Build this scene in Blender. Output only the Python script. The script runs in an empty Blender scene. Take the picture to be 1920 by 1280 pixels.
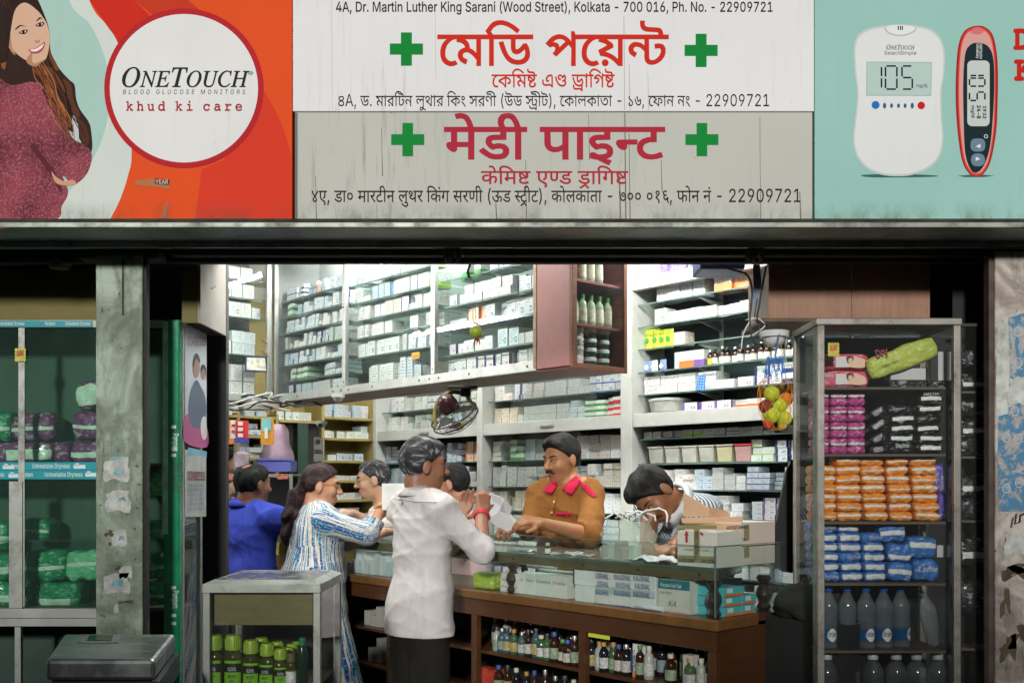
import bpy, bmesh, math, random
import numpy as np
from mathutils import Vector, Matrix, Euler
from mathutils.bvhtree import BVHTree
from mathutils.geometry import tessellate_polygon, delaunay_2d_cdt
random.seed(11)
rng = np.random.default_rng(5)
SC = bpy.context.scene
COL = SC.collection
R = math.radians
# ------------------------------------------------------------------ camera
F = 35.0 / 36.0 * 1920.0          # focal length in photograph pixels
HZ = 905.0                        # image row of the horizon
CAMZ = 1.5
cam = bpy.data.cameras.new('camera')
cam.lens = 35.0
cam.sensor_width = 36.0
cam.shift_y = (HZ - 640.0) / 1920.0
cam.clip_start = 0.05
cam.clip_end = 400.0
camo = bpy.data.objects.new('camera', cam)
camo.location = (0, 0, CAMZ)
camo.rotation_euler = (R(90), 0, 0)
COL.objects.link(camo)
SC.camera = camo
# ------------------------------------------------------------------ world, sun, exposure
SUN_EL, SUN_AZ = 17.0, -6.0       # the light falls from behind the camera, a little from the left
world = bpy.data.worlds.new('World')
SC.world = world
world.use_nodes = True
wn = world.node_tree
sky = wn.nodes.new('ShaderNodeTexSky')
sky.sky_type = 'NISHITA'
sky.sun_disc = False
sky.sun_elevation = R(SUN_EL)
sky.sun_rotation = R(180 + SUN_AZ)
wn.links.new(sky.outputs[0], wn.nodes['Background'].inputs[0])
wn.nodes['Background'].inputs[1].default_value = 0.018
sun = bpy.data.lights.new('sun', 'SUN')
sun.energy = 2.75
sun.angle = R(5)
sun.color = (1.0, 0.985, 0.95)
suno = bpy.data.objects.new('sun', sun)
suno.rotation_euler = (R(90 - SUN_EL), 0, R(SUN_AZ))
suno.location = (0, -6, 6)
COL.objects.link(suno)
SC.view_settings.view_transform = 'Standard'
SC.view_settings.look = 'None'
SC.view_settings.exposure = 0.0
SC.view_settings.gamma = 1.0
SC.view_settings.use_curve_mapping = False
SC.cycles.max_bounces = 8
SC.cycles.transparent_max_bounces = 24
SC.cycles.sample_clamp_indirect = 6.0
SC.cycles.use_denoising = True
SC.cycles.caustics_reflective = False
SC.cycles.caustics_refractive = False
GDATA = {
10061:[69,[71,124,0,-14,-4,0,-6,-2,-11,-6,-10,-10,-6,-8,-4,-10,-3,-10,-1,-18,2,-12,2,-4,8,-10,6,-4,9,-2,9,1,8,3,7,-12,-9,-4,-9,-3,-12,0,-6,2,-5,2,-10,6,-8,9,-3,6,-4,13,-1,7,0,16,3,15,3,7,7,12,5,5,10,9,18,10,-13,-7,-45,-1,0,14]],
10044:[124,[126,124,0,-14,-21,0,0,-110,-15,0,0,27,4,-11,-14,20,-8,8,-12,9,-8,3,-8,0,-7,-2,-5,-4,-2,-5,0,-7,2,-6,5,-4,12,-6,-5,-15,-10,4,-11,8,-5,6,-4,10,-1,7,1,8,4,8,5,5,7,4,7,3,8,1,11,-1,14,-6,12,-10,12,-16,-3,-1,-1,7,0,66,-92,0,0,14],[60,65,-1,-5,-15,4,-2,15,-6,10,-11,6,-17,4,2,14,26,-6,7,-4,6,-5,5,-6,3,-8,2,-9]],
10055:[53,[55,124,0,-14,-21,0,0,-110,-15,0,0,110,-21,0,0,14,18,0,-12,17,15,21,13,13,11,5,12,3,18,0,15,-4,14,-6,19,-11,20,-16,-8,-11,-25,19,-16,9,-16,5,-11,1,-10,-1,-9,-3,-11,-7,-6,-7,-8,-12,11,-15]],
10032:[142,[144,124,0,-14,-73,0,0,-38,1,-5,2,-2,5,-2,7,3,9,7,11,14,12,1,8,-14,4,-15,1,-10,-1,-12,-4,-11,-3,-4,-4,-5,-9,-6,-6,-3,-13,-3,-14,0,-18,4,-11,6,-10,9,-9,12,-9,16,-7,18,-7,23,15,4,12,-36,8,-17,10,-12,6,-4,6,-4,13,-4,14,0,7,2,5,2,9,8,4,11,1,10,-2,11,-7,11,9,3,-9,-13,-13,-11,-9,-5,-6,-1,-7,1,-6,2,-4,4,-5,9,-1,9,0,37,-58,0,0,14]],
10040:[143,[145,124,0,-14,-21,0,0,-110,-15,0,0,79,4,-13,-15,21,-13,14,-9,6,-6,3,-10,1,-8,-1,-7,-2,-6,-3,-8,-7,-8,-9,-1,0,6,3,7,1,10,-2,4,-2,3,-2,4,-7,1,-9,-1,-7,-3,1,39,38,10,-10,-57,-54,-12,11,17,16,-7,-9,-6,-5,4,6,2,6,1,7,-3,6,-4,2,-5,1,-6,-1,-6,-3,-16,14,13,15,12,11,14,7,15,3,16,-3,13,-7,13,-11,13,-17,-3,1,0,3,-1,46,10,0,5,-14]],
10070:[125,[127,124,0,-14,-21,0,0,-110,-15,0,-14,15,-16,13,-19,9,-25,5,-7,19,16,9,24,13,-17,10,-23,7,6,14,0,-4,-18,0,0,14],[91,110,-64,0,-4,2,17,-6,22,-15,5,-5,1,-11,-26,-13,-17,-9,-2,3,23,-5,19,-9,11,-8,9,-8,9,-9,-3,-1],[36,-1,-5,1,-3,2,-3,4,-1,4,1,5,3,4,3,3,5,0,5,0,3,-3,3,-4,1,-5,-1,-4,-3,-4,-3,-2]],
10370:[170,[38,94,9,-1,11,-3,7,-4,9,-8,6,-6,0,-18,-14,14,-10,8,-10,3,-11,0,-7,-5,-2,-8,1,-5,2,-4,11,-7,-7,-14,-14,9,-6,8,-3,9,-1,9,3,8,7,8,9,6],[172,124,0,-14,-82,0,1,-76,1,-8,4,-4,5,-3,8,0,7,2,7,4,12,11,7,13,2,11,-2,8,-3,3,-6,2,-14,-2,-2,15,15,2,12,-2,6,-3,4,-4,5,-10,0,-8,-1,-12,-4,-11,-7,-11,-8,-8,-12,-8,-9,-4,-9,-2,-12,0,-8,3,-7,5,-5,9,-2,16,1,35,-1,37,-77,0,0,14],[135,124,-2,10,-2,2,-5,3,-42,2,-7,2,-9,4,-5,5,-4,9,-2,11,1,10,15,-1,-1,-9,2,-8,2,-4,6,-3,9,-2,37,-2,7,-1,5,-3,4,-4,2,-4,3,-9,0,-8]],
10020:[161,[163,124,0,-14,-65,0,0,-110,-15,0,-11,17,-16,15,-20,11,-21,6,-8,19,39,20,41,15,-4,-8,0,15,-85,0,0,14],[83,93,4,-5,-61,-27,23,-9,17,-10,14,-14,4,-10],[152,58,-2,-13,-9,-10,-11,-3,-17,1,1,14,18,2,4,5,0,10,-5,9,-10,8,-25,7,0,15,22,-5,18,-10,12,-14]],
10423:[113,[54,123,18,-2,17,-11,6,-12,-1,-16,-7,-14,-13,-9,-21,-5,-20,1,-12,7,-9,10,-2,24,5,10,12,10],[55,111,-19,-5,-9,-9,-2,-14,10,-13,15,-3,11,2,10,5,7,7,2,10,-4,12,-10,7],[26,110,32,-16,26,-20,-6,-11,-29,21,-33,16],[115,124,0,-14,-34,0,-26,4,-57,-4,0,14],[79,124,-3,10,-6,5,-41,2,-16,6,-9,14,-1,21,15,-1,1,-17,8,-7,45,-4,11,-4,7,-8,3,-17],[60,-2,-15,2,-12,6,-7,9,-2,13,2,10,7,10,26,15,18,-2,-34,-23,-4,-11,5,-11,17,-4,20,5,7,11,-7,10,9,11,11,-9,3,-11,-3,-12,-8,-10,-14,-7]],
10016:[152,[102,126,19,-4,11,-14,1,-108,-15,0,-6,12,-10,5,-55,-3,-15,4,-10,6,-8,10,-4,9,2,32,15,-2,-2,-25,4,-9,8,-7,18,-3,45,3,10,-4,8,-7,0,75,-4,12,-11,3,-14,-3,-11,-8,-8,-11,-2,-16,6,-4,13,1,1,-14,-13,-2,-13,3,-7,6,-4,10,2,18,13,19,17,11]],
10332:[148,[65,125,17,-4,12,-14,12,15,12,2,6,-5,9,-15,1,-15,-5,-14,-9,-11,-24,-14,-6,15,17,8,10,11,1,15,-9,13,10,4,-21,-26,-13,-1,-4,13,-8,8,-10,2,-7,-4,-3,-6,1,-9,7,-6,12,-3,-1,-16,-20,6,-10,8,-4,11,1,18,9,10],[91,6,-27,5,-24,17,-19,29,-15,44,15,5,12,-39,10,-18,12,-14,20,-11,22,-2,15,5,6,7,2,13,-5,10,-13,9,16,7,11,-9,6,-12,1,-9,-5,-19,-16,-13]],
10216:[142,[144,124,0,-14,-73,0,0,-38,3,-7,12,1,20,21,12,1,12,-28,0,-21,-8,-15,-13,-11,-18,-5,-32,4,-21,14,-18,27,-14,40,15,4,7,-24,13,-27,16,-16,19,-7,21,2,14,9,5,10,0,10,-2,10,-7,11,9,3,-22,-24,-9,-5,-13,0,-10,6,-5,9,-1,46,-58,0,0,14],[123,-38,-15,0,-6,10,-12,7,-45,-3,-19,5,-8,7,-5,9,0,28,15,-1,-1,-20,4,-8,6,-4,16,-2,34,3,12,-3,8,-7,1,35,15,19]],
10054:[53,[55,124,0,-14,-21,0,0,-110,-15,0,0,94,-10,14,-11,2,0,14,13,-3,8,-9,0,26,11,0,4,-14]],
10022:[131,[97,0,0,85,4,-13,-22,27,-17,11,-14,1,-12,-5,-15,-15,15,6,19,-2,10,-8,4,-13,-2,-11,-6,-10,-25,-19,-10,15,23,13,4,7,-1,8,-4,5,-8,1,-19,-5,-17,14,21,25,12,6,14,3,14,-2,13,-6,23,-24,-3,4,-1,40,10,0,5,-14,21,0,0,-14,-21,0,0,-110]],
10079:[118,[59,0,-20,2,-15,7,-9,11,-3,14,5,15,8,8,21,10,0,-5,-18,10,-10,9,-3,13,3,12,17,14,23,4,27,-4,9,-5,7,-9,3,-11,-4,-14,-18,-13,-8,-4,-1,4,24,-13,7,-9,2,-12,-3,-15,-9,-10,-15,-7],[59,14,24,6,5,6,2,9,-7,13,-24,10,-23,-9,-5,-7,-2,-8,2,-8,5,-6],[59,73,24,12,4,7,-1,9,-10,7,-11,2,-17,-1,-11,-4,-6,-8,4,-13]],
10046:[119,[121,124,0,-14,-21,0,0,-110,-15,0,-12,17,-16,14,-20,11,-22,7,-8,19,40,21,42,16,-4,-9,0,14,-87,0,0,14],[85,95,4,-6,-32,-12,-31,-16,23,-8,17,-11,15,-14,7,-10,-3,11],[37,-1,-9,3,-3,8,3,9,9,3,9,-3,3,-9,-3,-8]],
10520:[167,[169,124,0,-14,-81,0,0,-76,5,-12,13,-3,14,6,12,11,7,13,0,19,-8,5,-14,-2,-3,15,21,2,12,-5,8,-10,1,-18,-3,-12,-9,-16,-20,-16,-23,-6,-20,6,-8,18,-1,81,-21,0,0,14],[132,124,-2,10,-8,4,-41,2,-16,6,-9,14,-1,22,15,-1,1,-18,8,-8,60,-8,5,-9,3,-14],[55,124,0,-14,-21,0,0,-110,-15,0,0,110,-21,0,0,14,18,0,-12,17,15,21,13,13,11,5,12,3,21,-1,31,-12,32,-23,-8,-9,-43,27,-19,4,-19,-2,-15,-9,-14,-19,11,-15]],
10039:[121,[123,124,0,-14,-21,0,0,-110,-16,0,0,49,4,-12,-19,21,-16,10,-15,2,-9,-4,-4,-5,1,-14,15,-10,-8,-14,-19,13,-6,14,0,14,6,11,14,8,16,1,14,-3,16,-10,14,-14,-3,-1,0,7,-1,47,-88,0,0,14]],
10047:[146,[148,124,0,-14,-21,0,0,-110,-15,0,1,62,-14,13,-15,-2,-4,-6,0,-13,-13,-1,-4,14,-9,9,-14,3,-10,-5,-4,-9,1,-9,8,-9,13,-7,-5,-15,-17,9,-12,12,-5,22,5,12,8,8,15,5,14,-1,16,-8,7,-7,-3,0,7,10,16,3,14,-6,6,-5,-2,-3,0,34,-114,0,0,14]],
10057:[0,[-57,-53,-18,5,-9,14,4,17,8,6,11,3,18,-1,18,-6,43,-28,-9,-11,-35,25,-25,8,-11,0,-6,-4,-2,-6,2,-6,14,-4,13,7,6,14,1,22,15,0,-1,-20,-4,-15,-13,-15]],
10036:[129,[131,124,0,-14,-21,0,0,-110,-15,0,-30,30,-19,11,-23,7,-5,18,11,-7,23,-6,18,-10,25,-24,0,119,10,0,5,-14],[42,125,17,-2,14,-10,6,-12,0,-16,-6,-12,-13,-10,-28,-8,-10,2,-4,9,32,7,7,5,6,9,0,10,-2,7,-10,6,-9,1,-12,-2,-6,-6,0,-8,6,-6,-9,-12,-11,11,-2,15,6,12,14,8]],
10006:[88,[25,63,34,-29,26,-36,-13,-6,-25,32,-32,26],[16,97,2,11,6,9,9,5,11,2,11,-2,9,-5,6,-9,2,-11,-2,-11,-6,-9,-9,-5,-11,-2,-11,2,-9,5,-6,9],[29,97,5,-10,10,-4,10,4,4,10,-4,11,-10,3,-10,-3]],
10050:[136,[138,124,0,-14,-21,0,0,-110,-15,0,0,71,5,-13,-16,16,-9,-1,-25,-38,-13,-9,-19,3,-18,20,12,7,11,-14,11,0,8,8,21,33,10,7,12,-2,15,-13,-4,2,-1,33,-104,0,0,14],[54,54,-5,26,-6,8,-14,7,-21,4,3,15,29,-8,15,-10,5,-9,3,-16]],
10034:[124,[126,124,0,-14,-21,0,0,-110,-15,0,0,85,4,-12,-18,21,-12,11,-16,6,-14,-2,-9,-11,1,-14,8,-8,21,-5,-1,-17,-13,2,-16,7,-11,10,-6,14,1,15,4,9,9,9,12,5,13,1,22,-8,25,-23,-3,0,-1,4,0,39,10,0,5,-14]],
10056:[53,[55,110,-21,0,0,-110,-15,0,0,110,-21,0,0,14,21,0,-7,22,-15,14,-22,7,-36,2,-23,-4,-4,-5,2,-6,42,-2,15,-5,6,-8,3,-16,-13,0,-2,9,-6,5,-37,2,-17,4,-8,8,0,12,12,13,27,7,32,0,31,-8,22,-14,7,-10,7,-27,20,0]],
10012:[142,[102,124,-3,10,-6,5,-47,1,-18,5,-7,7,-5,9,0,21,14,-1,1,-17,8,-7,52,-3,15,-5,7,-8,3,-17],[144,124,0,-14,-73,0,0,-38,3,-7,12,1,20,21,12,1,12,-29,0,-22,-7,-15,-13,-11,-19,-6,-32,4,-21,15,-18,28,-14,41,15,4,12,-36,8,-17,16,-16,19,-8,21,2,14,10,4,11,1,10,-2,11,-7,11,9,3,-22,-24,-9,-5,-13,0,-10,6,-5,9,-1,46,-58,0,0,14]],
10434:[197,[38,25,-16,6,-15,18,12,7,11,-14,11,0,8,8,21,33,10,7,12,-2,15,-13,-1,-17,-15,16,-9,-1,-28,-41,-7,-5],[54,54,-5,26,-6,8,-14,7,-21,4,3,15,29,-8,15,-10,5,-9,3,-16],[199,124,0,-14,-81,0,0,-76,5,-12,13,-3,14,6,12,11,7,13,0,19,-8,5,-14,-2,-3,15,27,0,10,-7,5,-10,-1,-20,-11,-22,-20,-16,-18,-6,-20,3,-12,14,-2,88,-104,0,0,14],[162,124,-2,10,-7,5,-42,2,-16,6,-9,14,-1,21,15,-1,1,-17,8,-7,46,-4,12,-4,7,-8,3,-17]],
10132:[0,[-19,-47,-15,0,-8,13,-10,4,-46,-3,-24,5,-9,6,-6,9,-2,13,2,12,15,-2,-1,-16,9,-10,15,-2,47,2,10,-3,8,-7,0,50,15,13]],
10030:[113,[115,124,0,-14,-81,0,1,-76,5,-12,13,-3,14,6,12,11,7,13,0,19,-9,5,-14,-2,-2,15,20,2,13,-5,8,-10,1,-18,-3,-12,-9,-16,-20,-16,-23,-6,-20,6,-8,18,-1,81,-21,0,0,14],[79,124,-2,10,-7,5,-42,2,-16,6,-9,14,-1,21,15,-1,1,-17,8,-7,46,-4,12,-4,6,-8,3,-17]],
10035:[141,[81,10,-23,5,-21,14,-17,25,-14,39,15,4,11,-32,13,-23,16,-13,20,-4,16,3,12,8,5,13,-1,18,-11,15,-17,4,-10,-8,1,-14,-16,-3,-2,15,2,10,9,10,19,4,17,-3,13,-10,9,-14,3,-12,0,-12,-5,-17,-16,-16],[143,124,0,-14,-145,0,0,14]],
10076:[118,[57,0,-14,2,-14,9,-4,13,2,11,9,10,11,4,6,-16,-10,-4,-1,-9,8,-4,13,-1,10,3,6,6,4,8,0,10,-10,15,-35,27,-10,11,-2,16,9,15,14,-7,-7,-10,3,-11,41,-32,8,-10,4,-11,-1,-19,-7,-13,-16,-11]],
10081:[118,[69,8,-24,6,-17,16,-15,29,-9,31,15,5,7,-26,10,-25,13,-15,15,-6,16,2,12,10,4,23,-6,20,8,0,-8,-14,-10,-10,-12,-3,-11,3,-9,13,-3,32,-12,4,2,16,16,-3,9,-7,3,-38,3,-5,11,2,12,20,11,2,9,-17,3,-26,-7,-22,-17,-14]],
10041:[168,[170,124,0,-14,-147,2,17,-6,22,-15,5,-5,1,-11,-43,-22,-2,3,7,-1,26,-9,15,-10,18,-16,0,82,39,-6,12,-7,12,-12,6,-16,-4,-19,-14,-9,-19,-1,-1,15,18,2,4,5,0,10,-5,9,-10,8,-23,6,0,-87,-15,0,-13,15,-16,12,-19,9,-24,6,-7,19,40,22,-17,10,-23,7,6,14,0,-4,-18,0,0,14]],
20050:[120,[102,110,0,-110,-16,0,0,50,-45,0,0,-13,-3,-4,-4,-3,-4,0,-6,3,-10,8,-5,9,-1,7,1,3,3,3,5,1,8,0,0,46,-25,0,0,14,122,0,0,-14],[86,110,-45,0,0,-46,45,0]],
20075:[0,[-34,123,-8,25,-7,11,-5,3,-6,2,-7,0,-10,-2,-5,14,13,3,15,-1,9,-4,8,-7,9,-17,9,-27]],
20037:[115,[72,44,-12,-1,-10,-4,-5,3,-8,7,-6,8,-3,8,0,8,1,5,3,6,5,4,6,3,14,2,23,0,0,17,-80,0,0,14,118,0,0,-14,-22,0,0,-31,-44,-1,-6,-2,-2,-5,0,-4,1,-4,7,-8,15,4,12,-1,13,-3,9,-8,3,-5,2,-5,0,-13,-2,-5,-7,-10,-6,-4,-14,-4,-19,0,-9,1,-9,3,-15,9,-14,11,-6,7,12,9,18,-16,12,-7,13,-3,18,1,7,3,4,5,1,10,-2,5,-2,2,-6,3]],
20068:[52,[-37,123,-4,10,-3,10,1,13,1,5,6,10,5,4,5,2,14,2,11,-1,5,-2,4,-2,7,-8,9,-17,9,-25,22,0,0,-14,-21,0,0,-110,-16,0,0,110,-18,0,0,14,17,0,-5,18,-6,13,-4,4,-8,5,-9,1,-6,-3,-4,-5,-3,-10,1,-10,6,-14]],
20046:[114,[96,110,0,-110,-16,0,0,38,-17,-7,-16,-2,-7,2,-10,4,-4,4,-5,6,-4,10,-1,11,0,44,-16,0,0,14,117,0,0,-14],[80,110,-48,0,1,-49,2,-9,6,-6,7,-2,12,0,11,5,9,7]],
20066:[52,[34,110,0,-110,-16,0,0,110,-18,0,0,14,55,0,0,-14]],
20011:[98,[54,44,-11,-1,-11,-4,-4,3,-8,7,-6,8,-4,8,0,8,1,5,3,6,6,4,5,3,15,2,23,0,0,17,-63,0,0,14,101,0,0,-14,-22,0,0,-31,-44,-1,-6,-2,-3,-5,0,-4,2,-4,7,-8,15,4,12,-1,7,-1,11,-6,7,-9,2,-11,0,-6,-4,-11,-8,-7,-12,-5,-7,-1,25,-9,-7,-14,-21,11,-20,11,-10,1,-9,3,-3,1,-3,5,0,5,1,4,3,3,4,1,8,-1,13,-8,4,0,13,1,10,3,3,2,4,6,0,5,-1,5,-6,6]],
20202:[72,[0,124,75,0,0,-14,-75,0],[41,60,0,-14,-2,-4,-3,-3,-3,-1,-7,1,-11,7,-7,12,-1,6,1,4,2,3,4,2,63,1,0,-14]],
20035:[101,[104,110,-30,0,0,-40,-23,-1,-12,-4,-8,-6,-3,-4,-2,-6,-1,-6,1,-9,4,-7,5,-5,6,-4,11,-3,15,0,12,4,12,5,5,-15,-18,-6,-21,-3,-19,3,-11,5,-4,4,-8,8,-4,11,-2,13,2,12,5,10,8,8,5,3,16,6,13,1,0,26,-58,0,0,14,104,0]],
20025:[152,[155,110,-65,0,0,-40,11,7,19,2,15,-7,6,-11,1,-28,-12,-25,-14,8,8,15,3,12,-2,16,-6,6,-12,0,-17,-13,0,-52,-16,0,0,35,-15,-9,-18,-2,-17,6,-12,13,-3,15,3,14,8,11,20,9,28,-1,-1,-15,-23,2,-12,-5,-6,-10,3,-17,9,-7,12,-1,11,4,13,10,0,58,-74,0,0,14,155,0]],
20067:[52,[18,110,-18,0,0,14,16,0,-5,18,3,17,14,15,16,5,23,-1,25,-7,22,-15,27,-33,-17,0,-16,18,-16,13,-17,8,-25,2,-11,-3,-8,-5,-4,-16,6,-16,22,0,0,-14,-21,0,0,-110,-16,0]],
20562:[117,[63,0,-29,6,-14,13,-3,23,12,15,-11,18,-1,35,-17,0,0,14,120,0,0,-14,-21,0,0,-43,-13,-13,-34,-1,-17,-10,-2,-16,11,-9,29,-2,25,9,6,-16,-19,-6],[83,71,0,39,-39,0],[33,88,2,-15,8,-9,26,3,-36,37]],
20019:[111,[114,110,-19,0,0,-39,-4,-17,-12,-12,-14,-4,-4,15,12,4,5,9,1,44,-47,0,0,-48,3,-16,11,-10,39,-23,11,-14,0,-17,-8,-19,-15,9,7,15,-2,10,-45,29,-12,13,-5,18,0,53,-16,0,0,14,114,0]],
20197:[93,[50,29,-16,3,-13,11,-5,18,0,49,-16,0,0,14,96,0,0,-14,-12,0,0,-50,-4,-16,-11,-11],[50,43,12,4,5,8,1,55,-36,0,1,-54,7,-10]],
20266:[115,[72,44,-22,-5,-5,3,-14,15,-3,16,4,11,11,7,37,2,0,17,-80,0,0,14,118,0,0,-14,-22,0,0,-31,-44,-1,-6,-2,-2,-5,1,-8,7,-8,27,3,13,-3,9,-8,5,-10,0,-13,-9,-15,-20,-8,-28,1,-24,12,-20,18,12,9,18,-16,12,-7,13,-3,18,1,11,8,1,10,-4,7],[16,-33,49,31,8,0,29,-36,-11,-8,-24,29,-42,-29]],
20027:[113,[42,110,-1,-66,-2,-5,-5,-3,-7,1,-8,5,-11,17,3,10,14,3,0,38,-25,0,0,14,116,0,0,-14,-21,0,0,-110,-16,0,0,110]],
20110:[110,[86,25,-2,-10,-6,-8,-16,-7,-19,1,-15,11,-4,10,2,15,19,27,-29,35,-3,12,1,15,17,-3,-1,-10,2,-10,23,-28,23,29,3,9,-1,10,17,3,1,-15,-4,-13,-29,-34,16,-20],[40,28,3,-10,12,-4,11,4,4,9,-4,12,-11,14,-11,-13]],
20106:[110,[55,24,-16,3,-13,8,-8,13,-3,16,3,16,8,13,13,8,16,3,16,-3,13,-8,8,-13,3,-16,-3,-16,-8,-13,-13,-8],[55,38,9,2,8,6,5,8,2,10,-7,19,-7,5,-10,2,-9,-2,-8,-6,-5,-8,-2,-10,7,-19,7,-5]],
20052:[82,[79,8,-11,-10,-40,38,-19,27,0,9,6,6,13,-1,8,-7,10,7,5,13,-3,20,-48,0,0,14,85,0,0,-14,-21,0,3,-24,-7,-17,-9,-9,-18,-9]],
20044:[111,[0,124,114,0,0,-14,-21,0,0,-110,-16,0,0,60,-36,0,-2,-18,-8,-4,-13,6,-10,17,1,8,7,5,61,0,0,36,-77,0]],
20054:[136,[0,110,0,14,139,0,0,-14,-21,0,0,-110,-16,0,0,71,-11,-1,-7,-5,-13,-23,-15,4,6,17,-7,4,-17,3,-10,-6,-3,-14,5,-10,32,-32,-11,-10,-30,28,-9,14,-3,10,3,19,14,13,23,2,22,-10,13,8,18,3,0,25]],
20069:[0,[-50,-2,23,4,13,-2,10,-6,6,-8,2,-12,-5,-16,-15,-10,-15,-2,-18,3,-23,12,-19,19,12,9,19,-19,15,-8,23,0,10,7,1,10,-4,6,-14,4,-15,-5]],
20041:[128,[111,110,0,-110,-17,0,0,36,-22,-9,-26,2,-19,13,-8,14,-2,8,22,8,10,12,2,14,-5,10,-14,5,-9,-7,4,-10,12,-4,-2,-14,-16,5,-8,6,-3,9,0,11,6,12,13,5,17,-2,14,-8,7,-17,-2,-19,-10,-15,-19,-10,11,-11,16,-3,18,4,13,10,0,55,-16,0,0,14,53,0,0,-14]],
20006:[0,[-37,154,3,9,8,3,8,-3,3,-9,-3,-8,-8,-3,-8,3]],
20060:[135,[117,110,0,-110,-16,0,0,53,-29,-3,-30,5,-9,-4,43,-43,-11,-10,-38,38,-18,27,0,9,6,6,13,-1,8,-7,4,4,3,18,-3,18,-40,0,0,14,138,0,0,-14],[74,64,27,4,0,42,-45,0,3,-22,-7,-21]],
20039:[145,[127,110,0,-110,-16,0,0,110,-27,0,0,-54,-7,-16,-14,-9,-21,-1,-14,6,-8,10,-4,19,0,45,-16,0,0,14,147,0,0,-14],[50,43,12,4,5,8,1,55,-36,0,1,-54,7,-10]],
20014:[153,[0,124,156,0,0,-14,-65,0,6,-13,-1,-13,-8,-13,-7,-5,8,-8,16,7,16,1,10,-4,9,-8,4,-10,-1,-16,-4,-14,-8,-14,-14,8,8,13,3,15,-2,11,-10,6,-11,-2,-8,-6,3,-11,-1,-13,-6,-11,-10,-7,-13,-3,-16,2,-20,12,-15,19,-13,30,14,5,12,-28,15,-18,12,-7,16,2,7,10,-2,17,-14,16,-13,-1,-1,14,18,3,7,5,3,7,0,10,-10,12,-70,0]],
20215:[78,[74,64,22,2,1,-14,-25,-2,-30,5,-9,-4,43,-43,-11,-10,-38,38,-18,27,0,9,6,6,13,-1,8,-7,4,4,3,18,-3,18,-40,0,0,14,81,0,0,-14,-25,0,3,-22,-7,-21]],
20264:[101,[104,110,-30,0,0,-40,-23,-1,-12,-4,-11,-10,-3,-12,5,-16,11,-9,26,-3,24,9,5,-15,-18,-6,-21,-3,-19,3,-15,9,-12,19,0,25,5,10,13,11,29,7,0,26,-58,0,0,14,104,0],[6,-33,50,31,8,0,29,-36,-12,-8,-23,29,-42,-29]],
20079:[52,[34,110,0,-110,-16,0,0,110,-18,0,0,14,55,0,0,-14],[18,123,-8,25,-7,11,-11,5,-17,-2,-5,14,13,3,15,-1,16,-11,10,-17,9,-27]],
20040:[114,[96,110,0,-110,-16,0,0,66,-32,-1,-18,-5,-5,-13,8,-19,21,-20,-11,-10,-20,20,-9,12,-5,14,2,14,8,12,14,8,47,2,0,30,-80,0,0,14,117,0,0,-14]],
20113:[110,[102,54,-2,-20,-13,-18,-20,-6,-17,3,-10,5,-12,14,-10,22,-10,61,16,3,10,-61,10,-21,10,-9,12,-2,14,4,5,13,1,18,-5,22,-7,9,-6,2,-11,-2,-3,-9,7,-10,19,-4,-3,-14,-17,4,-16,11,-5,9,0,11,3,9,7,6,21,3,14,-6,14,-19]],
20107:[110,[55,126,18,-4,8,-7,4,-10,0,-13,-5,-11,-14,-16,-18,-14,28,-22,9,-12,1,-16,-9,-17,-13,10,6,11,-3,10,-41,36,0,4,33,24,10,16,-2,12,-6,5,-9,0,-6,-2,-4,-6,3,-10,11,-5,-10,-12,-16,14,-3,15,4,11,11,7]],
20112:[110,[94,-13,-17,34,-16,0,-16,4,-8,6,-8,11,-2,18,9,15,-11,10,-4,15,2,11,14,12,21,3,20,-2,-1,-14,-28,2,-11,-7,-1,-10,4,-7,10,-5,26,1,-2,-14,-19,-1,-12,-8,-1,-12,6,-10,22,-4,0,13,10,7,13,-3,6,-7,-1,-14,-9,-7,18,-31]],
20047:[154,[92,110,0,-40,11,7,9,3,20,-5,11,-14,1,-23,-4,-15,-8,-15,-14,8,9,19,1,21,-3,5,-8,5,-14,-4,-11,-11,0,-51,-16,0,0,39,-15,-8,-15,-2,-17,6,-8,11,-5,19,0,45,-16,0,0,14,157,0,0,-14],[32,110,0,-43,3,-15,11,-8,18,3,12,9,0,54]],
174:[133,[67,34,-22,4,-19,12,-12,19,-4,22,4,22,12,18,19,12,22,4,22,-4,18,-12,12,-18,4,-22,-4,-22,-12,-19,-18,-12],[67,48,16,3,14,9,9,14,4,17,-4,16,-9,14,-14,9,-16,4,-17,-4,-14,-9,-9,-14,-3,-16,3,-17,9,-14,14,-9],[79,65,-13,24,13,0,13,-24],[47,65,0,52,28,0,9,-4,5,-8,0,-10,-5,-8,-10,-5,-21,0,0,9,17,0,6,7,-2,9,-16,1,0,-43]],
117:[118,[52,-1,-23,7,-11,16,-3,87,18,0,2,-79,8,-12,15,-4,17,6,9,15,1,74,18,0,0,-109,-17,0,0,26,2,0,-3,-7,-11,-14]],
68:[144,[63,0,-35,0,0,16,42,1,15,3,12,7,14,22,3,16,-1,24,-7,20,-14,13,-20,7,-45,0,0,17,48,-1,26,-8,19,-17,10,-26,0,-42,-10,-26,-12,-12,-15,-9],[36,146,0,-146,-18,0,0,146]],
111:[120,[60,-2,-20,4,-16,11,-10,18,-4,23,4,23,10,18,16,12,20,4,20,-4,16,-12,10,-18,4,-23,-4,-23,-10,-18,-16,-11],[60,13,14,4,10,9,6,13,2,15,-2,15,-6,13,-10,10,-14,3,-14,-3,-10,-9,-6,-14,-2,-15,2,-15,6,-13,10,-9]],
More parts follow.
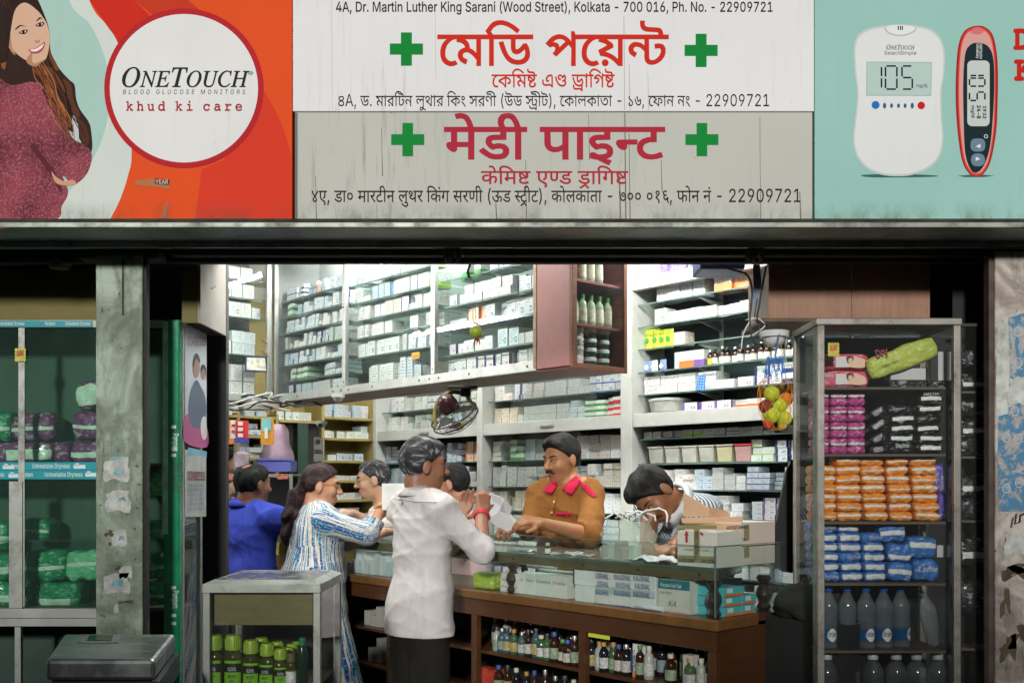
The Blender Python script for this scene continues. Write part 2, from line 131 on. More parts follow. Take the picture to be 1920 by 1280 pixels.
71:[149,[77,-2,-26,5,-21,15,-13,24,-5,31,5,31,13,23,20,15,26,5,21,-3,18,-10,13,-15,8,-19,-19,0,-13,20,-17,9,-23,0,-16,-9,-12,-16,-6,-22,2,-26,11,-26,21,-13,13,-2,17,3,16,13,7,15,2,12,5,-1,-43,0,0,16,56,0,-2,-33,-10,-20,-24,-18]],
69:[120,[18,0,0,146,88,0,0,-17,-70,0,0,-47,65,0,0,-17,-65,0,0,-49,71,0,0,-16]],
47:[72,[68,152,-47,-174,-17,0,47,174]],
99:[114,[60,-2,-20,4,-16,11,-10,18,-4,23,4,23,10,18,16,12,20,4,15,-3,13,-5,10,-10,6,-13,-17,-4,-8,12,-14,6,-15,-1,-8,-4,-9,-10,-4,-15,0,-20,4,-14,13,-13,14,-4,18,6,10,14,16,-4,-6,-13,-10,-10,-13,-6]],
115:[106,[53,-2,-16,1,-12,6,-9,9,-5,12,16,4,9,-13,22,-4,16,8,3,5,-1,9,-8,7,-43,14,-7,8,-4,15,3,13,8,10,13,6,22,2,21,-7,13,-19,-16,-4,-11,13,-17,2,-15,-6,-3,-6,1,-9,9,-7,42,-14,8,-8,4,-14,-3,-13,-9,-11,-14,-7]],
102:[74,[66,109,0,-15,-64,0,0,15],[23,0,2,132,5,11,9,6,12,3,16,-1,4,-2,-5,-15,-16,1,-8,-8,-1,-127]],
83:[128,[64,-3,-21,3,-16,9,-11,13,-5,16,19,0,8,-16,22,-8,22,3,14,12,3,14,-6,10,-56,22,-16,13,-5,12,1,18,9,14,20,13,19,2,20,-2,16,-9,10,-12,4,-15,-18,0,-3,9,-7,7,-10,5,-17,1,-12,-3,-11,-8,-3,-9,1,-10,11,-12,56,-21,11,-11,4,-17,-3,-17,-11,-13,-16,-9]],
112:[122,[15,-41,0,150,17,0,0,-17,21,17,13,2,19,-4,14,-12,10,-17,3,-32,-6,-22,-16,-19,-17,-7,-24,3,-16,16,0,-58],[63,13,14,3,10,9,5,14,2,15,-1,16,-6,13,-10,9,-14,3,-13,-3,-9,-8,-6,-13,-2,-17,2,-16,6,-13,9,-9]],
105:[48,[15,0,0,109,18,0,0,-109],[24,127,-8,3,-4,9,4,8,8,3,9,-3,4,-8,-4,-9]],
87:[197,[45,0,-40,146,19,0,33,-135,-3,0,6,27,28,108,21,0,34,-135,-3,0,5,23,28,112,19,0,-40,-146,-21,0,-35,136,4,0,-5,-28,-29,-108]],
46:[54,[27,-1,-9,4,-4,9,4,9,9,4,10,-4,3,-9,-3,-9]],
79:[153,[77,-2,-26,5,-21,15,-13,24,-5,31,5,31,13,23,21,15,26,5,25,-5,21,-15,13,-23,5,-31,-5,-31,-13,-24,-21,-15],[77,15,18,4,14,11,10,18,4,25,-4,24,-10,19,-14,11,-18,3,-19,-3,-15,-12,-10,-18,-3,-24,3,-25,10,-18,15,-11]],
74:[114,[53,-2,-17,3,-14,8,-9,14,-3,26,18,0,2,-19,5,-9,8,-5,16,-1,12,6,5,9,2,12,0,104,19,0,0,-104,-3,-19,-16,-19]],
103:[123,[60,-43,-26,5,-19,17,14,9,18,-14,19,-1,11,3,8,6,4,10,1,28,-11,-11,-13,-6,-22,0,-16,8,-12,15,-4,13,-1,24,3,15,9,17,21,14,26,0,20,-17,0,17,17,0,-1,-125,-5,-10,-12,-11],[59,17,13,3,10,7,6,12,2,16,-2,16,-6,13,-10,8,-13,3,-13,-3,-10,-9,-6,-12,-2,-16,2,-15,6,-12,10,-8]],
107:[110,[32,39,0,22,3,0,47,48,22,0],[15,0,0,146,18,0,0,-146],[84,0,-41,53,12,13,52,-66]],
101:[117,[61,-2,-21,4,-16,11,-10,18,-4,23,4,23,10,18,15,11,20,5,22,-5,14,-11,10,-19,2,-20,0,-7,-85,0,0,14,75,0,-8,-5,-5,23,-16,13,-18,0,-14,-9,-7,-16,-1,-24,4,-15,8,-10,12,-6,13,-1,15,6,8,11,17,-5,-6,-11,-9,-9,-13,-5]],
100:[122,[56,-2,-24,7,-16,19,-5,22,2,32,14,22,23,10,23,-3,16,-15,0,54,18,0,0,-146,-17,0,-2,17,-15,-16],[59,13,13,3,10,9,6,13,2,16,-2,17,-6,13,-10,8,-13,3,-14,-3,-9,-9,-6,-13,-2,-16,2,-15,6,-14,10,-9]],
67:[146,[76,-2,-25,5,-21,15,-13,24,-5,31,5,31,13,23,21,15,25,5,21,-3,18,-9,13,-15,7,-20,-18,0,-12,20,-22,10,-25,-3,-19,-17,-7,-20,0,-34,8,-21,13,-13,17,-6,20,1,17,10,10,19,18,0,-7,-20,-13,-15,-18,-10]],
109:[175,[15,0,0,109,18,0,-2,-24,10,17,19,9,14,-2,8,-5,9,-14,1,-5,-2,0,10,17,17,8,22,-1,14,-10,6,-19,1,-80,-18,0,0,79,-6,11,-16,5,-15,-5,-8,-12,-1,-78,-17,0,-1,79,-5,11,-16,5,-14,-5,-9,-13,-1,-77]],
54:[130,[65,-2,-19,4,-18,14,-8,17,0,24,9,24,43,65,20,0,-50,-71,7,9,13,5,18,-1,10,-4,13,-11,5,-10,3,-18,-1,-13,-5,-11,-11,-14,-17,-7],[65,14,11,2,9,7,6,9,2,13,-2,12,-6,10,-9,6,-11,2,-12,-2,-9,-6,-6,-10,-2,-12,2,-12,6,-10,9,-7]],
104:[118,[33,65,0,-65,-18,0,0,146,18,0,0,-63,-3,0,10,17,14,9,22,0,17,-9,7,-13,3,-11,0,-76,-18,0,0,74,-6,14,-13,6,-20,-3,-9,-10]],
86:[138,[59,0,-54,146,20,0,46,-137,-3,0,7,24,38,113,20,0,-53,-146]],
45:[130,[96,70,0,-16,-63,0,0,16]],
97:[112,[46,-3,-19,4,-11,8,-7,17,2,17,6,9,12,6,47,9,3,4,-1,12,-9,10,-13,2,-16,-4,-11,-12,-17,6,8,12,15,10,17,3,16,-1,17,-7,11,-19,1,-83,-17,0,-2,15,-13,-13],[49,13,13,2,12,9,5,12,0,19,-40,-9,-11,-8,-2,-8,3,-9,8,-6]],
98:[122,[66,-2,-17,3,-15,16,-2,-17,-17,0,0,146,18,0,0,-54,16,15,24,3,22,-10,14,-22,3,-32,-6,-22,-16,-19],[63,13,14,3,10,9,5,14,2,15,-1,16,-6,13,-10,9,-14,3,-13,-3,-9,-8,-6,-13,-2,-17,2,-16,6,-13,9,-9]],
72:[149,[18,0,0,146,18,0,0,-63,76,0,0,63,19,0,0,-146,-19,0,0,66,-76,0,0,-66]],
58:[54,[27,-1,-9,4,-4,9,4,9,9,4,10,-4,3,-9,-3,-9],[27,78,-9,4,-4,9,4,9,9,4,10,-4,3,-9,-3,-9]],
32:[54],
49:[130,[22,0,0,16,90,0,0,-16],[79,146,0,-146,-18,0,0,128,-36,-26,0,20,31,24]],
78:[151,[18,0,0,146,21,0,80,-131,-3,0,-1,24,0,107,18,0,0,-146,-22,0,-80,130,3,0,2,-29,0,-101]],
40:[78,[25,59,5,42,13,40,7,13,17,0,-18,-48,-6,-47,6,-40,18,-46,-17,0,-6,10,-15,44]],
80:[128,[18,0,0,146,58,-1,19,-6,17,-16,4,-11,1,-19,-5,-17,-7,-10,-22,-12,-51,-1,0,16,49,2,13,9,4,15,-3,20,-10,10,-13,4,-36,0,0,-129]],
50:[130,[18,0,0,13,62,68,8,13,3,13,-5,15,-15,9,-15,0,-10,-5,-8,-11,-1,-11,-18,0,3,18,10,14,14,8,25,3,16,-5,9,-6,9,-13,4,-16,-3,-16,-14,-21,-48,-54,67,0,0,-16]],
121:[112,[14,-40,4,16,10,-2,8,3,11,22,-42,110,20,0,34,-104,-6,0,35,104,19,0,-54,-137,-16,-12]],
89:[136,[59,0,0,60,-54,86,22,0,33,-55,12,-26,-8,0,6,15,39,66,22,0,-54,-86,0,-60]],
77:[181,[18,0,0,146,26,0,48,-133,-4,0,10,32,39,101,26,0,0,-146,-18,0,1,131,-12,-39,-36,-92,-16,0,-49,131,2,-131]],
70:[118,[18,0,0,146,88,0,0,-17,-70,0,0,-50,63,0,0,-16,-63,0,0,-63]],
116:[65,[58,109,0,-15,-56,0,0,15],[18,135,18,0,0,-110,7,-10,15,0,2,-15,-24,1,-10,5,-6,9]],
44:[54,[11,-35,8,55,20,0,-15,-55]],
41:[78,[11,-27,19,47,5,39,-6,47,-18,48,17,0,10,-20,10,-33,5,-53,-6,-32,-19,-43]],
84:[129,[10,129,0,17,110,0,0,-17,-46,0,0,-129,-19,0,0,129]],
56:[130,[65,-2,-20,3,-16,8,-11,13,-3,17,2,13,6,11,9,8,11,5,-13,8,-6,9,-4,16,3,15,6,9,13,9,23,5,23,-5,12,-9,6,-9,3,-15,-3,-16,-6,-9,-14,-8,11,-5,9,-8,7,-11,2,-13,-4,-17,-10,-13,-16,-8],[65,14,23,7,6,8,2,11,-2,11,-7,8,-10,6,-12,2,-13,-2,-10,-6,-7,-8,-2,-11,2,-11,7,-8],[65,83,19,7,5,7,2,10,-7,18,-19,6,-20,-6,-7,-18,7,-17]],
55:[130,[28,0,64,129,-74,0,0,17,94,0,0,-18,-65,-128]],
66:[131,[18,0,0,146,58,-1,18,-5,15,-14,5,-24,-7,-16,-17,-11,17,-7,10,-14,2,-21,-4,-14,-11,-11,-18,-7],[36,16,42,1,12,3,11,14,-3,18,-7,8,-11,5,-44,1],[36,82,36,0,13,4,10,13,1,12,-4,8,-6,6,-11,4,-39,0]],
48:[130,[65,-2,-22,5,-16,15,-10,23,-3,32,3,31,10,24,16,14,22,5,21,-5,16,-14,10,-24,4,-31,-4,-32,-9,-23,-16,-15],[65,14,14,4,10,12,7,18,2,25,-2,25,-7,18,-10,11,-14,4,-14,-4,-11,-11,-6,-18,-2,-25,2,-25,6,-18,11,-12]],
76:[113,[18,0,0,146,18,0,0,-130,68,0,0,-16]],
85:[149,[75,-2,-31,6,-11,8,-11,17,-4,21,0,96,18,0,0,-95,3,-14,15,-17,21,-5,20,5,15,17,3,14,0,95,18,0,0,-96,-4,-21,-11,-17,-12,-8]],
65:[138,[5,0,53,146,21,0,54,-146,-20,0,-46,137,3,0,-7,-25,-38,-112],[32,41,0,16,74,0,0,-16]],
57:[130,[65,147,18,-3,19,-15,8,-16,0,-24,-10,-25,-43,-64,-20,0,51,71,-8,-9,-12,-5,-18,1,-11,4,-12,10,-5,10,-3,19,1,13,5,11,11,13,16,8],[65,132,-12,-3,-9,-6,-6,-10,-2,-12,2,-13,6,-9,9,-7,12,-2,11,2,9,6,6,10,2,12,-2,13,-6,10,-9,6]],
110:[118,[33,65,0,-65,-18,0,0,109,17,0,0,-26,-2,0,10,17,14,9,22,0,17,-9,7,-13,2,-11,1,-76,-18,0,0,74,-6,14,-13,6,-20,-3,-9,-10]],
73:[88,[9,0,0,16,26,0,0,113,-26,0,0,17,70,0,0,-17,-26,0,0,-113,26,0,0,-16]],
114:[75,[15,0,0,109,17,0,2,-17,4,8,10,8,23,2,0,-17,-22,-1,-14,-13,-2,-79]],
82:[129,[18,0,0,146,58,-1,19,-5,17,-16,4,-11,1,-19,-5,-16,-7,-9,-22,-11,-55,-2,0,17,53,2,12,8,5,13,-3,20,-10,10,-13,3,-36,0,0,-129],[101,0,-35,66,21,0,36,-66]],
108:[55,[40,-1,-15,4,-9,16,-1,127,18,0,0,-124,5,-6,11,0,4,-15]],
52:[130,[12,30,0,15,58,101,18,0,-57,-100,87,0,0,-16],[80,0,0,91,18,0,0,-91]],
75:[134,[30,42,0,19,74,85,25,0],[18,0,0,146,18,0,0,-146],[107,0,-53,74,12,14,63,-88]],
30079:[154,[60,-3,-16,2,-13,4,-10,8,-8,10,-5,12,-2,15,2,14,3,13,6,13,13,18,10,11,17,13,19,8,13,3,14,0,14,-3,6,-3,10,-8,8,-10,3,-6,3,-14,0,-13,-5,-22,-5,-11,-10,-16,-12,-14,-9,-8,-14,-9,-11,-4],[60,3,15,3,9,6,9,7,12,15,12,24,7,27,0,22,-4,14,-3,5,-9,7,-6,2,-12,0,-11,-3,-10,-6,-10,-9,-9,-11,-13,-26,-7,-28,-1,-11,2,-16,3,-7,8,-9,5,-4]],
30078:[149,[101,-3,-55,114,-26,-96,0,-5,2,-3,4,-2,10,-1,-1,-4,-45,0,1,4,8,1,6,3,6,9,28,101,0,6,-2,4,-6,5,-7,1,1,4,29,0,51,-106,24,91,0,5,-2,3,-3,2,-11,1,1,4,46,0,-2,-4,-8,0,-5,-3,-6,-8,-35,-126]],
30069:[135,[-10,0,1,4,12,2,6,7,28,102,2,8,-1,6,-4,4,-10,1,1,4,106,0,-6,-30,-3,0,-1,9,-3,8,-7,5,-13,1,-26,1,-6,-1,-4,-3,-3,-7,-12,-44,24,1,11,2,7,5,7,12,3,0,-14,-49,-3,0,0,16,-5,5,-10,2,-21,0,-14,-54,0,-6,7,-4,27,0,12,2,11,3,9,5,7,7,10,14,4,0,-14,-38]],
30084:[125,[15,0,1,4,8,0,7,3,6,8,32,112,-2,3,-4,1,-17,0,-9,-2,-7,-4,-5,-5,-7,-15,-5,0,9,33,115,0,-6,-34,-4,0,-1,16,-4,6,-3,3,-9,2,-15,0,-3,0,-3,-4,-30,-111,0,-6,2,-3,8,-3,10,0,-1,-4]],
30085:[146,[60,-3,-19,3,-7,3,-12,9,-6,14,0,12,1,10,20,77,-1,5,-3,2,-13,3,1,3,59,0,-1,-3,-7,-1,-7,-2,-7,-9,-22,-86,1,-15,6,-8,9,-6,12,-1,11,1,14,6,10,10,5,11,23,84,0,7,-2,5,-3,2,-11,2,1,3,46,0,0,-3,-8,-1,-5,-2,-6,-8,-24,-84,-10,-22,-8,-9,-10,-7,-13,-4]],
30067:[140,[65,-3,-16,2,-14,5,-12,8,-8,11,-6,14,-1,16,1,15,8,21,8,13,11,12,12,11,16,9,21,7,17,0,26,-6,4,1,3,4,4,0,-8,-41,-4,0,-2,19,-6,9,-9,6,-12,2,-13,-2,-17,-8,-16,-15,-9,-12,-9,-22,-3,-24,3,-19,3,-8,11,-12,14,-7,8,0,13,1,13,5,12,8,11,11,4,-4,-13,-13,-14,-10,-14,-5]],
30072:[155,[-10,0,1,4,9,1,5,2,5,8,27,100,2,8,-1,6,-4,4,-10,1,1,4,55,0,-1,-4,-8,0,-6,-3,-6,-10,-10,-39,1,-4,5,-1,51,0,6,2,12,46,-1,4,-3,3,-11,2,1,4,55,0,-1,-4,-9,-1,-5,-2,-6,-10,-26,-97,-2,-10,1,-5,4,-3,10,-2,-1,-4,-55,0,1,4,9,1,5,2,5,8,14,50,-1,4,-6,1,-51,0,-5,-2,-15,-55,1,-4,3,-3,11,-2,-1,-4]],
40107:[120,[19,0,-6,2,-2,5,3,6,14,1,0,100,-16,2,-1,8,4,3,24,1,3,-4,0,-70,29,23,-6,5,1,7,33,1,7,-4,-1,-7,-19,-6,-24,-19,37,-40,14,-2,2,-8,-2,-2,-6,-2,-26,0,-6,2,-2,7,7,5,-29,31,-9,-8,0,-28,-1,-7,-4,-2]],
40104:[120,[18,0,-6,2,-2,5,3,5,10,2,0,100,-10,1,-3,6,0,3,4,3,21,1,3,-4,0,-45,14,10,15,4,13,-3,10,-6,7,-11,1,-7,1,-52,11,-2,2,-5,-2,-5,-6,-2,-28,0,-4,2,0,10,12,2,0,46,-3,9,-6,5,-7,3,-8,0,-14,-6,-6,-7,-2,-6,0,-44,12,-2,1,-10,-5,-2]],
40117:[120,[53,-2,-14,2,-10,7,-6,10,-2,15,0,44,-12,2,-1,8,4,4,3,0,19,-1,3,-63,7,-10,13,-4,10,2,9,5,5,8,2,6,0,43,-16,1,-4,3,0,6,4,4,3,0,25,0,3,-7,0,-69,11,-2,2,-2,0,-6,-4,-4,-21,0,-2,2,-1,9,-14,-10]],
40100:[120,[52,-2,-12,1,-10,5,-9,7,-7,9,-4,11,-1,13,3,18,6,11,9,8,10,6,12,3,16,0,8,-3,14,-11,0,38,-15,1,-3,4,0,5,1,2,6,2,23,0,3,-4,0,-110,11,-2,2,-8,-2,-2,-5,-2,-20,0,-2,3,0,10,-15,-12],[56,13,13,3,9,6,7,10,2,13,-2,12,-6,10,-10,7,-13,2,-12,-2,-10,-7,-6,-10,-2,-13,2,-12,6,-10,10,-7]],
40105:[120,[61,109,-9,3,-1,15,4,6,9,1,4,-1,2,-3,1,-15,-2,-5],[24,0,-3,0,-4,4,0,6,4,3,33,1,0,62,-22,1,-4,3,0,6,4,4,3,0,33,-1,1,-3,0,-72,35,-1,4,-3,-1,-8,-7,-2]],
40099:[120,[59,-2,-20,3,-11,6,-8,9,-7,11,-3,12,0,13,3,12,7,11,8,8,18,8,20,1,24,-8,2,5,9,1,3,-6,0,-23,0,-3,-4,-4,-8,1,-14,18,-14,4,-13,-1,-8,-3,-7,-5,-7,-10,-2,-13,2,-13,7,-11,10,-7,14,-2,8,1,8,3,20,12,5,0,3,-4,-2,-8,-12,-10,-14,-6]],
40097:[120,[46,-2,-14,2,-5,2,-9,8,-2,5,-3,12,3,13,9,11,14,6,20,2,23,-3,-2,10,-4,7,-7,4,-9,2,-31,-8,-5,4,0,6,6,5,16,6,14,1,17,-3,11,-6,7,-11,2,-15,0,-44,14,-1,2,-4,0,-5,-4,-4,-21,0,-4,4,-2,8,-17,-11],[48,13,16,3,13,7,4,7,1,13,-16,3,-12,0,-12,-2,-8,-5,-4,-7,0,-10,7,-7]],
40114:[120,[19,0,-4,0,-4,4,2,8,6,2,17,0,0,62,-18,2,-3,5,2,5,6,2,26,-1,2,-19,9,10,10,7,10,4,16,1,12,-5,3,-9,-6,-6,-4,-1,-13,6,-10,-2,-9,-4,-18,-17,0,-40,35,-1,4,-3,-1,-8,-7,-2]],
40101:[120,[59,-2,-20,3,-16,10,-9,15,-3,12,0,14,6,18,12,13,18,8,21,1,18,-5,13,-11,8,-15,1,-17,-3,-2,-7,-1,-71,0,3,-13,3,-5,9,-7,11,-4,18,1,31,11,5,-2,2,-5,-5,-7,-12,-6,-16,-5],[28,53,63,0,-3,11,-6,8,-10,5,-11,2,-12,-1,-10,-6,-7,-8]],
40068:[120,[51,0,-34,0,-5,2,-2,2,0,5,2,3,10,2,0,88,-11,2,-1,7,3,4,45,1,22,-4,17,-12,11,-18,3,-16,0,-17,-4,-16,-7,-13,-9,-10,-13,-7],[49,13,21,3,14,8,9,14,2,9,0,22,-6,17,-11,10,-18,5,-23,1,0,-88]],
40075:[120,[14,0,-6,4,0,8,5,2,12,0,0,88,-16,2,-2,5,2,5,5,2,33,0,9,-2,1,-5,-1,-5,-16,-2,0,-40,41,40,-10,2,-2,5,1,5,6,2,28,0,6,-2,1,-5,-1,-5,-11,-2,-37,-37,8,-3,11,-11,22,-37,10,-2,2,-5,-2,-5,-5,-2,-15,1,-23,40,-12,11,-7,3,-11,-11,0,-30,15,-2,2,-3,-1,-7,-6,-2]],
}
LINES = {
'bengali_name': [10061,10044,10055,10032,32,10040,10061,10070,10370],
'bengali_trade': [10061,10020,10055,10044,10423,32,10016,10332,32,10216,10054,10055,10022,10423],
'bengali_address': [10079,65,44,32,10032,46,32,10044,10054,10046,10520,10039,32,10047,10057,10036,10054,10046,32,10055,10020,10006,32,10050,10046,10034,10056,32,40,10012,10032,32,10434,10132,10056,10030,41,44,32,10061,10020,10054,10047,10020,10054,10035,10054,32,45,32,10076,10081,44,32,10061,10041,10054,10039,32,10039,10006,32,45,32,50,50,57,48,57,55,50,49],
'hindi_name': [20050,20075,20037,20068,32,20046,20066,20011,20202,20035],
'hindi_trade': [20025,20075,20067,20050,20562,32,20019,20197,20037,32,20266,20066,20067,20027,20562],
'hindi_address': [20110,20019,44,32,20037,20066,20106,32,20050,20066,20052,20035,20068,20044,32,20054,20069,20041,20052,32,20067,20025,20006,20027,32,20060,20052,20039,20068,32,40,20014,20037,32,20215,20264,20068,20035,41,44,32,20025,20079,20054,20025,20066,20040,20066,32,45,32,20113,20106,20106,32,20106,20107,20112,44,32,20047,20079,20044,32,20044,20006,32,45,32,50,50,57,48,57,55,50,49],
}
# frames of reference
def P(x, y, Y):
 """photograph pixel -> the world point at depth Y"""
 return Vector(((x - 960.0) * Y / F, Y, CAMZ + (HZ - y) * Y / F))
RA = math.atan2(-0.747, 0.664)    # the shop stands at an angle to the street: u along the counter, v into the shop
RU = Vector((math.cos(RA), math.sin(RA), 0))
RV = Vector((-math.sin(RA), math.cos(RA), 0))
def room(u, v, z=0.0):
 p = RU * u + RV * v
 return Vector((p.x, p.y, z))
def on_v(px, v):
 """u and depth where the sight line through column px meets the plane v"""
 d = Vector(((px - 960.0) / F, 1.0, 0))
 t = v / d.dot(RV)
 return t * d.dot(RU), t
def on_u(px, u):
 d = Vector(((px - 960.0) / F, 1.0, 0))
 t = u / d.dot(RU)
 return t * d.dot(RV), t
def zat(y, t):
 return CAMZ + (HZ - y) * t / F
def srgb(r, g, b):
 f = lambda c: (c / 255.0) / 12.92 if c <= 10 else (((c / 255.0) + 0.055) / 1.055) ** 2.4
 return (f(r), f(g), f(b))
# mesh building
class MB:
 def __init__(s):
  s.v = []; s.f = []; s.mi = []; s.cur = 0; s.xf = None
 def add(s, vs, fs):
  n = len(s.v)
  if s.xf: vs = [s.xf @ Vector(p) for p in vs]
  s.v += [tuple(p) for p in vs]
  s.f += [tuple(i + n for i in f) for f in fs]
  s.mi += [s.cur] * len(fs)
  return s
 def box(s, lo, hi):
  (a, b, c), (d, e, g) = lo, hi
  return s.add([(a,b,c),(d,b,c),(d,e,c),(a,e,c),(a,b,g),(d,b,g),(d,e,g),(a,e,g)],
     [(0,3,2,1),(4,5,6,7),(0,1,5,4),(1,2,6,5),(2,3,7,6),(3,0,4,7)])
 def cbox(s, c, size, rot=None):
  h = Vector(size) / 2
  vs = [Vector((x*h.x, y*h.y, z*h.z)) for z in (-1,1) for x, y in ((-1,-1),(1,-1),(1,1),(-1,1))]
  if rot is not None: vs = [rot @ p for p in vs]
  c = Vector(c)
  return s.add([p + c for p in vs], [(0,3,2,1),(4,5,6,7),(0,1,5,4),(1,2,6,5),(2,3,7,6),(3,0,4,7)])
 def cyl(s, p0, p1, r0, r1=None, n=12, caps=True):
  r1 = r0 if r1 is None else r1
  p0, p1 = Vector(p0), Vector(p1)
  d = (p1 - p0).normalized()
  a = d.orthogonal().normalized(); b = d.cross(a)
  vs = []
  for p, r in ((p0, r0), (p1, r1)):
   for i in range(n):
    t = 2*math.pi*i/n
    vs.append(p + (a*math.cos(t) + b*math.sin(t))*r)
  fs = [(i, (i+1) % n, n+(i+1) % n, n+i) for i in range(n)]
  if caps: fs += [tuple(range(n-1, -1, -1)), tuple(range(n, 2*n))]
  return s.add(vs, fs)
 def tube(s, pts, r, n=6, closed=False):
  pts = [Vector(p) for p in pts]
  m = len(pts); vs = []; up = None
  for i, p in enumerate(pts):
   q0 = pts[i-1] if (i or closed) else p
   q1 = pts[(i+1) % m] if (i < m-1 or closed) else p
   d = (q1 - q0).normalized()
   if up is None: up = d.orthogonal().normalized()
   a = (up - d*up.dot(d))
   a = a.normalized() if a.length > 1e-6 else d.orthogonal().normalized()
   up = a; b = d.cross(a)
   rr = r[i] if isinstance(r, (list, tuple)) else r
   vs += [p + (a*math.cos(2*math.pi*k/n) + b*math.sin(2*math.pi*k/n))*rr for k in range(n)]
  fs = []
  for i in range(m if closed else m-1):
   j = (i+1) % m
   fs += [(i*n+k, i*n+(k+1) % n, j*n+(k+1) % n, j*n+k) for k in range(n)]
  if not closed: fs += [tuple(range(n-1, -1, -1)), tuple(range((m-1)*n, m*n))]
  return s.add(vs, fs)
 def lathe(s, prof, c=(0,0,0), n=16, sx=1.0, sy=1.0):
  """prof: (radius, z) from bottom to top"""
  c = Vector(c); vs = []; m = len(prof)
  for r, z in prof:
   vs += [c + Vector((r*sx*math.cos(2*math.pi*k/n), r*sy*math.sin(2*math.pi*k/n), z)) for k in range(n)]
  fs = []
  for i in range(m-1):
   fs += [(i*n+k, i*n+(k+1) % n, (i+1)*n+(k+1) % n, (i+1)*n+k) for k in range(n)]
  fs += [tuple(range(n-1, -1, -1)), tuple(range((m-1)*n, m*n))]
  return s.add(vs, fs)
 def poly(s, pts):
  return s.add(pts, [tuple(range(len(pts)))])
 def build(s, name, m, parent=None, smooth=False, bevel=0.0, xf=None, uv=False):
  me = bpy.data.meshes.new(name)
  vs = s.v if xf is None else [tuple(xf @ Vector(p)) for p in s.v]
  me.from_pydata(vs, [], s.f)
  for x in (m if isinstance(m, (list, tuple)) else [m]): me.materials.append(x)
  if any(s.mi): me.polygons.foreach_set('material_index', s.mi)
  if smooth:
   me.polygons.foreach_set('use_smooth', [True]*len(s.f))
  me.update()
  if smooth and smooth != 'all':
   try: me.set_sharp_from_angle(angle=R(40))
   except Exception: pass
  o = bpy.data.objects.new(name, me)
  COL.objects.link(o)
  if bevel:
   b = o.modifiers.new('bevel', 'BEVEL'); b.width = bevel; b.segments = 2; b.limit_method = 'ANGLE'; b.angle_limit = R(35)
  put(o, parent)
  return o
ROOM = Matrix(((RU.x, RV.x, 0, 0), (RU.y, RV.y, 0, 0), (0, 0, 1, 0), (0, 0, 0, 1)))
def put(o, parent):
 if parent is not None:
  o.parent = parent
  if 'own' not in parent:
   o.matrix_parent_inverse = Matrix.LocRotScale(parent.location, parent.rotation_euler, parent.scale).inverted()
 return o
def tag(o, label, cat, group=None, kind=None):
 o['label'] = label; o['category'] = cat
 if group: o['group'] = group
 if kind: o['kind'] = kind
 return o
def thing(name, label, cat, loc=(0,0,0), group=None, rz=0.0):
 o = bpy.data.objects.new(name, None)
 o.location = loc; o.rotation_euler = (0, 0, rz); o.empty_display_size = 0.1
 COL.objects.link(o)
 return tag(o, label, cat, group)
def local_thing(name, label, cat, group=None):
 """an Empty whose parts are given in its own coordinates"""
 o = thing(name, label, cat, group=group); o['own'] = 1
 return o
def struct(o, label=None):
 o['kind'] = 'structure'
 if label: o['label'] = label
 return o
def copy_tree(o, parent=None):
 c = o.copy(); COL.objects.link(c)
 if parent is not None: c.parent = parent
 for ch in o.children: copy_tree(ch, c)
 return c
ORD = ['first','second','third','fourth','fifth','sixth','seventh','eighth','ninth','tenth','eleventh','twelfth','thirteenth',
 'fourteenth','fifteenth','sixteenth','seventeenth','eighteenth','nineteenth','twentieth','twenty-first','twenty-second',
 'twenty-third','twenty-fourth','twenty-fifth','twenty-sixth','twenty-seventh','twenty-eighth','twenty-ninth','thirtieth']
def nth(i): return ORD[i] if i < len(ORD) else '%dth' % (i + 1)
# materials
def nodes(m):
 m.use_nodes = True
 return m.node_tree.nodes, m.node_tree.links, m.node_tree.nodes['Principled BSDF']
def setin(b, **k):
 for n, v in k.items():
  n = {'rough':'Roughness','metal':'Metallic','ior':'IOR','trans':'Transmission Weight','coat':'Coat Weight','sss':'Subsurface Weight',
   'spec':'Specular IOR Level','emis':'Emission Strength','alpha':'Alpha','sheen':'Sheen Weight','aniso':'Anisotropic'}[n]
  b.inputs[n].default_value = v
MATS = {}
def tex(N, L, kind, scale, vec=None, detail=4.0, rough=0.55, dist=0.0, stretch=None, rnd=False, space='Object'):
 """a noise-like node on object coordinates; returns the node"""
 tc = N.new('ShaderNodeTexCoord')
 src = tc.outputs[space]
 if rnd:
  oi = N.new('ShaderNodeObjectInfo'); a = N.new('ShaderNodeVectorMath'); a.operation = 'MULTIPLY_ADD'
  c = N.new('ShaderNodeCombineXYZ')
  for i in range(3): L.new(oi.outputs['Random'], c.inputs[i])
  L.new(c.outputs[0], a.inputs[0]); a.inputs[1].default_value = (37, 53, 71); L.new(src, a.inputs[2]); src = a.outputs[0]
 if stretch:
  mp = N.new('ShaderNodeMapping'); mp.inputs['Scale'].default_value = stretch
  L.new(src, mp.inputs[0]); src = mp.outputs[0]
 t = N.new('ShaderNodeTexNoise')
 t.inputs['Scale'].default_value = scale; t.inputs['Detail'].default_value = detail
 t.inputs['Roughness'].default_value = rough; t.inputs['Distortion'].default_value = dist
 L.new(src, t.inputs[0])
 return t
def ramp(N, L, src, stops, interp='LINEAR'):
 r = N.new('ShaderNodeValToRGB'); r.color_ramp.interpolation = interp
 e = r.color_ramp.elements
 while len(e) < len(stops): e.new(0.5)
 for q, (p, c) in zip(e, stops):
  q.position = p; q.color = tuple(c) + (1,) if len(c) == 3 else c
 L.new(src, r.inputs[0])
 return r
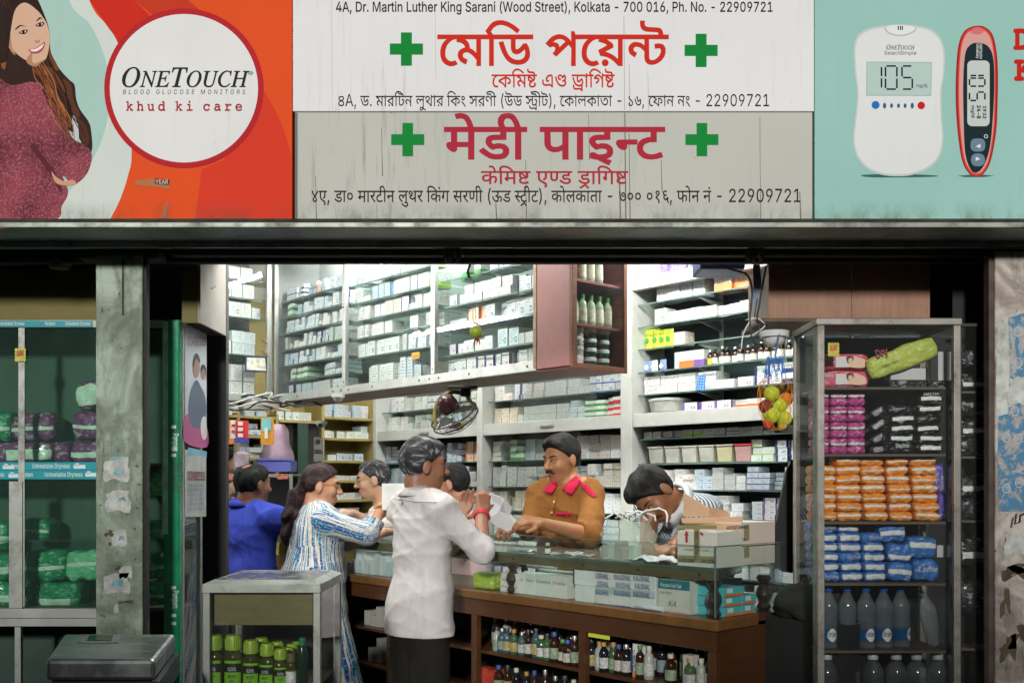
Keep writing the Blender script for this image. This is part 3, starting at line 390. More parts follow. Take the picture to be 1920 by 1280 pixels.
def mix(N, L, fac, a, b, mode='MIX'):
 m = N.new('ShaderNodeMix'); m.data_type = 'RGBA'; m.blend_type = mode
 for sock, v in ((m.inputs[0], fac), (m.inputs[6], a), (m.inputs[7], b)):
  if hasattr(v, 'links'): L.new(v, sock)
  elif isinstance(v, (int, float)): sock.default_value = v
  else: sock.default_value = tuple(v) + (1,) if len(v) == 3 else v
 return m.outputs[2]
def math_(N, L, op, a, b=None, c=None, clamp=False):
 m = N.new('ShaderNodeMath'); m.operation = op; m.use_clamp = clamp
 for s, v in zip(m.inputs, (a, b, c)):
  if v is None: continue
  if hasattr(v, 'links'): L.new(v, s)
  else: s.default_value = v
 return m.outputs[0]
def bump(N, L, b, src, strength=0.3, dist=0.005):
 n = N.new('ShaderNodeBump'); n.inputs['Strength'].default_value = strength; n.inputs['Distance'].default_value = dist
 L.new(src, n.inputs['Height']); L.new(n.outputs[0], b.inputs['Normal'])
def mat(name, col, rough=0.5, metal=0.0, var=0.12, vscale=6.0, bmp=0.0, bscale=60.0, bdist=0.002, dirt=0.0, dirtcol=(0.03,0.028,0.02), dscale=4.0,
  stretch=None, bstretch=None, objvar=0.0, **k):
 """a principled material with tonal variation, worn-in dirt and fine relief"""
 if name in MATS: return MATS[name]
 m = bpy.data.materials.new(name); MATS[name] = m
 N, L, b = nodes(m)
 setin(b, rough=rough, metal=metal, **k)
 c = None
 t = tex(N, L, 'noise', vscale, detail=5, stretch=stretch, rnd=True)
 lo = tuple(x*(1-var) for x in col); hi = tuple(min(1, x*(1+var)) for x in col)
 c = ramp(N, L, t.outputs[0], [(0.3, lo), (0.7, hi)]).outputs[0]
 if dirt:
  d = tex(N, L, 'noise', dscale, detail=8, rough=0.7, rnd=True)
  f = ramp(N, L, d.outputs[0], [(0.48, (0,0,0)), (0.72, (dirt,)*3)]).outputs[0]
  c = mix(N, L, f, c, dirtcol)
  rr = ramp(N, L, d.outputs[0], [(0.45, (rough,)*3), (0.7, (min(1, rough+0.3),)*3)]).outputs[0]
  L.new(rr, b.inputs['Roughness'])
 if objvar:
  oi = N.new('ShaderNodeObjectInfo')
  h = N.new('ShaderNodeHueSaturation')
  v = math_(N, L, 'MULTIPLY_ADD', oi.outputs['Random'], objvar*2, 1-objvar)
  L.new(v, h.inputs['Value']); L.new(c, h.inputs['Color']); c = h.outputs[0]
 L.new(c, b.inputs['Base Color'])
 if bmp:
  t2 = tex(N, L, 'noise', bscale, detail=4, stretch=bstretch, rnd=True)
  bump(N, L, b, t2.outputs[0], bmp, bdist)
 return m
def glass_mat(name, tint=(0.93,0.97,0.95), refl=1.0, haze=0.0, hazecol=(0.55,0.58,0.55), rough=0.02, dust=0.0):
 """window glass: lets light straight through, mirrors by Fresnel, carries a film of haze and dust"""
 if name in MATS: return MATS[name]
 m = bpy.data.materials.new(name); MATS[name] = m
 m.use_nodes = True
 N, L = m.node_tree.nodes, m.node_tree.links
 N.remove(N['Principled BSDF'])
 out = N['Material Output']
 tr = N.new('ShaderNodeBsdfTransparent'); tr.inputs[0].default_value = tint + (1,)
 gl = N.new('ShaderNodeBsdfGlossy'); gl.inputs['Roughness'].default_value = rough
 fr = N.new('ShaderNodeFresnel'); fr.inputs[0].default_value = 1.5
 mx = N.new('ShaderNodeMixShader')
 geo = N.new('ShaderNodeNewGeometry')       # one reflection per sheet, from the side that faces out
 L.new(math_(N, L, 'MULTIPLY', math_(N, L, 'MULTIPLY', fr.outputs[0], refl), math_(N, L, 'SUBTRACT', 1.0, geo.outputs['Backfacing'])), mx.inputs[0]); L.new(tr.outputs[0], mx.inputs[1]); L.new(gl.outputs[0], mx.inputs[2])
 last = mx.outputs[0]
 if haze or dust:
  df = N.new('ShaderNodeBsdfDiffuse'); df.inputs[0].default_value = hazecol + (1,)
  t = tex(N, L, 'noise', 3.0, detail=7, rough=0.65, stretch=(1, 1, 0.4))
  t2 = tex(N, L, 'noise', 90.0, detail=3)
  f = ramp(N, L, t.outputs[0], [(0.35, (haze*0.4,)*3), (0.75, (haze,)*3)]).outputs[0]
  s = ramp(N, L, t2.outputs[0], [(0.66, (0,0,0)), (0.74, (dust,)*3)]).outputs[0]
  mh = N.new('ShaderNodeMixShader')
  L.new(math_(N, L, 'ADD', f, s, clamp=True), mh.inputs[0]); L.new(last, mh.inputs[1]); L.new(df.outputs[0], mh.inputs[2])
  last = mh.outputs[0]
 L.new(last, out.inputs[0])
 return m
def emit_mat(name, col, s):
 if name in MATS: return MATS[name]
 m = bpy.data.materials.new(name); MATS[name] = m
 N, L, b = nodes(m)
 b.inputs['Base Color'].default_value = col + (1,)
 b.inputs['Emission Color'].default_value = col + (1,); b.inputs['Emission Strength'].default_value = s
 return m
def flat(name, col, rough=0.45):
 return mat(name, col, rough, var=0.06, vscale=9)
def print_mat(name, col, rough=0.7, streak=0.35, tint=(0.12,0.11,0.08), fleck=0.6):
 """printed vinyl hung outdoors: rain streaks and soot flecks"""
 if name in MATS: return MATS[name]
 m = bpy.data.materials.new(name); MATS[name] = m
 N, L, b = nodes(m); setin(b, rough=rough, spec=0.15)
 t = tex(N, L, 'n', 7.0, detail=6, rough=0.7, stretch=(6, 6, 0.35))
 t2 = tex(N, L, 'n', 1.1, detail=3)
 f = ramp(N, L, t.outputs[0], [(0.55, (0,0,0)), (0.74, (streak*1.3,)*3)]).outputs[0]
 g = ramp(N, L, t2.outputs[0], [(0.42, (0.12,)*3), (0.62, (1,)*3)]).outputs[0]
 fac = mix(N, L, 1.0, f, g, 'MULTIPLY')
 c = mix(N, L, fac, col, tint)
 t3 = tex(N, L, 'n', 55.0, detail=2, rough=0.5, stretch=(1,1,0.7))
 t4 = tex(N, L, 'n', 2.2, detail=3)
 fl = ramp(N, L, t3.outputs[0], [(0.735, (0,0,0)), (0.76, (fleck,)*3)]).outputs[0]
 fm = ramp(N, L, t4.outputs[0], [(0.5, (0,0,0)), (0.62, (1,)*3)]).outputs[0]
 c = mix(N, L, mix(N, L, 1.0, fl, fm, 'MULTIPLY'), c, (0.03,0.03,0.025))
 gp = N.new('ShaderNodeNewGeometry'); sz = N.new('ShaderNodeSeparateXYZ'); L.new(gp.outputs['Position'], sz.inputs[0])
 lowz = math_(N, L, 'MULTIPLY', math_(N, L, 'SUBTRACT', 2.47, sz.outputs[2], clamp=True), 11.0, clamp=True)
 tg = tex(N, L, 'n', 16, detail=6, rough=.7, stretch=(1,1,.5)); c = mix(N, L, math_(N, L, 'MULTIPLY', lowz, ramp(N, L, tg.outputs[0], [(.42,(0,)*3),(.7,(.8,)*3)]).outputs[0]), c, (.10,.085,.055))
 t5 = tex(N, L, 'n', 3.0, detail=4)
 c = mix(N, L, ramp(N, L, t5.outputs[0], [(0.3, (0,)*3), (0.75, (0.14,)*3)]).outputs[0], c, tuple(x*0.55 for x in col))
 L.new(c, b.inputs['Base Color'])
 t6 = tex(N, L, 'n', 5.0, detail=2)
 bump(N, L, b, t6.outputs[0], 0.08, 0.01)
 return m
def wood_mat(name, col, rough=0.5, grain=(1,1,14), var=0.3, coat=0.0, scale=3.0, dirt=0.0):
 if name in MATS: return MATS[name]
 m = bpy.data.materials.new(name); MATS[name] = m
 N, L, b = nodes(m); setin(b, rough=rough, coat=coat)
 t = tex(N, L, 'n', scale, detail=8, rough=0.65, dist=0.6, stretch=grain, rnd=True)
 c = ramp(N, L, t.outputs[0], [(0.25, tuple(x*(1-var) for x in col)), (0.55, col), (0.8, tuple(x*(1+var) for x in col))]).outputs[0]
 if dirt:
  d = tex(N, L, 'n', 3.5, detail=8, rough=0.7)
  c = mix(N, L, ramp(N, L, d.outputs[0], [(0.45, (0,0,0)), (0.7, (dirt,)*3)]).outputs[0], c, tuple(x*0.25 for x in col))
 L.new(c, b.inputs['Base Color'])
 bump(N, L, b, t.outputs[0], 0.15, 0.002)
 return m
# lettering
GLYPH = {}
def glyph(k):
 """outline of one glyph in ems: advance and contours, decoded from coordinate steps"""
 if k in GLYPH: return GLYPH[k]
 s = GDATA.get(k) or GDATA[46]
 cs = []
 for c in s[1:]:
  x = y = 0; pts = []
  for i in range(0, len(c), 2):
   x += c[i]; y += c[i+1]; pts.append((x/200.0, y/200.0))
  cs.append(pts)
 GLYPH[k] = (s[0]/200.0, cs)
 return GLYPH[k]
def area2(c): return sum(c[i-1][0]*c[i][1] - c[i][0]*c[i-1][1] for i in range(len(c)))
def inpoly(p, c):
 r = False
 for i in range(len(c)):
  (x0, y0), (x1, y1) = c[i-1], c[i]
  if (y0 > p[1]) != (y1 > p[1]) and p[0] < (x1-x0)*(p[1]-y0)/(y1-y0) + x0: r = not r
 return r
def embolden(c, w):
 n = len(c); out = []
 for i in range(n):
  a, b, d = Vector(c[i-1]), Vector(c[i]), Vector(c[(i+1) % n])
  e0 = (b-a).normalized() if (b-a).length > 1e-9 else Vector((1,0)); e1 = (d-b).normalized() if (d-b).length > 1e-9 else e0
  nn = Vector((-(e0.y+e1.y), e0.x+e1.x))
  nn = nn.normalized() if nn.length > 1e-6 else Vector((-e0.y, e0.x))
  k = 1.0/max(0.5, nn.dot(Vector((-e0.y, e0.x))))
  out.append(tuple(b + nn*w*k))
 return out
def winding(p, cs):
 w = 0
 for c in cs:
  for i in range(len(c)):
   (x0, y0), (x1, y1) = c[i-1], c[i]
   if (y0 <= p[1]) != (y1 <= p[1]):
    side = (x1-x0)*(p[1]-y0) - (p[0]-x0)*(y1-y0)
    if y1 > y0 and side > 0: w += 1
    elif y1 <= y0 and side < 0: w -= 1
 return w
TRIS = {}
def glyph_tris(k, bold=0.0):
 """triangles of one glyph; overlapping strokes are merged by winding number"""
 if (k, bold) in TRIS: return TRIS[(k, bold)]
 adv, cs = glyph(k)
 if not cs: return adv, []
 if bold:
  sgn = 1 if sum(area2(c) for c in cs) < 0 else -1
  cs = [embolden(c, bold*sgn) for c in cs]
 vs, es = [], []
 for c in cs:
  n = len(vs); m = len(c)
  vs += [Vector(p) for p in c]; es += [(n+i, n+(i+1) % m) for i in range(m)]
 ov, _, of = delaunay_2d_cdt(vs, es, [], 0, 1e-5)[:3]
 tr = []
 for f in of:
  c = ((ov[f[0]].x+ov[f[1]].x+ov[f[2]].x)/3, (ov[f[0]].y+ov[f[1]].y+ov[f[2]].y)/3)
  if winding(c, cs): tr.append(tuple(f))
 TRIS[(k, bold)] = (adv, [([(p.x, p.y) for p in ov], tr)])
 return TRIS[(k, bold)]
SERIF, SLAB = 30000, 40000
def keys(s, font=0): return [font + ord(c) if (font + ord(c)) in GDATA else ord(c) for c in s]
def write(ks, name, m, parent, O, X, U, width=None, height=0.1, bold=0.0, space=0.0, shear=0.0, sizes=None, lift=0.0):
 """flat lettering: keys ks from point O along X with up U; height = em size; width squeezes the line to that length"""
 ks = keys(ks) if isinstance(ks, str) else ks
 O, X, U = Vector(O), Vector(X).normalized(), Vector(U).normalized()
 Nn = X.cross(U)
 items = []; x = 0.0
 for i, k in enumerate(ks):
  sz = sizes[i] if sizes else 1.0
  adv, tr = glyph_tris(k, bold)
  items.append((x, sz, tr)); x += (adv + space)*sz
 x -= space
 sx = height if width is None else width / max(x, 1e-6)
 mb = MB(); q = 0
 for x0, sz, tr in items:
  for j, (pts, t) in enumerate(tr):
   off = lift + (0.00012*(j+1) + 0.00005*(q % 4))
   mb.add([O + X*((x0 + (px + shear*py)*sz)*sx) + U*(py*sz*height) + Nn*off for px, py in pts], t)
  q += 1
 o = mb.build(name, m, parent)
 return o
def cat(pts, n=6, closed=True):
 """a smooth closed curve through pixel points"""
 out = []; m = len(pts)
 for i in range(m if closed else m-1):
  if closed: p0, p1, p2, p3 = pts[i-1], pts[i], pts[(i+1) % m], pts[(i+2) % m]
  else: p0, p1, p2, p3 = pts[max(0,i-1)], pts[i], pts[i+1], pts[min(m-1,i+2)]
  for k in range(n):
   t = k/n
   out.append(tuple(0.5*(2*b + (c-a)*t + (2*a-5*b+4*c-d)*t*t + (-a+3*b-3*c+d)*t**3) for a, b, c, d in zip(p0, p1, p2, p3)))
 if not closed: out.append(tuple(pts[-1]))
 return out
def decal(name, polys, Y, m, parent=None, lift=0.0):
 """flat print: pixel polygons on the plane at depth Y, lifted towards the street"""
 mb = MB()
 for pl in polys:
  ps = [P(x, y, Y) - Vector((0, lift, 0)) for x, y in pl]
  t = tessellate_polygon([ps])
  n = len(mb.v); mb.add(ps, t)
 return mb.build(name, m, parent)
# ================================================================== STREET AND BUILDING
M_pave = mat('pavement', (0.11,0.105,0.095), 0.85, var=0.3, vscale=2.5, bmp=0.5, bscale=30, dirt=0.5, dscale=1.5)
M_road = mat('asphalt', (0.05,0.05,0.052), 0.9, var=0.25, vscale=3, bmp=0.6, bscale=120)
M_dark = mat('dull_black', (0.012,0.012,0.012), 0.75, var=0.4, vscale=5, bmp=0.2, bscale=40)  # near black, tone varies at random
M_steel = mat('aluminium', (0.46,0.46,0.45), 0.38, 0.75, var=0.12, vscale=8, dirt=0.55, dirtcol=(0.10,0.09,0.075), dscale=9, bmp=0.05, bscale=80)
M_steel_dull = mat('aluminium_dull', (0.40,0.42,0.38), 0.5, 0.55, var=0.15, vscale=7, dirt=0.7, dirtcol=(0.06,0.06,0.045), dscale=7, bmp=0.1, bscale=60)
M_wall_in = mat('shop_plaster', (0.55,0.53,0.47), 0.8, var=0.08, bmp=0.1, bscale=30)
M_ceil = mat('shop_ceiling', (0.62,0.61,0.58), 0.85, var=0.06)
def slab(name, lo, hi, m, label=None, xf=None):
 return struct(MB().box(lo, hi).build(name, m, xf=xf), label)
slab('road', (-40,-8.6,-0.3), (40,0.6,-0.14), M_road)
slab('pavement', (-40,0.6,-0.3), (40,3.6,0.0), M_pave)
slab('floor', (-9,3.6,-0.3), (9,14,0.004), mat('shop_floor', (0.22,0.2,0.17), 0.4, var=0.2, dirt=0.3))
slab('far_pavement', (-40,-10.5,-0.3), (40,-8.6,0.0), M_pave)
bld = thing('shade_block', 'unseen block added across the road behind the camera, shading the lower front', 'building', (0,-11,0))  # added out of view, its height shades the low street front
MB().box((-30,-20,0), (30,-10.5,4.75)).build('wall', mat('opposite_plaster', (0.25,0.23,0.2), 0.9, var=0.2, vscale=0.8, dirt=0.4, dscale=0.8), bld)
mb = MB()
for i in range(-9, 10):
 for zz in (1.0, 3.9):
  mb.box((i*3.0-0.6,-10.51,zz), (i*3.0+0.6,-10.46,zz+1.5))
mb.build('window', mat('dark_pane', (0.02,0.022,0.025), 0.15), bld)
# shop shell: side walls, back walls, ceiling; the room stands at an angle behind the street front
slab('wall_street_upper', (-9,3.98,2.46), (9,4.2,6.0), M_dark)
slab('wall_right_side', (2.62,3.9,0.0), (2.8,14,3.2), M_dark)
slab('wall_left_side', (-5.2,4.3,0.0), (-5.0,14,3.2), M_wall_in)
slab('ceiling', (-9,4.2,3.02), (9,14,3.2), M_ceil)
slab('wall_back', (-8.9,4.86,0.0), (-1.0,5.0,3.02), M_wall_in, xf=ROOM)
slab('wall_back_left', (-7.25,-1.0,0.0), (-7.1,4.86,3.02), M_wall_in, xf=ROOM)
# lintel with the shutter housing, in dull black
BEAM_Z = 2.33
mb = MB(); mb.box((-3.4,3.75,BEAM_Z), (3.4,3.795,3.5)); mb.build('lintel', M_dark, bevel=0.008)
struct(bpy.data.objects['lintel'])
sb = thing('shutter_box', 'black rolling shutter box and guide rail above the shop opening', 'shutter', (0.2,3.72,2.33))
mb = MB(); mb.box((-1.27,3.70,2.345), (1.75,3.748,2.40)); mb.build('rail', mat('dark_grey', (0.03,0.03,0.03), 0.6, var=0.4), sb, bevel=0.004)  # rail in dark grey
mb = MB(); mb.cyl((-1.3,3.84,2.43), (1.75,3.84,2.43), 0.04, n=10)
mb.build('roller', M_dark, sb, smooth=True)
# pillars
def pillar_mat(name, base, pale, darkc, seed, mint):
 m = bpy.data.materials.new(name); N, L, b = nodes(m); setin(b, rough=0.75)
 t = tex(N, L, 'n', 2.6+seed, detail=9, rough=0.7, dist=1.2)
 t2 = tex(N, L, 'n', 9, detail=7, rough=0.7, stretch=(1.6,1.6,0.6))
 t3 = tex(N, L, 'n', 46, detail=3, rough=0.6)
 t4 = tex(N, L, 'n', 5.5, detail=6, rough=0.75, stretch=(5,5,0.5))
 c = ramp(N, L, t.outputs[0], [(0.30, darkc), (0.46, base), (0.55, pale), (0.7, mint)]).outputs[0]
 c = mix(N, L, ramp(N, L, t2.outputs[0], [(0.5, (0,)*3), (0.64, (0.75,)*3)]).outputs[0], c, tuple(x*0.5 for x in base))
 c = mix(N, L, ramp(N, L, t4.outputs[0], [(0.57, (0,)*3), (0.74, (0.85,)*3)]).outputs[0], c, (0.025,0.024,0.018))
 c = mix(N, L, ramp(N, L, t3.outputs[0], [(0.66, (0,)*3), (0.72, (0.9,)*3)]).outputs[0], c, (0.02,0.02,0.016))
 L.new(c, b.inputs['Base Color']); bump(N, L, b, t2.outputs[0], 0.5, 0.004)
 return m
PM1 = pillar_mat('green_tinted_concrete', (0.25,0.31,0.23), (0.38,0.46,0.36), (0.085,0.105,0.075), 0.0, (0.48,0.57,0.46))  # greenish light of this side tinted into the concrete colours
PM2 = pillar_mat('peeling_plaster', (0.34,0.29,0.25), (0.55,0.49,0.44), (0.15,0.12,0.095), 0.7, (0.62,0.57,0.53))
def pillar(xa, xb, Y, m, label, xc=None):
 t = thing('pillar', label, 'pillar', (((xa+xb)/2-960)*Y/F, Y+0.1, 0))
 t['kind'] = 'structure'
 x0, x1 = (xa-960)*Y/F, (xb-960)*Y/F
 mb = MB(); mb.box((x0,Y,0.0), (x1,Y+0.055,BEAM_Z+0.008)); o = mb.build('shaft', m, t, bevel=0.006)
 return t, x0, x1
pl, px0, px1 = pillar(179, 267, 3.66, PM1, 'green tinted concrete pillar with torn sticker scraps')
mb = MB(); mb.box((px1+0.001,3.67,0), (px1+0.012,3.70,BEAM_Z)); mb.build('edge_strip', M_dark, pl)  # shade on the pillar's right side, put in as a black strip
mb = MB(); mb.box((px0-0.07,3.665,BEAM_Z-0.004), (px1+0.06,3.745,BEAM_Z+0.022)); mb.build('capital', mat('dark_grey_green', (0.05,0.055,0.045), 0.8, var=0.4), pl, bevel=0.004)  # ledge in a dark grey green
mb = MB()
for dx in (0.098, 0.103): mb.box((px0+dx,3.6575,2.115), (px0+dx+0.0025,3.6605,2.318))
mb.build('wire', M_dark, pl)
M_paper = mat('weathered_paper', (0.52,0.54,0.50), 0.8, var=0.25, vscale=25, dirt=0.55, dirtcol=(0.13,0.12,0.09), dscale=16)
M_paperblue = mat('faded_blue_print', (0.20,0.38,0.42), 0.8, var=0.4, vscale=35, dirt=0.5, dirtcol=(0.4,0.4,0.36), dscale=20)
def scrap(px, py, w, h, Y, m, parent, seed, name='sticker_scrap', jag=0.16, lift=0.0012):
 r = random.Random(seed); n = 22; pts = []
 for i in range(n):
  a = 2*math.pi*i/n; c, s_ = math.cos(a), math.sin(a)
  k = 1/max(abs(c), abs(s_))
  k *= 1 - jag*r.random()*(2.2 if (i//4) % 2 else 0.5)
  pts.append((px + c*k*w/2, py + s_*k*h/2))
 return decal(name, [pts], Y, m, parent, lift)
for i, (x, y, w, h) in enumerate([(219,880,52,50),(222,940,50,44),(224,1008,30,34),(220,1093,52,40),(218,1140,10,18),(236,1072,26,26)]):
 scrap(x, y, w, h, 3.66, M_paper, pl, 20+i)
for i, (x, y, w, h) in enumerate([(218,859,26,9),(222,884,20,12),(230,935,14,9),(228,1008,12,10),(220,1092,24,16)]):
 scrap(x, y, w, h, 3.66, M_paperblue, pl, 40+i, lift=0.0022, jag=0.3)
M_brownpatch = mat('bare_brown_patch', (0.10,0.065,0.04), 0.9, var=0.4, vscale=20)
for i, (x, y, w, h) in enumerate([(205,1000,20,16),(214,1016,22,14),(236,1128,34,7),(222,1064,16,10)]):
 scrap(x, y, w, h, 3.66, M_brownpatch, pl, 60+i, name='bare_patch', jag=0.45, lift=0.0006)
pr, qx0, qx1 = pillar(1866, 2040, 3.6, PM2, 'peeling plaster pillar with torn blue posters at the right edge')
mb = MB(); mb.box((qx0-0.018,3.61,0), (qx0-0.001,3.65,BEAM_Z)); mb.build('edge_strip', mat('rusty_edge', (0.09,0.06,0.05), 0.7, 0.2, var=0.4, vscale=14), pr)
M_poster = bpy.data.materials.new('torn_blue_poster'); N, L, b = nodes(M_poster); setin(b, rough=0.7)
t = tex(N, L, 'n', 9, detail=8, rough=0.7, dist=0.8); t2 = tex(N, L, 'n', 26, detail=5, rough=0.7)
c = ramp(N, L, t.outputs[0], [(0.42, (0.42,0.40,0.38)), (0.47, (0.07,0.21,0.36)), (0.56, (0.06,0.19,0.33)), (0.61, (0.38,0.36,0.34))], 'LINEAR').outputs[0]
c = mix(N, L, ramp(N, L, t2.outputs[0], [(0.56, (0,)*3), (0.6, (1,)*3)]).outputs[0], c, (0.36,0.33,0.30))
L.new(c, b.inputs['Base Color'])
decal('poster', [[(1872,596),(1893,604),(1900,690),(1893,700),(1893,780),(1868,790),(1867,700)]], 3.6, M_paper, pr, 0.0012)
decal('poster', [[(1890,596),(1925,585),(1990,590),(1990,960),(1874,958),(1870,865),(1872,780),(1890,775),(1893,690)]], 3.6, M_poster, pr, 0.0018)
scrap(1906, 735, 36, 60, 3.6, M_paper, pr, 91, 'poster_scrap', lift=0.003)
scrap(1908, 1022, 56, 46, 3.6, M_paper, pr, 92, 'poster_scrap', lift=0.002)
for i, (x, y, w, h) in enumerate([(1904,1075,60,40),(1885,1130,22,60),(1912,1190,40,50),(1890,1215,36,60)]):
 scrap(x, y, w, h, 3.6, M_brownpatch, pr, 70+i, name='bare_patch', jag=0.6, lift=0.0007)
M_ink = flat('black_paint', (0.012,0.012,0.012))
M_white_print = flat('white_ink', (0.55,0.58,0.6))
for x, y in ((1908,622),(1908,680),(1902,770),(1886,820),(1908,822),(1886,915),(1910,905)):
 ring = [(x+8*math.cos(a), y+9*math.sin(a)) for a in np.linspace(0, 2*math.pi, 17)]
 inr = [(x+6.6*math.cos(a), y+7.6*math.sin(a)) for a in np.linspace(2*math.pi, 0, 17)]
 decal('print', [ring + inr], 3.6, M_white_print, pr, 0.0034)
 write('VICKS', 'lettering', M_white_print, pr, P(x-6.4,y+2.6,3.6), (1,0,0), (0,0,1), width=12.5*3.6/F, height=8.5*3.6/F, bold=0.02, lift=0.0034)
mb = MB(); mb.tube([P(x,y,3.598) for x,y in [(1896,988),(1899,972),(1906,962),(1903,982),(1912,978),(1913,966),(1926,960)]], 0.0035); mb.build('painted_mark', M_ink, pr)
# dark back of the right hand recess beyond the pillar
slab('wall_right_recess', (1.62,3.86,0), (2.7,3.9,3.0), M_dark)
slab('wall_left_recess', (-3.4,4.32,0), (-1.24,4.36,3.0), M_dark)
# ================================================================== SIGNBOARDS
SY = 3.4
SBOT, STOP = zat(417, SY), zat(-160, SY)
sx = lambda x: (x-960)*SY/F
def board(name, label, x0, x1, y0, y1, m, cat_='signboard', dy=0.0):
 t = thing(name, label, cat_, (sx((x0+x1)/2), SY+0.1, zat(y1, SY)))
 mb = MB(); mb.box((sx(x0),SY+dy,zat(y1,SY)), (sx(x1),SY+0.19,zat(y0,SY)))
 mb.build('panel', m, t, bevel=0.002)
 return t
PR = lambda n, c, **k: print_mat(n, srgb(*c), **k)
adv = board('advertising_board', 'orange advertising board with smiling woman and white logo disc, left of the shop name', -560, 548, -160, 415, PR('orange_vinyl', (236,84,32), streak=0.25))
ben = board('shop_signboard', 'white shop signboard with red Bengali lettering and two green crosses', 549, 1526.5, -160, 209, PR('white_vinyl', (238,238,238), streak=0.4))
hin = board('shop_signboard', 'grey shop signboard with crimson Hindi lettering below the white board', 553, 1524, 210, 415, PR('grey_vinyl', (200,201,192), streak=0.6, tint=(0.05,0.045,0.03)), dy=0.004)
adr = board('advertising_board', 'mint green advertising board with two glucose meters, right of the shop name', 1527.5, 2500, -160, 417, PR('mint_vinyl', (160,206,196), streak=0.45, tint=(0.05,0.07,0.06)))
decal('trim', [[(553,212),(558,212),(558,415),(553,415)]], SY+0.004, PR('grey_trim', (120,122,112)), hin, 0.0006)
fr = thing('sign_frame', 'grimy metal trough and rail along the bottom of the signboards', 'sign frame', (0,SY+0.1,SBOT-0.05))
mb = MB(); mb.box((-3,SY-0.006,zat(427,SY)), (3,SY+0.016,SBOT-0.001)); mb.build('rail', mat('sooty_rail', (0.36,0.39,0.33), 0.5, 0.3, var=0.3, vscale=5, dirt=0.9, dirtcol=(0.03,0.03,0.02), dscale=6), fr, bevel=0.002)
mb = MB(); mb.box((-3,SY+0.018,zat(427,SY)+0.004), (3,3.735,zat(427,SY)+0.012)); mb.build('soffit_sheet', mat('soffit_metal', (0.40,0.46,0.42), 0.4, 0.25, var=0.3, vscale=2.5, dirt=0.6, dirtcol=(0.05,0.06,0.04), dscale=3), fr)
mb = MB(); mb.box((-3,3.60,zat(427,SY)-0.02), (3,3.615,zat(427,SY)+0.003)); mb.build('lip', M_steel_dull, fr)
mb = MB(); mb.box((-3,SY-0.003,SBOT), (3,SY-0.0005,SBOT+0.012)); mb.build('grime_line', mat('soot_line', (0.035,0.033,0.025), 0.9, var=0.5, vscale=20), fr)
# left board: printed picture
L1 = 0.0004
def dc(pl, col, i, name='print', par=adv, **k):
 key = 'ink_%d_%d_%d' % col
 return decal(name, pl if isinstance(pl[0][0], (tuple, list)) else [pl], SY, print_mat(key, srgb(*col), streak=0.3, **k), par, L1 + 0.00012*i)
dc([(250,-160),(352,-160),(352,0),(375,20),(300,40),(250,0)], (206,58,28), 0)
dc(cat([(492,165),(525,225),(546,290)],8,False) + [(547.5,415),(366,415),(378,318),(420,300)], (226,62,38), 0)
dc([(160,-160),(250,-160),(250,0),(286,34),(222,84)] + cat([(222,84),(200,48),(167,0)],6,False)[1:], (214,42,26), 1)
sw = cat([(-560,-160),(120,-160),(167,0),(200,48),(222,84),(240,160),(247,285),(240,330),(225,375),(205,414)],8,False)
dc(sw + [(-560,414)], (218,226,218), 2)
tl = cat([(100,-160),(130,0),(168,45),(194,100),(206,160),(203,215),(188,270),(160,320),(120,370),(84,413)],8,False)
dc([(-560,-160)] + tl + [(-560,413)], (176,210,200), 3)
cx, cy = 345, 166
circ = lambda r, n=72, x=cx, y=cy: [(x+r*math.cos(2*math.pi*i/n), y+r*math.sin(2*math.pi*i/n)) for i in range(n)]
dc(circ(149.5), (190,36,44), 4)
dc(circ(139), (236,236,234), 5)
# printed portrait of a woman, seen from the side, smiling to the front
dc(cat([(-40,-60),(40,-70),(62,-20),(80,20),(92,55),(95,95),(105,118),(116,135),(130,150),(140,160),(143,185),(150,205),(166,228),(171,245),(173,280),(163,290),(150,262),(140,250),(120,240),(60,200),(20,170),(-20,120)],6), (52,32,24), 6)
for k, (pts, c_) in enumerate([([(60,118),(80,124),(100,130),(118,158),(124,176),(108,160),(86,150),(66,138)],(112,62,34)), ([(118,150),(134,160),(138,186),(150,214),(142,222),(128,190)],(96,54,32)),
     ([(140,220),(160,234),(168,262),(160,276),(150,250)],(84,48,30)), ([(5,70),(12,100),(10,130),(2,120)],(150,84,40)), ([(92,88),(100,112),(112,130),(104,132),(94,112)],(122,68,36))]):
 dc(cat(pts,5), c_, 11+k*0.3)
dc(cat([(-20,140),(20,160),(60,154),(100,165),(112,185),(122,225),(136,258),(158,272),(171,285),(171,306),(160,330),(138,346),(118,330),(128,360),(116,386),(96,413),(-60,413),(-60,200)],6), (142,58,72), 10)
dc(cat([(58,276),(66,272),(84,296),(104,324),(116,354),(112,358),(96,330),(76,302)],6), (96,40,50), 12)
dc(cat([(28,200),(44,172),(72,172),(98,200),(116,246),(140,284),(150,312),(128,318),(96,292),(58,250)],6), (158,74,88), 12.5)
dc(cat([(97,322),(106,332),(120,340),(138,338),(142,346),(120,348),(104,342)],5), (214,160,130), 14)
dc(cat([(136,218),(146,232),(148,262),(140,260)],5), (200,208,212), 14)
dc(cat([(26,15),(46,4),(66,10),(80,30),(90,50),(94,72),(91,98),(84,114),(66,120),(46,112),(28,98),(18,84),(16,55)],6), (224,182,154), 15)
dc(cat([(62,96),(60,112),(66,120),(84,112),(78,118),(66,126),(50,116)],4), (190,136,108), 15.5)
dc(cat([(18,60),(24,90),(30,104),(22,98),(14,80)],4), (196,140,110), 15.5)
dc(cat([(-10,20),(22,-20),(60,-12),(76,16),(86,40),(72,22),(48,6),(30,18),(22,50),(16,96),(8,118),(-30,110)],6), (46,28,22), 17)
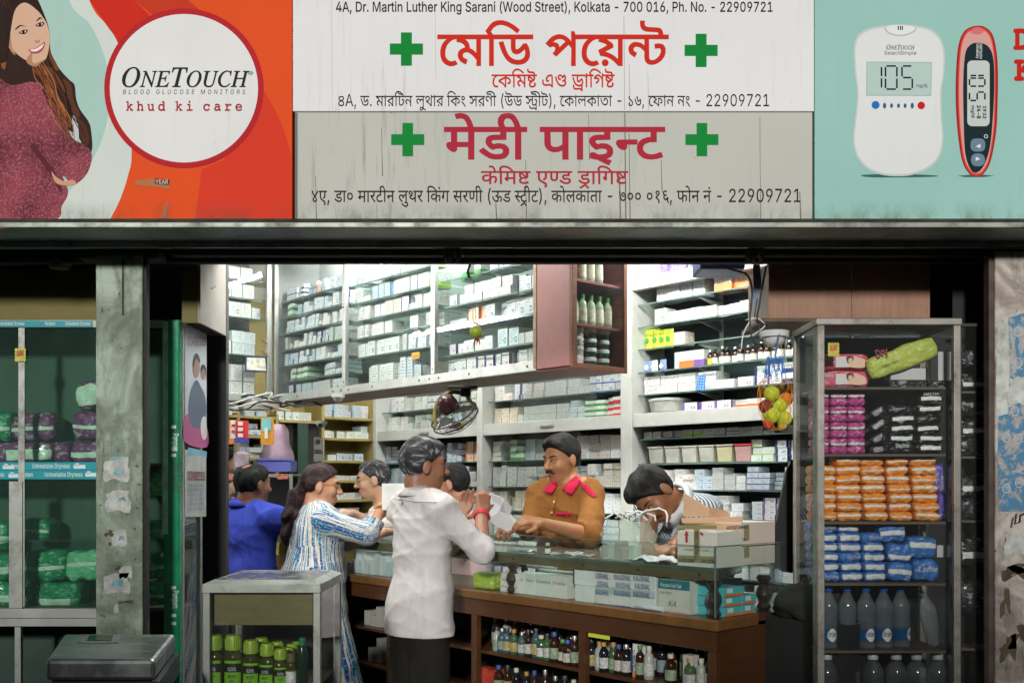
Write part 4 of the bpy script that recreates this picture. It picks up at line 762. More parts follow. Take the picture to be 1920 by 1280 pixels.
dc(cat([(28,57),(38,48),(50,51),(40,50),(33,55)],4), (60,38,28), 18)
dc(cat([(68,42),(74,34),(80,35),(75,37)],4), (60,38,28), 18)
for x, y in ((45,61),(76,47)):
 dc(cat([(x-9,y+2),(x,y-4),(x+8,y-3),(x+2,y+4)],4), (66,40,30), 18.5)
 dc(cat([(x-6,y+1),(x-1,y-2),(x+5,y-2),(x+1,y+2.4)],4), (236,230,222), 19)
 dc([(x-0.5+3*math.cos(a), y+3*math.sin(a)) for a in np.linspace(0,5.6,9)], (30,20,18), 19.5)
dc(cat([(66,76),(72,78),(76,74),(74,80),(68,81)],4), (190,130,104), 18.5)
dc(cat([(54,94),(66,92),(78,84),(85,80),(82,92),(74,100),(62,101)],5), (186,74,78), 18.5)
dc(cat([(57,94.5),(68,92.5),(78,86),(83,83),(79,91),(70,97),(62,97.5)],5), (244,240,234), 19)
rs = random.Random(4)
for i in range(34):
 q = i/33; x0, y0 = 60+40*q*rs.random(), 116+rs.uniform(-6,20); col_ = [(120,66,36),(150,88,48),(34,20,16),(90,50,30),(176,112,64)][i % 5]
 ln = [(x0+t*(44+18*q)+4*math.sin(t*11+i*1.7), y0+t*(60+92*q)+3*math.cos(t*9+i)) for t in np.linspace(0,1,14)]
 dc(ln + [(x+1.1+1.3*math.sin(3.14*j/13), y-.6) for j, (x, y) in reversed(list(enumerate(ln)))], col_, 13.2+.05*i)
for i in range(9):
 ln = [(-14+i*3.2+10*t*t+2*math.sin(6*t+i), -30+t*(30+i*3)) for t in np.linspace(0,1,8)]
 dc(ln + [(x+.9, y) for x, y in reversed(ln)], [(84,56,42),(30,18,14)][i % 2], 17.3+.02*i)
kn = print_mat('knit_print', srgb(142,58,72), streak=.3); KN, KL, kb2 = kn.node_tree.nodes, kn.node_tree.links, kn.node_tree.nodes['Principled BSDF']
kt = tex(KN, KL, 'n', 150, detail=3, rough=.7); kt2 = tex(KN, KL, 'n', 7, detail=3)
KL.new(mix(KN, KL, .55, ramp(KN, KL, kt.outputs[0], [(.36, srgb(84,30,42)), (.52, srgb(146,62,76)), (.68, srgb(206,150,156))]).outputs[0], ramp(KN, KL, kt2.outputs[0], [(.35, srgb(92,36,48)), (.62, srgb(166,80,92))]).outputs[0]), kb2.inputs['Base Color'])
for o_ in adv.children:
 if o_.data.materials[0].name in ('ink_142_58_72','ink_158_74_88'): o_.data.materials[0] = kn
def pxw(w, Y=SY): return w*Y/F
def signtext(ks, x0, x1, ybase, em, col, par, name='lettering', **k):
 Y = k.pop('Y', SY)
 lift = k.pop('lift', 0.0009)
 return write(ks, name, print_mat('ink_%d_%d_%d' % col, srgb(*col), streak=0.2), par, P(x0,ybase,Y), (1,0,0), (0,0,1), width=pxw(x1-x0,Y), height=pxw(em,Y), lift=lift, **k)
signtext(keys('ONETOUCH', SERIF), 228, 465, 163.5, 52, (36,38,42), adv, lift=0.0014, bold=0.012, sizes=[1,.82,.82,1,.82,.82,.82,.82])
signtext('®', 464, 476, 143, 12, (60,60,64), adv, lift=0.0014)
signtext('BLOOD GLUCOSE MONITORS', 230, 460, 177, 11.5, (46,46,50), adv, lift=0.0014, space=0.42, shear=0.15)
signtext(keys('khud ki care', SLAB), 236, 455, 208, 27, (176,36,52), adv, lift=0.0014, bold=0.02, space=0.24)
dc([(256,338),(286,335),(318,338),(318,356),(300,352),(270,349),(252,347)], (186,120,80), 6, name='sticker_scrap')
dc([(290,335),(318,337),(317,347),(292,346)], (44,30,26), 7, name='sticker_scrap')
signtext('YEAR', 292, 316, 345.4, 11, (226,190,170), adv, bold=0.03, lift=0.0028)
dc([(312,378),(315,382),(313,408),(302,410),(306,396)], (176,120,90), 6, name='sticker_scrap')
# white Bengali board
BLK = (28,28,30); REDB = (216,44,24); CRIM = (182,42,62); GRN = (8,140,56)
signtext('4A, Dr. Martin Luther King Sarani (Wood Street), Kolkata - 700 016, Ph. No. - 22909721', 629, 1450, 22.5, 25, BLK, ben, bold=0.012)
signtext(LINES['bengali_name'], 822, 1252, 123, 91, REDB, ben, bold=0.012)
signtext(LINES['bengali_trade'], 922, 1152, 164, 38, REDB, ben, bold=0.006)
signtext(LINES['bengali_address'], 633, 1444, 199.5, 31, BLK, ben)
signtext(LINES['hindi_name'], 834, 1244, 298, 94, CRIM, hin, bold=0.016, Y=SY+0.004)
signtext(LINES['hindi_trade'], 902, 1177, 345, 38, CRIM, hin, bold=0.008, Y=SY+0.004)
signtext(LINES['hindi_address'], 583, 1503, 379, 34, BLK, hin, bold=0.003, Y=SY+0.004)
M_drip = mat('drip_mark', srgb(126,122,108), .8, var=.3, vscale=9); M_drip2 = mat('pale_drip_mark', srgb(184,182,174), .8, var=.2, vscale=9)
for i, (x, ya, yb, w_) in enumerate(((1172,212,412,1.6),(1180,250,414,1.2),(1162,330,414,2.0),(1104,214,300,.8),(1240,300,360,.9),(986,300,414,.9),(716,240,330,.8),(1425,220,414,.8),(592,330,412,.9),(1500,360,414,1.4),(930,380,414,1.6))):
 decal('drip', [[(x-w_,ya),(x+w_*.3,ya),(x+w_,(ya+yb)/2),(x+w_*.5+2,yb),(x-w_*.6+1,yb),(x-w_*.4,(ya+yb)/2)]], SY+.004, M_drip, hin, .0006)
for x, ya, yb, w_ in ((1170,30,206,1.0),(1180,120,207,.9),(1215,140,207,.6),(622,0,207,.5),(816,20,150,.5)):
 decal('drip', [[(x-w_,ya),(x+w_*.4,ya),(x+w_+1,yb),(x-w_*.5+1,yb)]], SY, M_drip2, ben, .0006)
def cross(x, y, s, w, par, Y):
 a, c = s/2, w/2
 pts = [(-c,-a),(c,-a),(c,-c),(a,-c),(a,c),(c,c),(c,a),(-c,a),(-c,c),(-a,c),(-a,-c),(-c,-c)]
 decal('cross', [[(x+p, y+q) for p, q in pts]], Y, PR('ink_%d_%d_%d' % GRN, GRN, streak=0.2), par, 0.0012)
cross(762, 92.5, 62, 20.5, ben, SY); cross(1314.5, 95, 62, 20.5, ben, SY)
cross(764.5, 262, 62, 20, hin, SY+0.004); cross(1316, 262, 62, 20, hin, SY+0.004)
# right board: two printed meters
Z4 = lambda pts: [(1500 + x/2.91, y/2.91) for x, y in pts]
def dr(pl, col, i, name='print', **k): return dc(pl, col, i, name, adr, **k)
MT = [(300,225),(330,180),(400,150),(540,135),(680,150),(752,190),(788,270),(787,400),(772,500),(775,650),(782,760),(760,860),(700,920),(620,953),(540,962),(450,955),(370,925),(312,860),(290,770),(300,650),(312,520),(300,400),(294,290)]
dr(cat(Z4([(340,955),(540,950),(740,958),(700,966),(400,968)]),5), (52,108,106), 0)
dr(cat(Z4(MT),5), (206,214,212), 1)
dr(cat(Z4([(540+(x-540)*0.965, 545+(y-545)*0.972) for x, y in MT]),5), (233,235,234), 2)
dr(cat(Z4([(465,150),(540,138),(628,150),(618,180),(545,200),(478,182)]),5), (190,200,198), 3)
dr(cat(Z4([(472,148),(540,138),(622,149),(612,174),(545,192),(484,176)]),5), (240,241,240), 3.5)
for x in (536, 548, 558): dr(Z4([(x-3,143),(x+3,143),(x+3,166),(x-3,166)]), (40,40,44), 4)
dr(Z4([(362,338),(720,340),(716,526),(360,524)]), (170,198,192), 3)
dr(Z4([(368,344),(714,346),(710,520),(366,518)]), (190,213,207), 4)
SEG = {'a':(0,0,1,0),'b':(1,0,1,.5),'c':(1,.5,1,1),'d':(0,1,1,1),'e':(0,.5,0,1),'f':(0,0,0,.5),'g':(0,.5,1,.5)}
def seven(d, x, y, w, h, t):
 out = []
 for s in {'1':'bc','0':'abcdef','5':'afgcd'}[d]:
  x0, y0, x1, y1 = SEG[s]
  if x0 == x1: out.append([(x+x0*w-t/2, y+y0*h+t*.6), (x+x0*w+t/2, y+y0*h+t*.6), (x+x0*w+t/2, y+y1*h-t*.6), (x+x0*w-t/2, y+y1*h-t*.6)])
  else: out.append([(x+t*.6, y+y0*h-t/2), (x+w-t*.6, y+y0*h-t/2), (x+w-t*.6, y+y0*h+t/2), (x+t*.6, y+y0*h+t/2)])
 return out
sg = seven('1',388,362,56,122,9) + seven('0',466,362,62,126,9) + seven('5',556,362,56,126,9)
dr([Z4(s) for s in sg], (24,28,32), 5)
def rt(s, x0, x1, yb, em, col=BLK, **k):
 signtext(s, 1500+x0/2.91, 1500+x1/2.91, yb/2.91, em/2.91, col, adr, lift=0.0012, **k)
rt('mg/dL', 634, 700, 478, 26)
rt(keys('ONETOUCH', SERIF), 470, 624, 272, 36, bold=0.01, sizes=[1,.82,.82,1,.82,.82,.82,.82])
rt('SelectSimple', 458, 636, 300, 27, (90,94,98))
disc = lambda x, y, r, ry=None: [(x+r*math.cos(2*math.pi*i/20), y+(ry or r)*math.sin(2*math.pi*i/20)) for i in range(20)]
dr(Z4(disc(412,574,22)), (26,118,200), 4); dr(Z4(disc(661,577,21)), (206,30,46), 4)
for x, rx, ry in ((461,9,16),(499,8,13),(537,8,12),(573,8,13),(612,9,16)): dr(Z4(disc(x,578,rx,ry)), (60,98,128), 4)
M2 = [(850,420),(862,260),(890,180),(930,150),(970,142),(1010,150),(1050,190),(1072,280),(1080,400),(1078,560),(1070,720),(1040,880),(1000,950),(965,965),(925,950),(885,880),(862,740),(850,580)]
k2 = lambda s, sy_=None: [(965+(x-965)*s, 553+(y-553)*(sy_ or s)) for x, y in M2]
dr(Z4([(860,960),(965,950),(1060,960),(1000,967),(900,967)]), (52,108,106), 0)
dr(cat(Z4(M2),5), (170,30,44), 1)
dr(cat(Z4([(965+(x-965)*0.93, y) for x, y in k2(0.97,0.985)]),5), (232,72,52), 2)
dr(cat(Z4(k2(0.84,0.955)),5), (226,168,160), 2.5)
dr(cat(Z4([(965,235),(1020,250),(1052,310),(1060,450),(1052,640),(1036,800),(1005,900),(965,942),(930,925),(900,830),(892,640),(890,450),(900,300),(925,250)]),6), (22,44,48), 4)
dr(cat(Z4([(930,170),(965,150),(1000,165),(990,185),(965,190),(940,185)]),5), (222,120,126), 4)
def rrect(x0, y0, x1, y1, r):
 out = []
 for cx_, cy_, a0 in ((x1-r,y0+r,-90),(x1-r,y1-r,0),(x0+r,y1-r,90),(x0+r,y0+r,180)):
  out += [(cx_+r*math.cos(R(a0+t)), cy_+r*math.sin(R(a0+t))) for t in (0,22,45,67,90)]
 return out
dr(Z4(rrect(912,332,1034,690,26)), (206,214,210), 5)
def rot90(segs, cx_, cy_): return [[(cx_-(y-cy_), cy_+(x-cx_)) for x, y in s] for s in segs]
sg2 = seven('1',900,500,30,84,9) + seven('0',944,500,44,84,9) + seven('5',1020,500,46,84,9)
dr([Z4([(x+0, y-92) for x, y in s]) for s in rot90(sg2, 966, 542)], (28,32,36), 6)
def vtext(s, x, y, w, em, col, par, Y=SY, px=lambda x, y: (1500+x/2.91, y/2.91), sc=2.91, **k):
 a, b_ = px(x, y)
 write(s, 'lettering', print_mat('ink_%d_%d_%d' % col, srgb(*col), streak=0.2), par, P(a,b_,Y), (0,0,-1), (1,0,0), width=pxw(w/sc,Y), height=pxw(em/sc,Y), lift=0.0024, **k)
vtext('19:12', 996, 578, 72, 26, BLK, adr, bold=0.02); vtext('24-8', 964, 574, 76, 28, BLK, adr, bold=0.02); vtext('mg/dl', 934, 576, 70, 24, BLK, adr)
vtext('ONETOUCH', 978, 240, 84, 18, (236,238,238), adr, bold=0.02); vtext('UltraEasy', 961, 240, 82, 18, (236,238,238), adr, bold=0.02)
dr(Z4(rrect(930,757,1010,828,26)), (112,138,156), 5); dr(Z4(rrect(932,838,1008,908,30)), (112,138,156), 5)
dr(Z4([(958,800),(984,786),(984,810)]), (232,236,238), 6); dr(Z4([(984,868),(958,856),(958,880)]), (232,236,238), 6)
dr(Z4(disc(1014,745,11)), (222,228,228), 5); dr(Z4(disc(1014,745,7)), (22,44,48), 6)
write(keys('DK', SLAB)[:1], 'lettering', PR('ink_206_36_30', (206,36,30)), adr, P(1899,92,SY), (1,0,0), (0,0,1), width=pxw(34), height=pxw(62), bold=0.035, lift=0.0008)
write(keys('DK', SLAB)[1:], 'lettering', PR('ink_206_36_30', (206,36,30)), adr, P(1901,150,SY), (1,0,0), (0,0,1), width=pxw(36), height=pxw(62), bold=0.035, lift=0.0008)
# ================================================================== SHOP INTERIOR: LAMPS AND FIXTURES
M_tube = emit_mat('tube_light', (0.97,1.0,0.94), 205.0)
M_fix = mat('white_enamel', (0.75,0.75,0.73), 0.4, var=0.05)
TUBES = [('near the left wall', room(-6.35,1.72,2.665), room(-5.1,1.72,2.665)),
  ('inside the lintel at the left', Vector((-1.0,4.18,2.66)), Vector((0.15,4.18,2.66))),
  ('inside the lintel at the right', Vector((0.35,4.18,2.66)), Vector((1.5,4.18,2.66))),
  ('over the serving aisle', room(-4.1,3.85,2.93), room(-2.9,3.85,2.93)),
  ('in the back corner', room(-6.4,3.9,2.93), room(-5.2,3.9,2.93)),
  ('in the hanging cabinet at the left, added to brighten it', room(-5.6,3.26,2.93), room(-4.5,3.26,2.93)),  # added high in the cabinet to brighten its shelves
  ('in the hanging cabinet at the right, added to brighten it', room(-4.35,3.26,2.93), room(-3.4,3.26,2.93)),  # second added tube, brightens the right of the cabinet
  ('beside the end cabinet', room(-2.75,3.1,2.93), room(-2.75,4.2,2.93)),
  ('over the customers', room(-4.6,2.45,2.95), room(-3.4,2.45,2.95))]
for nm, a, b_ in TUBES:
 t = thing('tube_lamp', 'white fluorescent tube lamp glowing ' + nm, 'lamp', (a+b_)/2, 'fluorescent tube lamps')
 mb = MB(); mb.cyl(a, b_, 0.016, n=10); mb.build('tube', M_tube, t, smooth=True)
 mb = MB(); d = (b_-a).normalized(); c = (a+b_)/2
 mb.cbox(c + Vector((0,0,0.055)), ((b_-a).length+0.06, 0.06, 0.045), Matrix.Rotation(math.atan2(d.y, d.x), 3, 'Z')); mb.build('batten', M_fix, t)
 mb = MB()
 for q in (a, b_): mb.cbox(q + Vector((0,0,0.012)), (0.02,0.034,0.06), Matrix.Rotation(math.atan2(d.y, d.x), 3, 'Z'))
 mb.build('end_cap', M_fix, t)
M_glass = glass_mat('cabinet_glass', (0.98,0.99,0.985), 1.0, haze=0.02, dust=0.02)
M_glass_clean = glass_mat('counter_glass', (0.95,0.98,0.965), 1.1, haze=0.015, dust=0.02)
M_glass_dirty = glass_mat('dusty_glass', (0.975,0.985,0.975), 1.0, haze=0.07, hazecol=(0.42,0.45,0.42), dust=0.05)
M_shelf = glass_mat('shelf_glass', (0.86,0.92,0.90), 1.0, haze=0.07, hazecol=(0.45,0.5,0.48), dust=0.1)
M_edge = mat('glass_edge', (0.10,0.16,0.14), 0.2, var=0.2)
M_alu = mat('anodised_frame', (0.55,0.55,0.53), 0.35, 0.7, var=0.12, vscale=6, dirt=0.3, dirtcol=(0.2,0.18,0.15), dscale=14)
M_white_alu = mat('painted_frame', (0.62,0.62,0.59), 0.4, 0.15, var=0.08, vscale=5, dirt=0.2, dirtcol=(0.3,0.28,0.24), dscale=12)
M_back = mat('cabinet_back', (0.3,0.31,0.31), 0.7, var=0.2, vscale=2)
M_backdark = mat('dark_laminate', (0.035,0.045,0.055), 0.6, var=0.25, vscale=2)
M_ply = mat('mottled_board', (0.32,0.29,0.25), 0.8, var=0.18, vscale=60, dirt=0.2)
M_screw = mat('screw', (0.05,0.045,0.04), 0.5, 0.5)
# medicine cartons
M_carton = bpy.data.materials.new('printed_carton'); N, L, b = nodes(M_carton); setin(b, rough=0.42)
def attr(n):
 a = N.new('ShaderNodeAttribute'); a.attribute_name = n; return a
uv_node = N.new('ShaderNodeUVMap')
uv_node.uv_map = 'face'
split_uv = N.new('ShaderNodeSeparateXYZ')
L.new(uv_node.outputs[0], split_uv.inputs[0])
face_u = split_uv.outputs[0]
face_v = split_uv.outputs[1]
pr_ = attr('layout'); ps = N.new('ShaderNodeSeparateXYZ'); L.new(pr_.outputs['Vector'], ps.inputs[0])
c1, c2 = attr('ground'), attr('accent')
m_ = lambda op, a, b_=None, c_=None: math_(N, L, op, a, b_, c_)
bandb = m_('LESS_THAN', face_v, ps.outputs[0]); bandv = m_('LESS_THAN', face_u, ps.outputs[1])
cxs = m_('SUBTRACT', face_u, 0.72); cys = m_('SUBTRACT', face_v, 0.38)
r2 = m_('ADD', m_('MULTIPLY', cxs, cxs), m_('MULTIPLY', cys, cys))
logo = m_('MULTIPLY', m_('LESS_THAN', r2, 0.022), m_('GREATER_THAN', ps.outputs[2], 0.5))
ring = m_('MULTIPLY', logo, m_('GREATER_THAN', r2, 0.008))
acc = m_('MAXIMUM', m_('MAXIMUM', bandb, bandv), ring)
col = mix(N, L, acc, c1.outputs['Color'], c2.outputs['Color'])
rows = m_('MULTIPLY', face_v, 9.0); fr_ = m_('FRACT', rows); rowi = m_('FLOOR', rows)
inrow = m_('MULTIPLY', m_('GREATER_THAN', fr_, 0.42), m_('LESS_THAN', fr_, 0.78))
wn_ = N.new('ShaderNodeTexNoise'); wn_.inputs['Scale'].default_value = 1.0; wn_.inputs['Detail'].default_value = 1.0
cb = N.new('ShaderNodeCombineXYZ'); L.new(m_('MULTIPLY', face_u, 16.0), cb.inputs[0]); L.new(m_('MULTIPLY', rowi, 3.7), cb.inputs[1])
L.new(m_('MULTIPLY', ps.outputs[2], 91.0), cb.inputs[2]); L.new(cb.outputs[0], wn_.inputs[0])
word = m_('GREATER_THAN', wn_.outputs[0], 0.52)
marg = m_('MULTIPLY', m_('MULTIPLY', m_('GREATER_THAN', face_u, 0.14), m_('LESS_THAN', face_u, 0.86)), m_('MULTIPLY', m_('GREATER_THAN', face_v, 0.18), m_('LESS_THAN', face_v, 0.88)))
ink = m_('MULTIPLY', m_('MULTIPLY', inrow, word), m_('MULTIPLY', marg, 0.95))
inkcol = mix(N, L, 0.4, (0.03,0.035,0.05), c2.outputs['Color'])
col = mix(N, L, ink, col, inkcol)
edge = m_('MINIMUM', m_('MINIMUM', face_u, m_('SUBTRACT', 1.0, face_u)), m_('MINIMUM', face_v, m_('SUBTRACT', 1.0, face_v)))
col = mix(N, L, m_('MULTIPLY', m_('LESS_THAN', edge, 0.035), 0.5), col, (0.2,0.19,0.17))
L.new(col, b.inputs['Base Color'])
PAL = {'teal':(30,140,140),'blue':(40,80,170),'purple':(120,80,160),'orange':(235,120,50),'red':(200,45,45),'green':(60,150,70),
 'yellow':(235,200,60),'navy':(30,45,95),'grey':(150,150,150),'pink':(220,120,150),'lime':(160,200,50),'sky blue':(130,180,220),'brown':(140,95,60)}
GROUNDS = {'white':(226,228,226),'cream':(218,212,196),'pale grey':(196,200,200),'pale blue':(200,214,224),'bluish white':(214,222,226)}
class Style:
 def __init__(s, ground, accent, fb, fv, seed, gcol=None):
  s.g = gcol or srgb(*GROUNDS[ground]); s.a = srgb(*PAL[accent]); s.lay = (fb, fv, seed)
  kind = 'banded' if fb > 0.05 else ('striped' if fv > 0.05 else ('logo' if seed > 0.5 else 'lettered'))
  s.text = '%s %s-%s' % (ground, accent.replace(' ', '-'), kind)
  s.mesh = None
r_ = random.Random(3)
STY = []
for i in range(46):
 g = r_.choices(['white','bluish white','cream','pale grey','pale blue'], [6,4,1.5,2,1.5])[0]
 a = r_.choices(list(PAL), [4,4,2,2,2.4,2,1.2,3,5,1,1,3,1])[0]
 k = r_.random()
 STY.append(Style(g, a, r_.uniform(.10,.2) if k < .2 else 0, r_.uniform(.10,.22) if k > .8 else 0, r_.random()))
for nm in ('orange','lime','teal','yellow','red','blue','green','purple','navy'):
 STY.append(Style('white', nm, 0.45, 0, 0.3, None))
BRIGHT = list(range(46, len(STY)))
CUBE_V = [(0,0,0),(1,0,0),(1,1,0),(0,1,0),(0,0,1),(1,0,1),(1,1,1),(0,1,1)]
CUBE_F = [(0,1,5,4),(1,2,6,5),(2,3,7,6),(3,0,4,7),(4,5,6,7),(0,3,2,1)]
CUBE_UV = [(0,0),(1,0),(1,1),(0,1)]
def carton_mesh(name, vs, fs, sty):
 """sty: one Style per six faces"""
 me = bpy.data.meshes.new(name); me.from_pydata(vs, [], fs); me.materials.append(M_carton)
 uv = me.uv_layers.new(name='face')
 uv.data.foreach_set('uv', [c for _ in fs for p in CUBE_UV for c in p])
 for an, get in (('ground', lambda s: s.g), ('accent', lambda s: s.a)):
  at = me.attributes.new(an, 'FLOAT_COLOR', 'FACE')
  at.data.foreach_set('color', [c for s in sty for _ in range(6) for c in (*get(s), 1.0)])
 at = me.attributes.new('layout', 'FLOAT_VECTOR', 'FACE')
 at.data.foreach_set('vector', [c for s in sty for _ in range(6) for c in s.lay])
 me.update(); return me
CARTONS = []      # (matrix, style, label, screen area)
OCC = [(735,830,868,1190),(560,870,660,1060),(395,940,540,1060),(1000,905,1112,1010),(1025,812,1088,910),(375,1062,626,1280),(1500,400,1920,1280),
 (1195,880,1290,1000),(1272,965,1440,1050),(820,735,890,815),(270,400,388,1280),(1030,495,1073,686),(0,0,388,1280),(1120,960,1195,1035),(1200,940,1370,1010)]
def proj(p): return (960 + p.x/p.y*F, HZ - (p.z-CAMZ)/p.y*F)
def carton(Mx, sty, label):
 ps_ = [proj(Mx @ Vector(v)) for v in CUBE_V]
 x0, x1 = min(p[0] for p in ps_), max(p[0] for p in ps_); y0, y1 = min(p[1] for p in ps_), max(p[1] for p in ps_)
 a = max(0, min(1920,x1)-max(0,x0)) * max(0, min(1280,y1)-max(496,y0))
 cx_, cy_ = (x0+x1)/2, (y0+y1)/2
 if any(o[0] < cx_ < o[2] and o[1] < cy_ < o[3] for o in OCC): a *= 0.02
 CARTONS.append((Mx, sty, label, a))
def run(wall, c0, a0, a1, z, hmax, shelf, seed, w=(0.035,0.085), h=(0.05,0.10), dep=0.12, inset=0.03, fill=0.93, stack=0.6, styles=None, group=(1,5), tilt=0.02, front=0.0, cover=None):
 """a row of cartons standing on a shelf: wall 'v' runs along u, wall 'u' runs along v"""
 r = random.Random(seed); s = a0 + 0.01; k = 0
 ax, inn = (RU, RV) if wall == 'v' else (RV, -RU)
 base = inn*abs(c0) if wall == 'v' else RU*c0
 while s < a1 - 0.03:
  if r.random() > fill: s += r.uniform(.03,.10); continue
  st = r.choice(styles) if styles else (r.randrange(46) if r.random() < .93 else r.choice(BRIGHT))
  bw, bh = r.uniform(*w), r.uniform(*h)
  bd = r.uniform(0.7,1.0)*dep
  if bh > hmax*0.92: bh = hmax*0.92
  n = r.randint(*group)
  lev = max(1, min(int(hmax*0.94/bh), 1 if r.random() > stack else 6))
  if stack >= .95: lev = max(1, round(hmax*.96/bh)); bh = hmax*.96/lev*r.uniform(.88,1)
  for i in range(n):
   if s + bw > a1 - 0.004: break
   ll = lev if i < n-1 else r.randint(max(1, lev-1), lev)
   off = inset + r.uniform(0, 0.02)
   if r.random() < .15: off += r.uniform(0, .05)
   for q in range(ll):
    th = r.gauss(0, tilt); jx = r.uniform(-.003,.003)
    X = ax*math.cos(th) + inn*math.sin(th); Y_ = inn*math.cos(th) - ax*math.sin(th)
    o_ = base + ax*(s+jx) + inn*(off + r.uniform(0,.006) + front)
    o_ += ax*r.uniform(-.003,.003) + inn*r.uniform(0,.006)*(q > 0)
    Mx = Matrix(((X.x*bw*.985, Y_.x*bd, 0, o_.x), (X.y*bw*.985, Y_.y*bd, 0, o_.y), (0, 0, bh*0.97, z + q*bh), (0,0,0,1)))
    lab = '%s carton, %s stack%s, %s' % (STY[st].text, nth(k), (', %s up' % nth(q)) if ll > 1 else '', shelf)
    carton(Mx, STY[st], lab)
   s += bw + r.uniform(0.0, 0.004); k += 1
  if r.random() < .25: s += r.uniform(0, .03)
def flush_cartons():
 order = sorted(range(len(CARTONS)), key=lambda i: -CARTONS[i][3])
 single = set(order[:300])
 used = set()
 for i in order[:300]:
  Mx, sty, lab, a = CARTONS[i]
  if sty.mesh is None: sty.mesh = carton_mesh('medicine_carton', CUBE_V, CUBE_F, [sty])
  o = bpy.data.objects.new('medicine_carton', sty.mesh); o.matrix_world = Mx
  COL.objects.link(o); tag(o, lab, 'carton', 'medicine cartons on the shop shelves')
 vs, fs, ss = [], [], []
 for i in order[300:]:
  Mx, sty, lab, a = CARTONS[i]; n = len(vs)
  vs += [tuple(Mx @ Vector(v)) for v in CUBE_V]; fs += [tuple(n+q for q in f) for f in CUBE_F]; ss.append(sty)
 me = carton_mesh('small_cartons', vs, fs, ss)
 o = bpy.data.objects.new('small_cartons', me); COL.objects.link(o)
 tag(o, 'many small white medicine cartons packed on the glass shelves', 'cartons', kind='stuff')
# shelving
def rbox(mb, u0, u1, v0, v1, z0, z1):
 mb.add([tuple(room(*p)) for p in ((u0,v0,z0),(u1,v0,z0),(u1,v1,z0),(u0,v1,z0),(u0,v0,z1),(u1,v0,z1),(u1,v1,z1),(u0,v1,z1))],
  [(0,3,2,1),(4,5,6,7),(0,1,5,4),(1,2,6,5),(2,3,7,6),(3,0,4,7)])
def rb(name, m, par, *boxes, bevel=0.0):
 mb = MB()
 for b_ in boxes: rbox(mb, *b_)
 return mb.build(name, m, par, bevel=bevel)
def gshelf(par, u0, u1, v0, v1, z, wall='v', m=None):
 sh = rb('shelf', m or M_shelf, par, (u0,u1,v0,v1,z-0.006,z))
 if wall == 'v': rb('shelf_edge', M_edge, sh, (u0,u1,v0-0.002,v0-0.0005,z-0.007,z+0.001))
 else: rb('shelf_edge', M_edge, sh, (u1+0.0005,u1+0.002,v0,v1,z-0.007,z+0.001))
 return sh
def screws(par, pts, toward, r=0.006):
 mb = MB()
 for p in pts:
  p = Vector(p); mb.cyl(p + toward*0.0005, p + toward*0.004, r, r*0.7, n=8)
 return mb.build('screw', M_screw, par)
# hanging glass cabinet over the counter, three bays
VC = 3.174; VCB = 3.50
uu = [on_v(px, VC)[0] for px in (517, 648, 815, 1025)]
hc = thing('hanging_cabinet', 'long aluminium framed glass cabinet of cartons hanging above the counter', 'cabinet', room(-4.6,3.3,2.03))
ZB, ZT = 2.035, 3.015; UCB_ = -6.22
rb('bottom_board', M_ply, hc, (uu[0],uu[3],VC+0.012,VCB,ZB-0.012,ZB+0.012))
rb('back_panel', M_back, hc, (uu[0],uu[3],VCB,VCB+0.012,ZB-0.01,ZT))
rb('end_panel', M_back, hc, (uu[0]-.012,uu[0]-.001,VC+.02,VCB,ZB-.01,ZT), (UCB_-.012,uu[0]-.013,VCB-.012,VCB,ZB-.01,ZT))
rb('bottom_rail', M_alu, hc, (uu[0]-0.02,uu[3]+0.012,VC-0.012,VC+0.01,ZB-0.012,ZB+0.036), bevel=0.002)
for i, u in enumerate(uu):
 rb('post', M_alu, hc, (u-0.016,u+0.016,VC-0.014,VC+0.012,ZB+0.037,ZT), bevel=0.002)
screws(hc, [room(u+du, VC-0.012, ZB+0.012) for u in uu for du in (-.12,-.03,.05,.3) if uu[0] <= u+du <= uu[3]], -RV)
screws(hc, [room(u, VC-0.014, ZB+dz) for u in uu for dz in (.06,.5)], -RV, 0.005)
for i in range(3):
 rb('glass_pane', M_glass, hc, (uu[i]+0.017,uu[i+1]-0.017,VC-0.004,VC,ZB+0.037,ZT))
bayn = ['left bay','middle bay','right bay']
lev = {0:[2.16,2.262,2.366,2.47,2.575,2.68], 1:[2.232,2.345,2.448,2.552,2.66], 2:[2.166,2.30,2.419,2.555,2.68]}
for i in range(3):
 zs = [ZB+0.013] + lev[i]
 for k, z in enumerate(zs):
  if k: gshelf(hc, uu[i]+0.02, uu[i+1]-0.02, VC+0.03, VCB-0.002, z)
  if z > 2.9: continue
  hm = (zs[k+1] if k+1 < len(zs) else z+0.11) - z - 0.012
  nm = '%s shelf, %s of hanging cabinet' % (nth(k), bayn[i])
  if k == 0: run('v', VC, uu[i]+.03, uu[i+1]-.03, z, hm, nm, 100+i*10+k, w=(.05,.085), h=(.10,.16), dep=.12, inset=.05, stack=.2)
  elif i == 2: run('v', VC, uu[i]+.03, uu[i+1]-.03, z, hm, nm, 120+k, w=(.035,.075), h=(.05,.115), dep=.13, inset=.05, stack=.8, group=(1,5), styles=[3,7,11,12,20,25,31] if k == 3 else None)
  elif i == 1: run('v', VC, uu[i]+.03, uu[i+1]-.03, z, hm, nm, 140+k, w=(.035,.08), h=(.045,.105), dep=.12, inset=.04, stack=1, group=(1,4))
  else: run('v', VC, uu[i]+.03, uu[i+1]-.03, z, hm, nm, 160+k, w=(.03,.075), h=(.03,.06), dep=.12, inset=.04, stack=1, fill=.97)
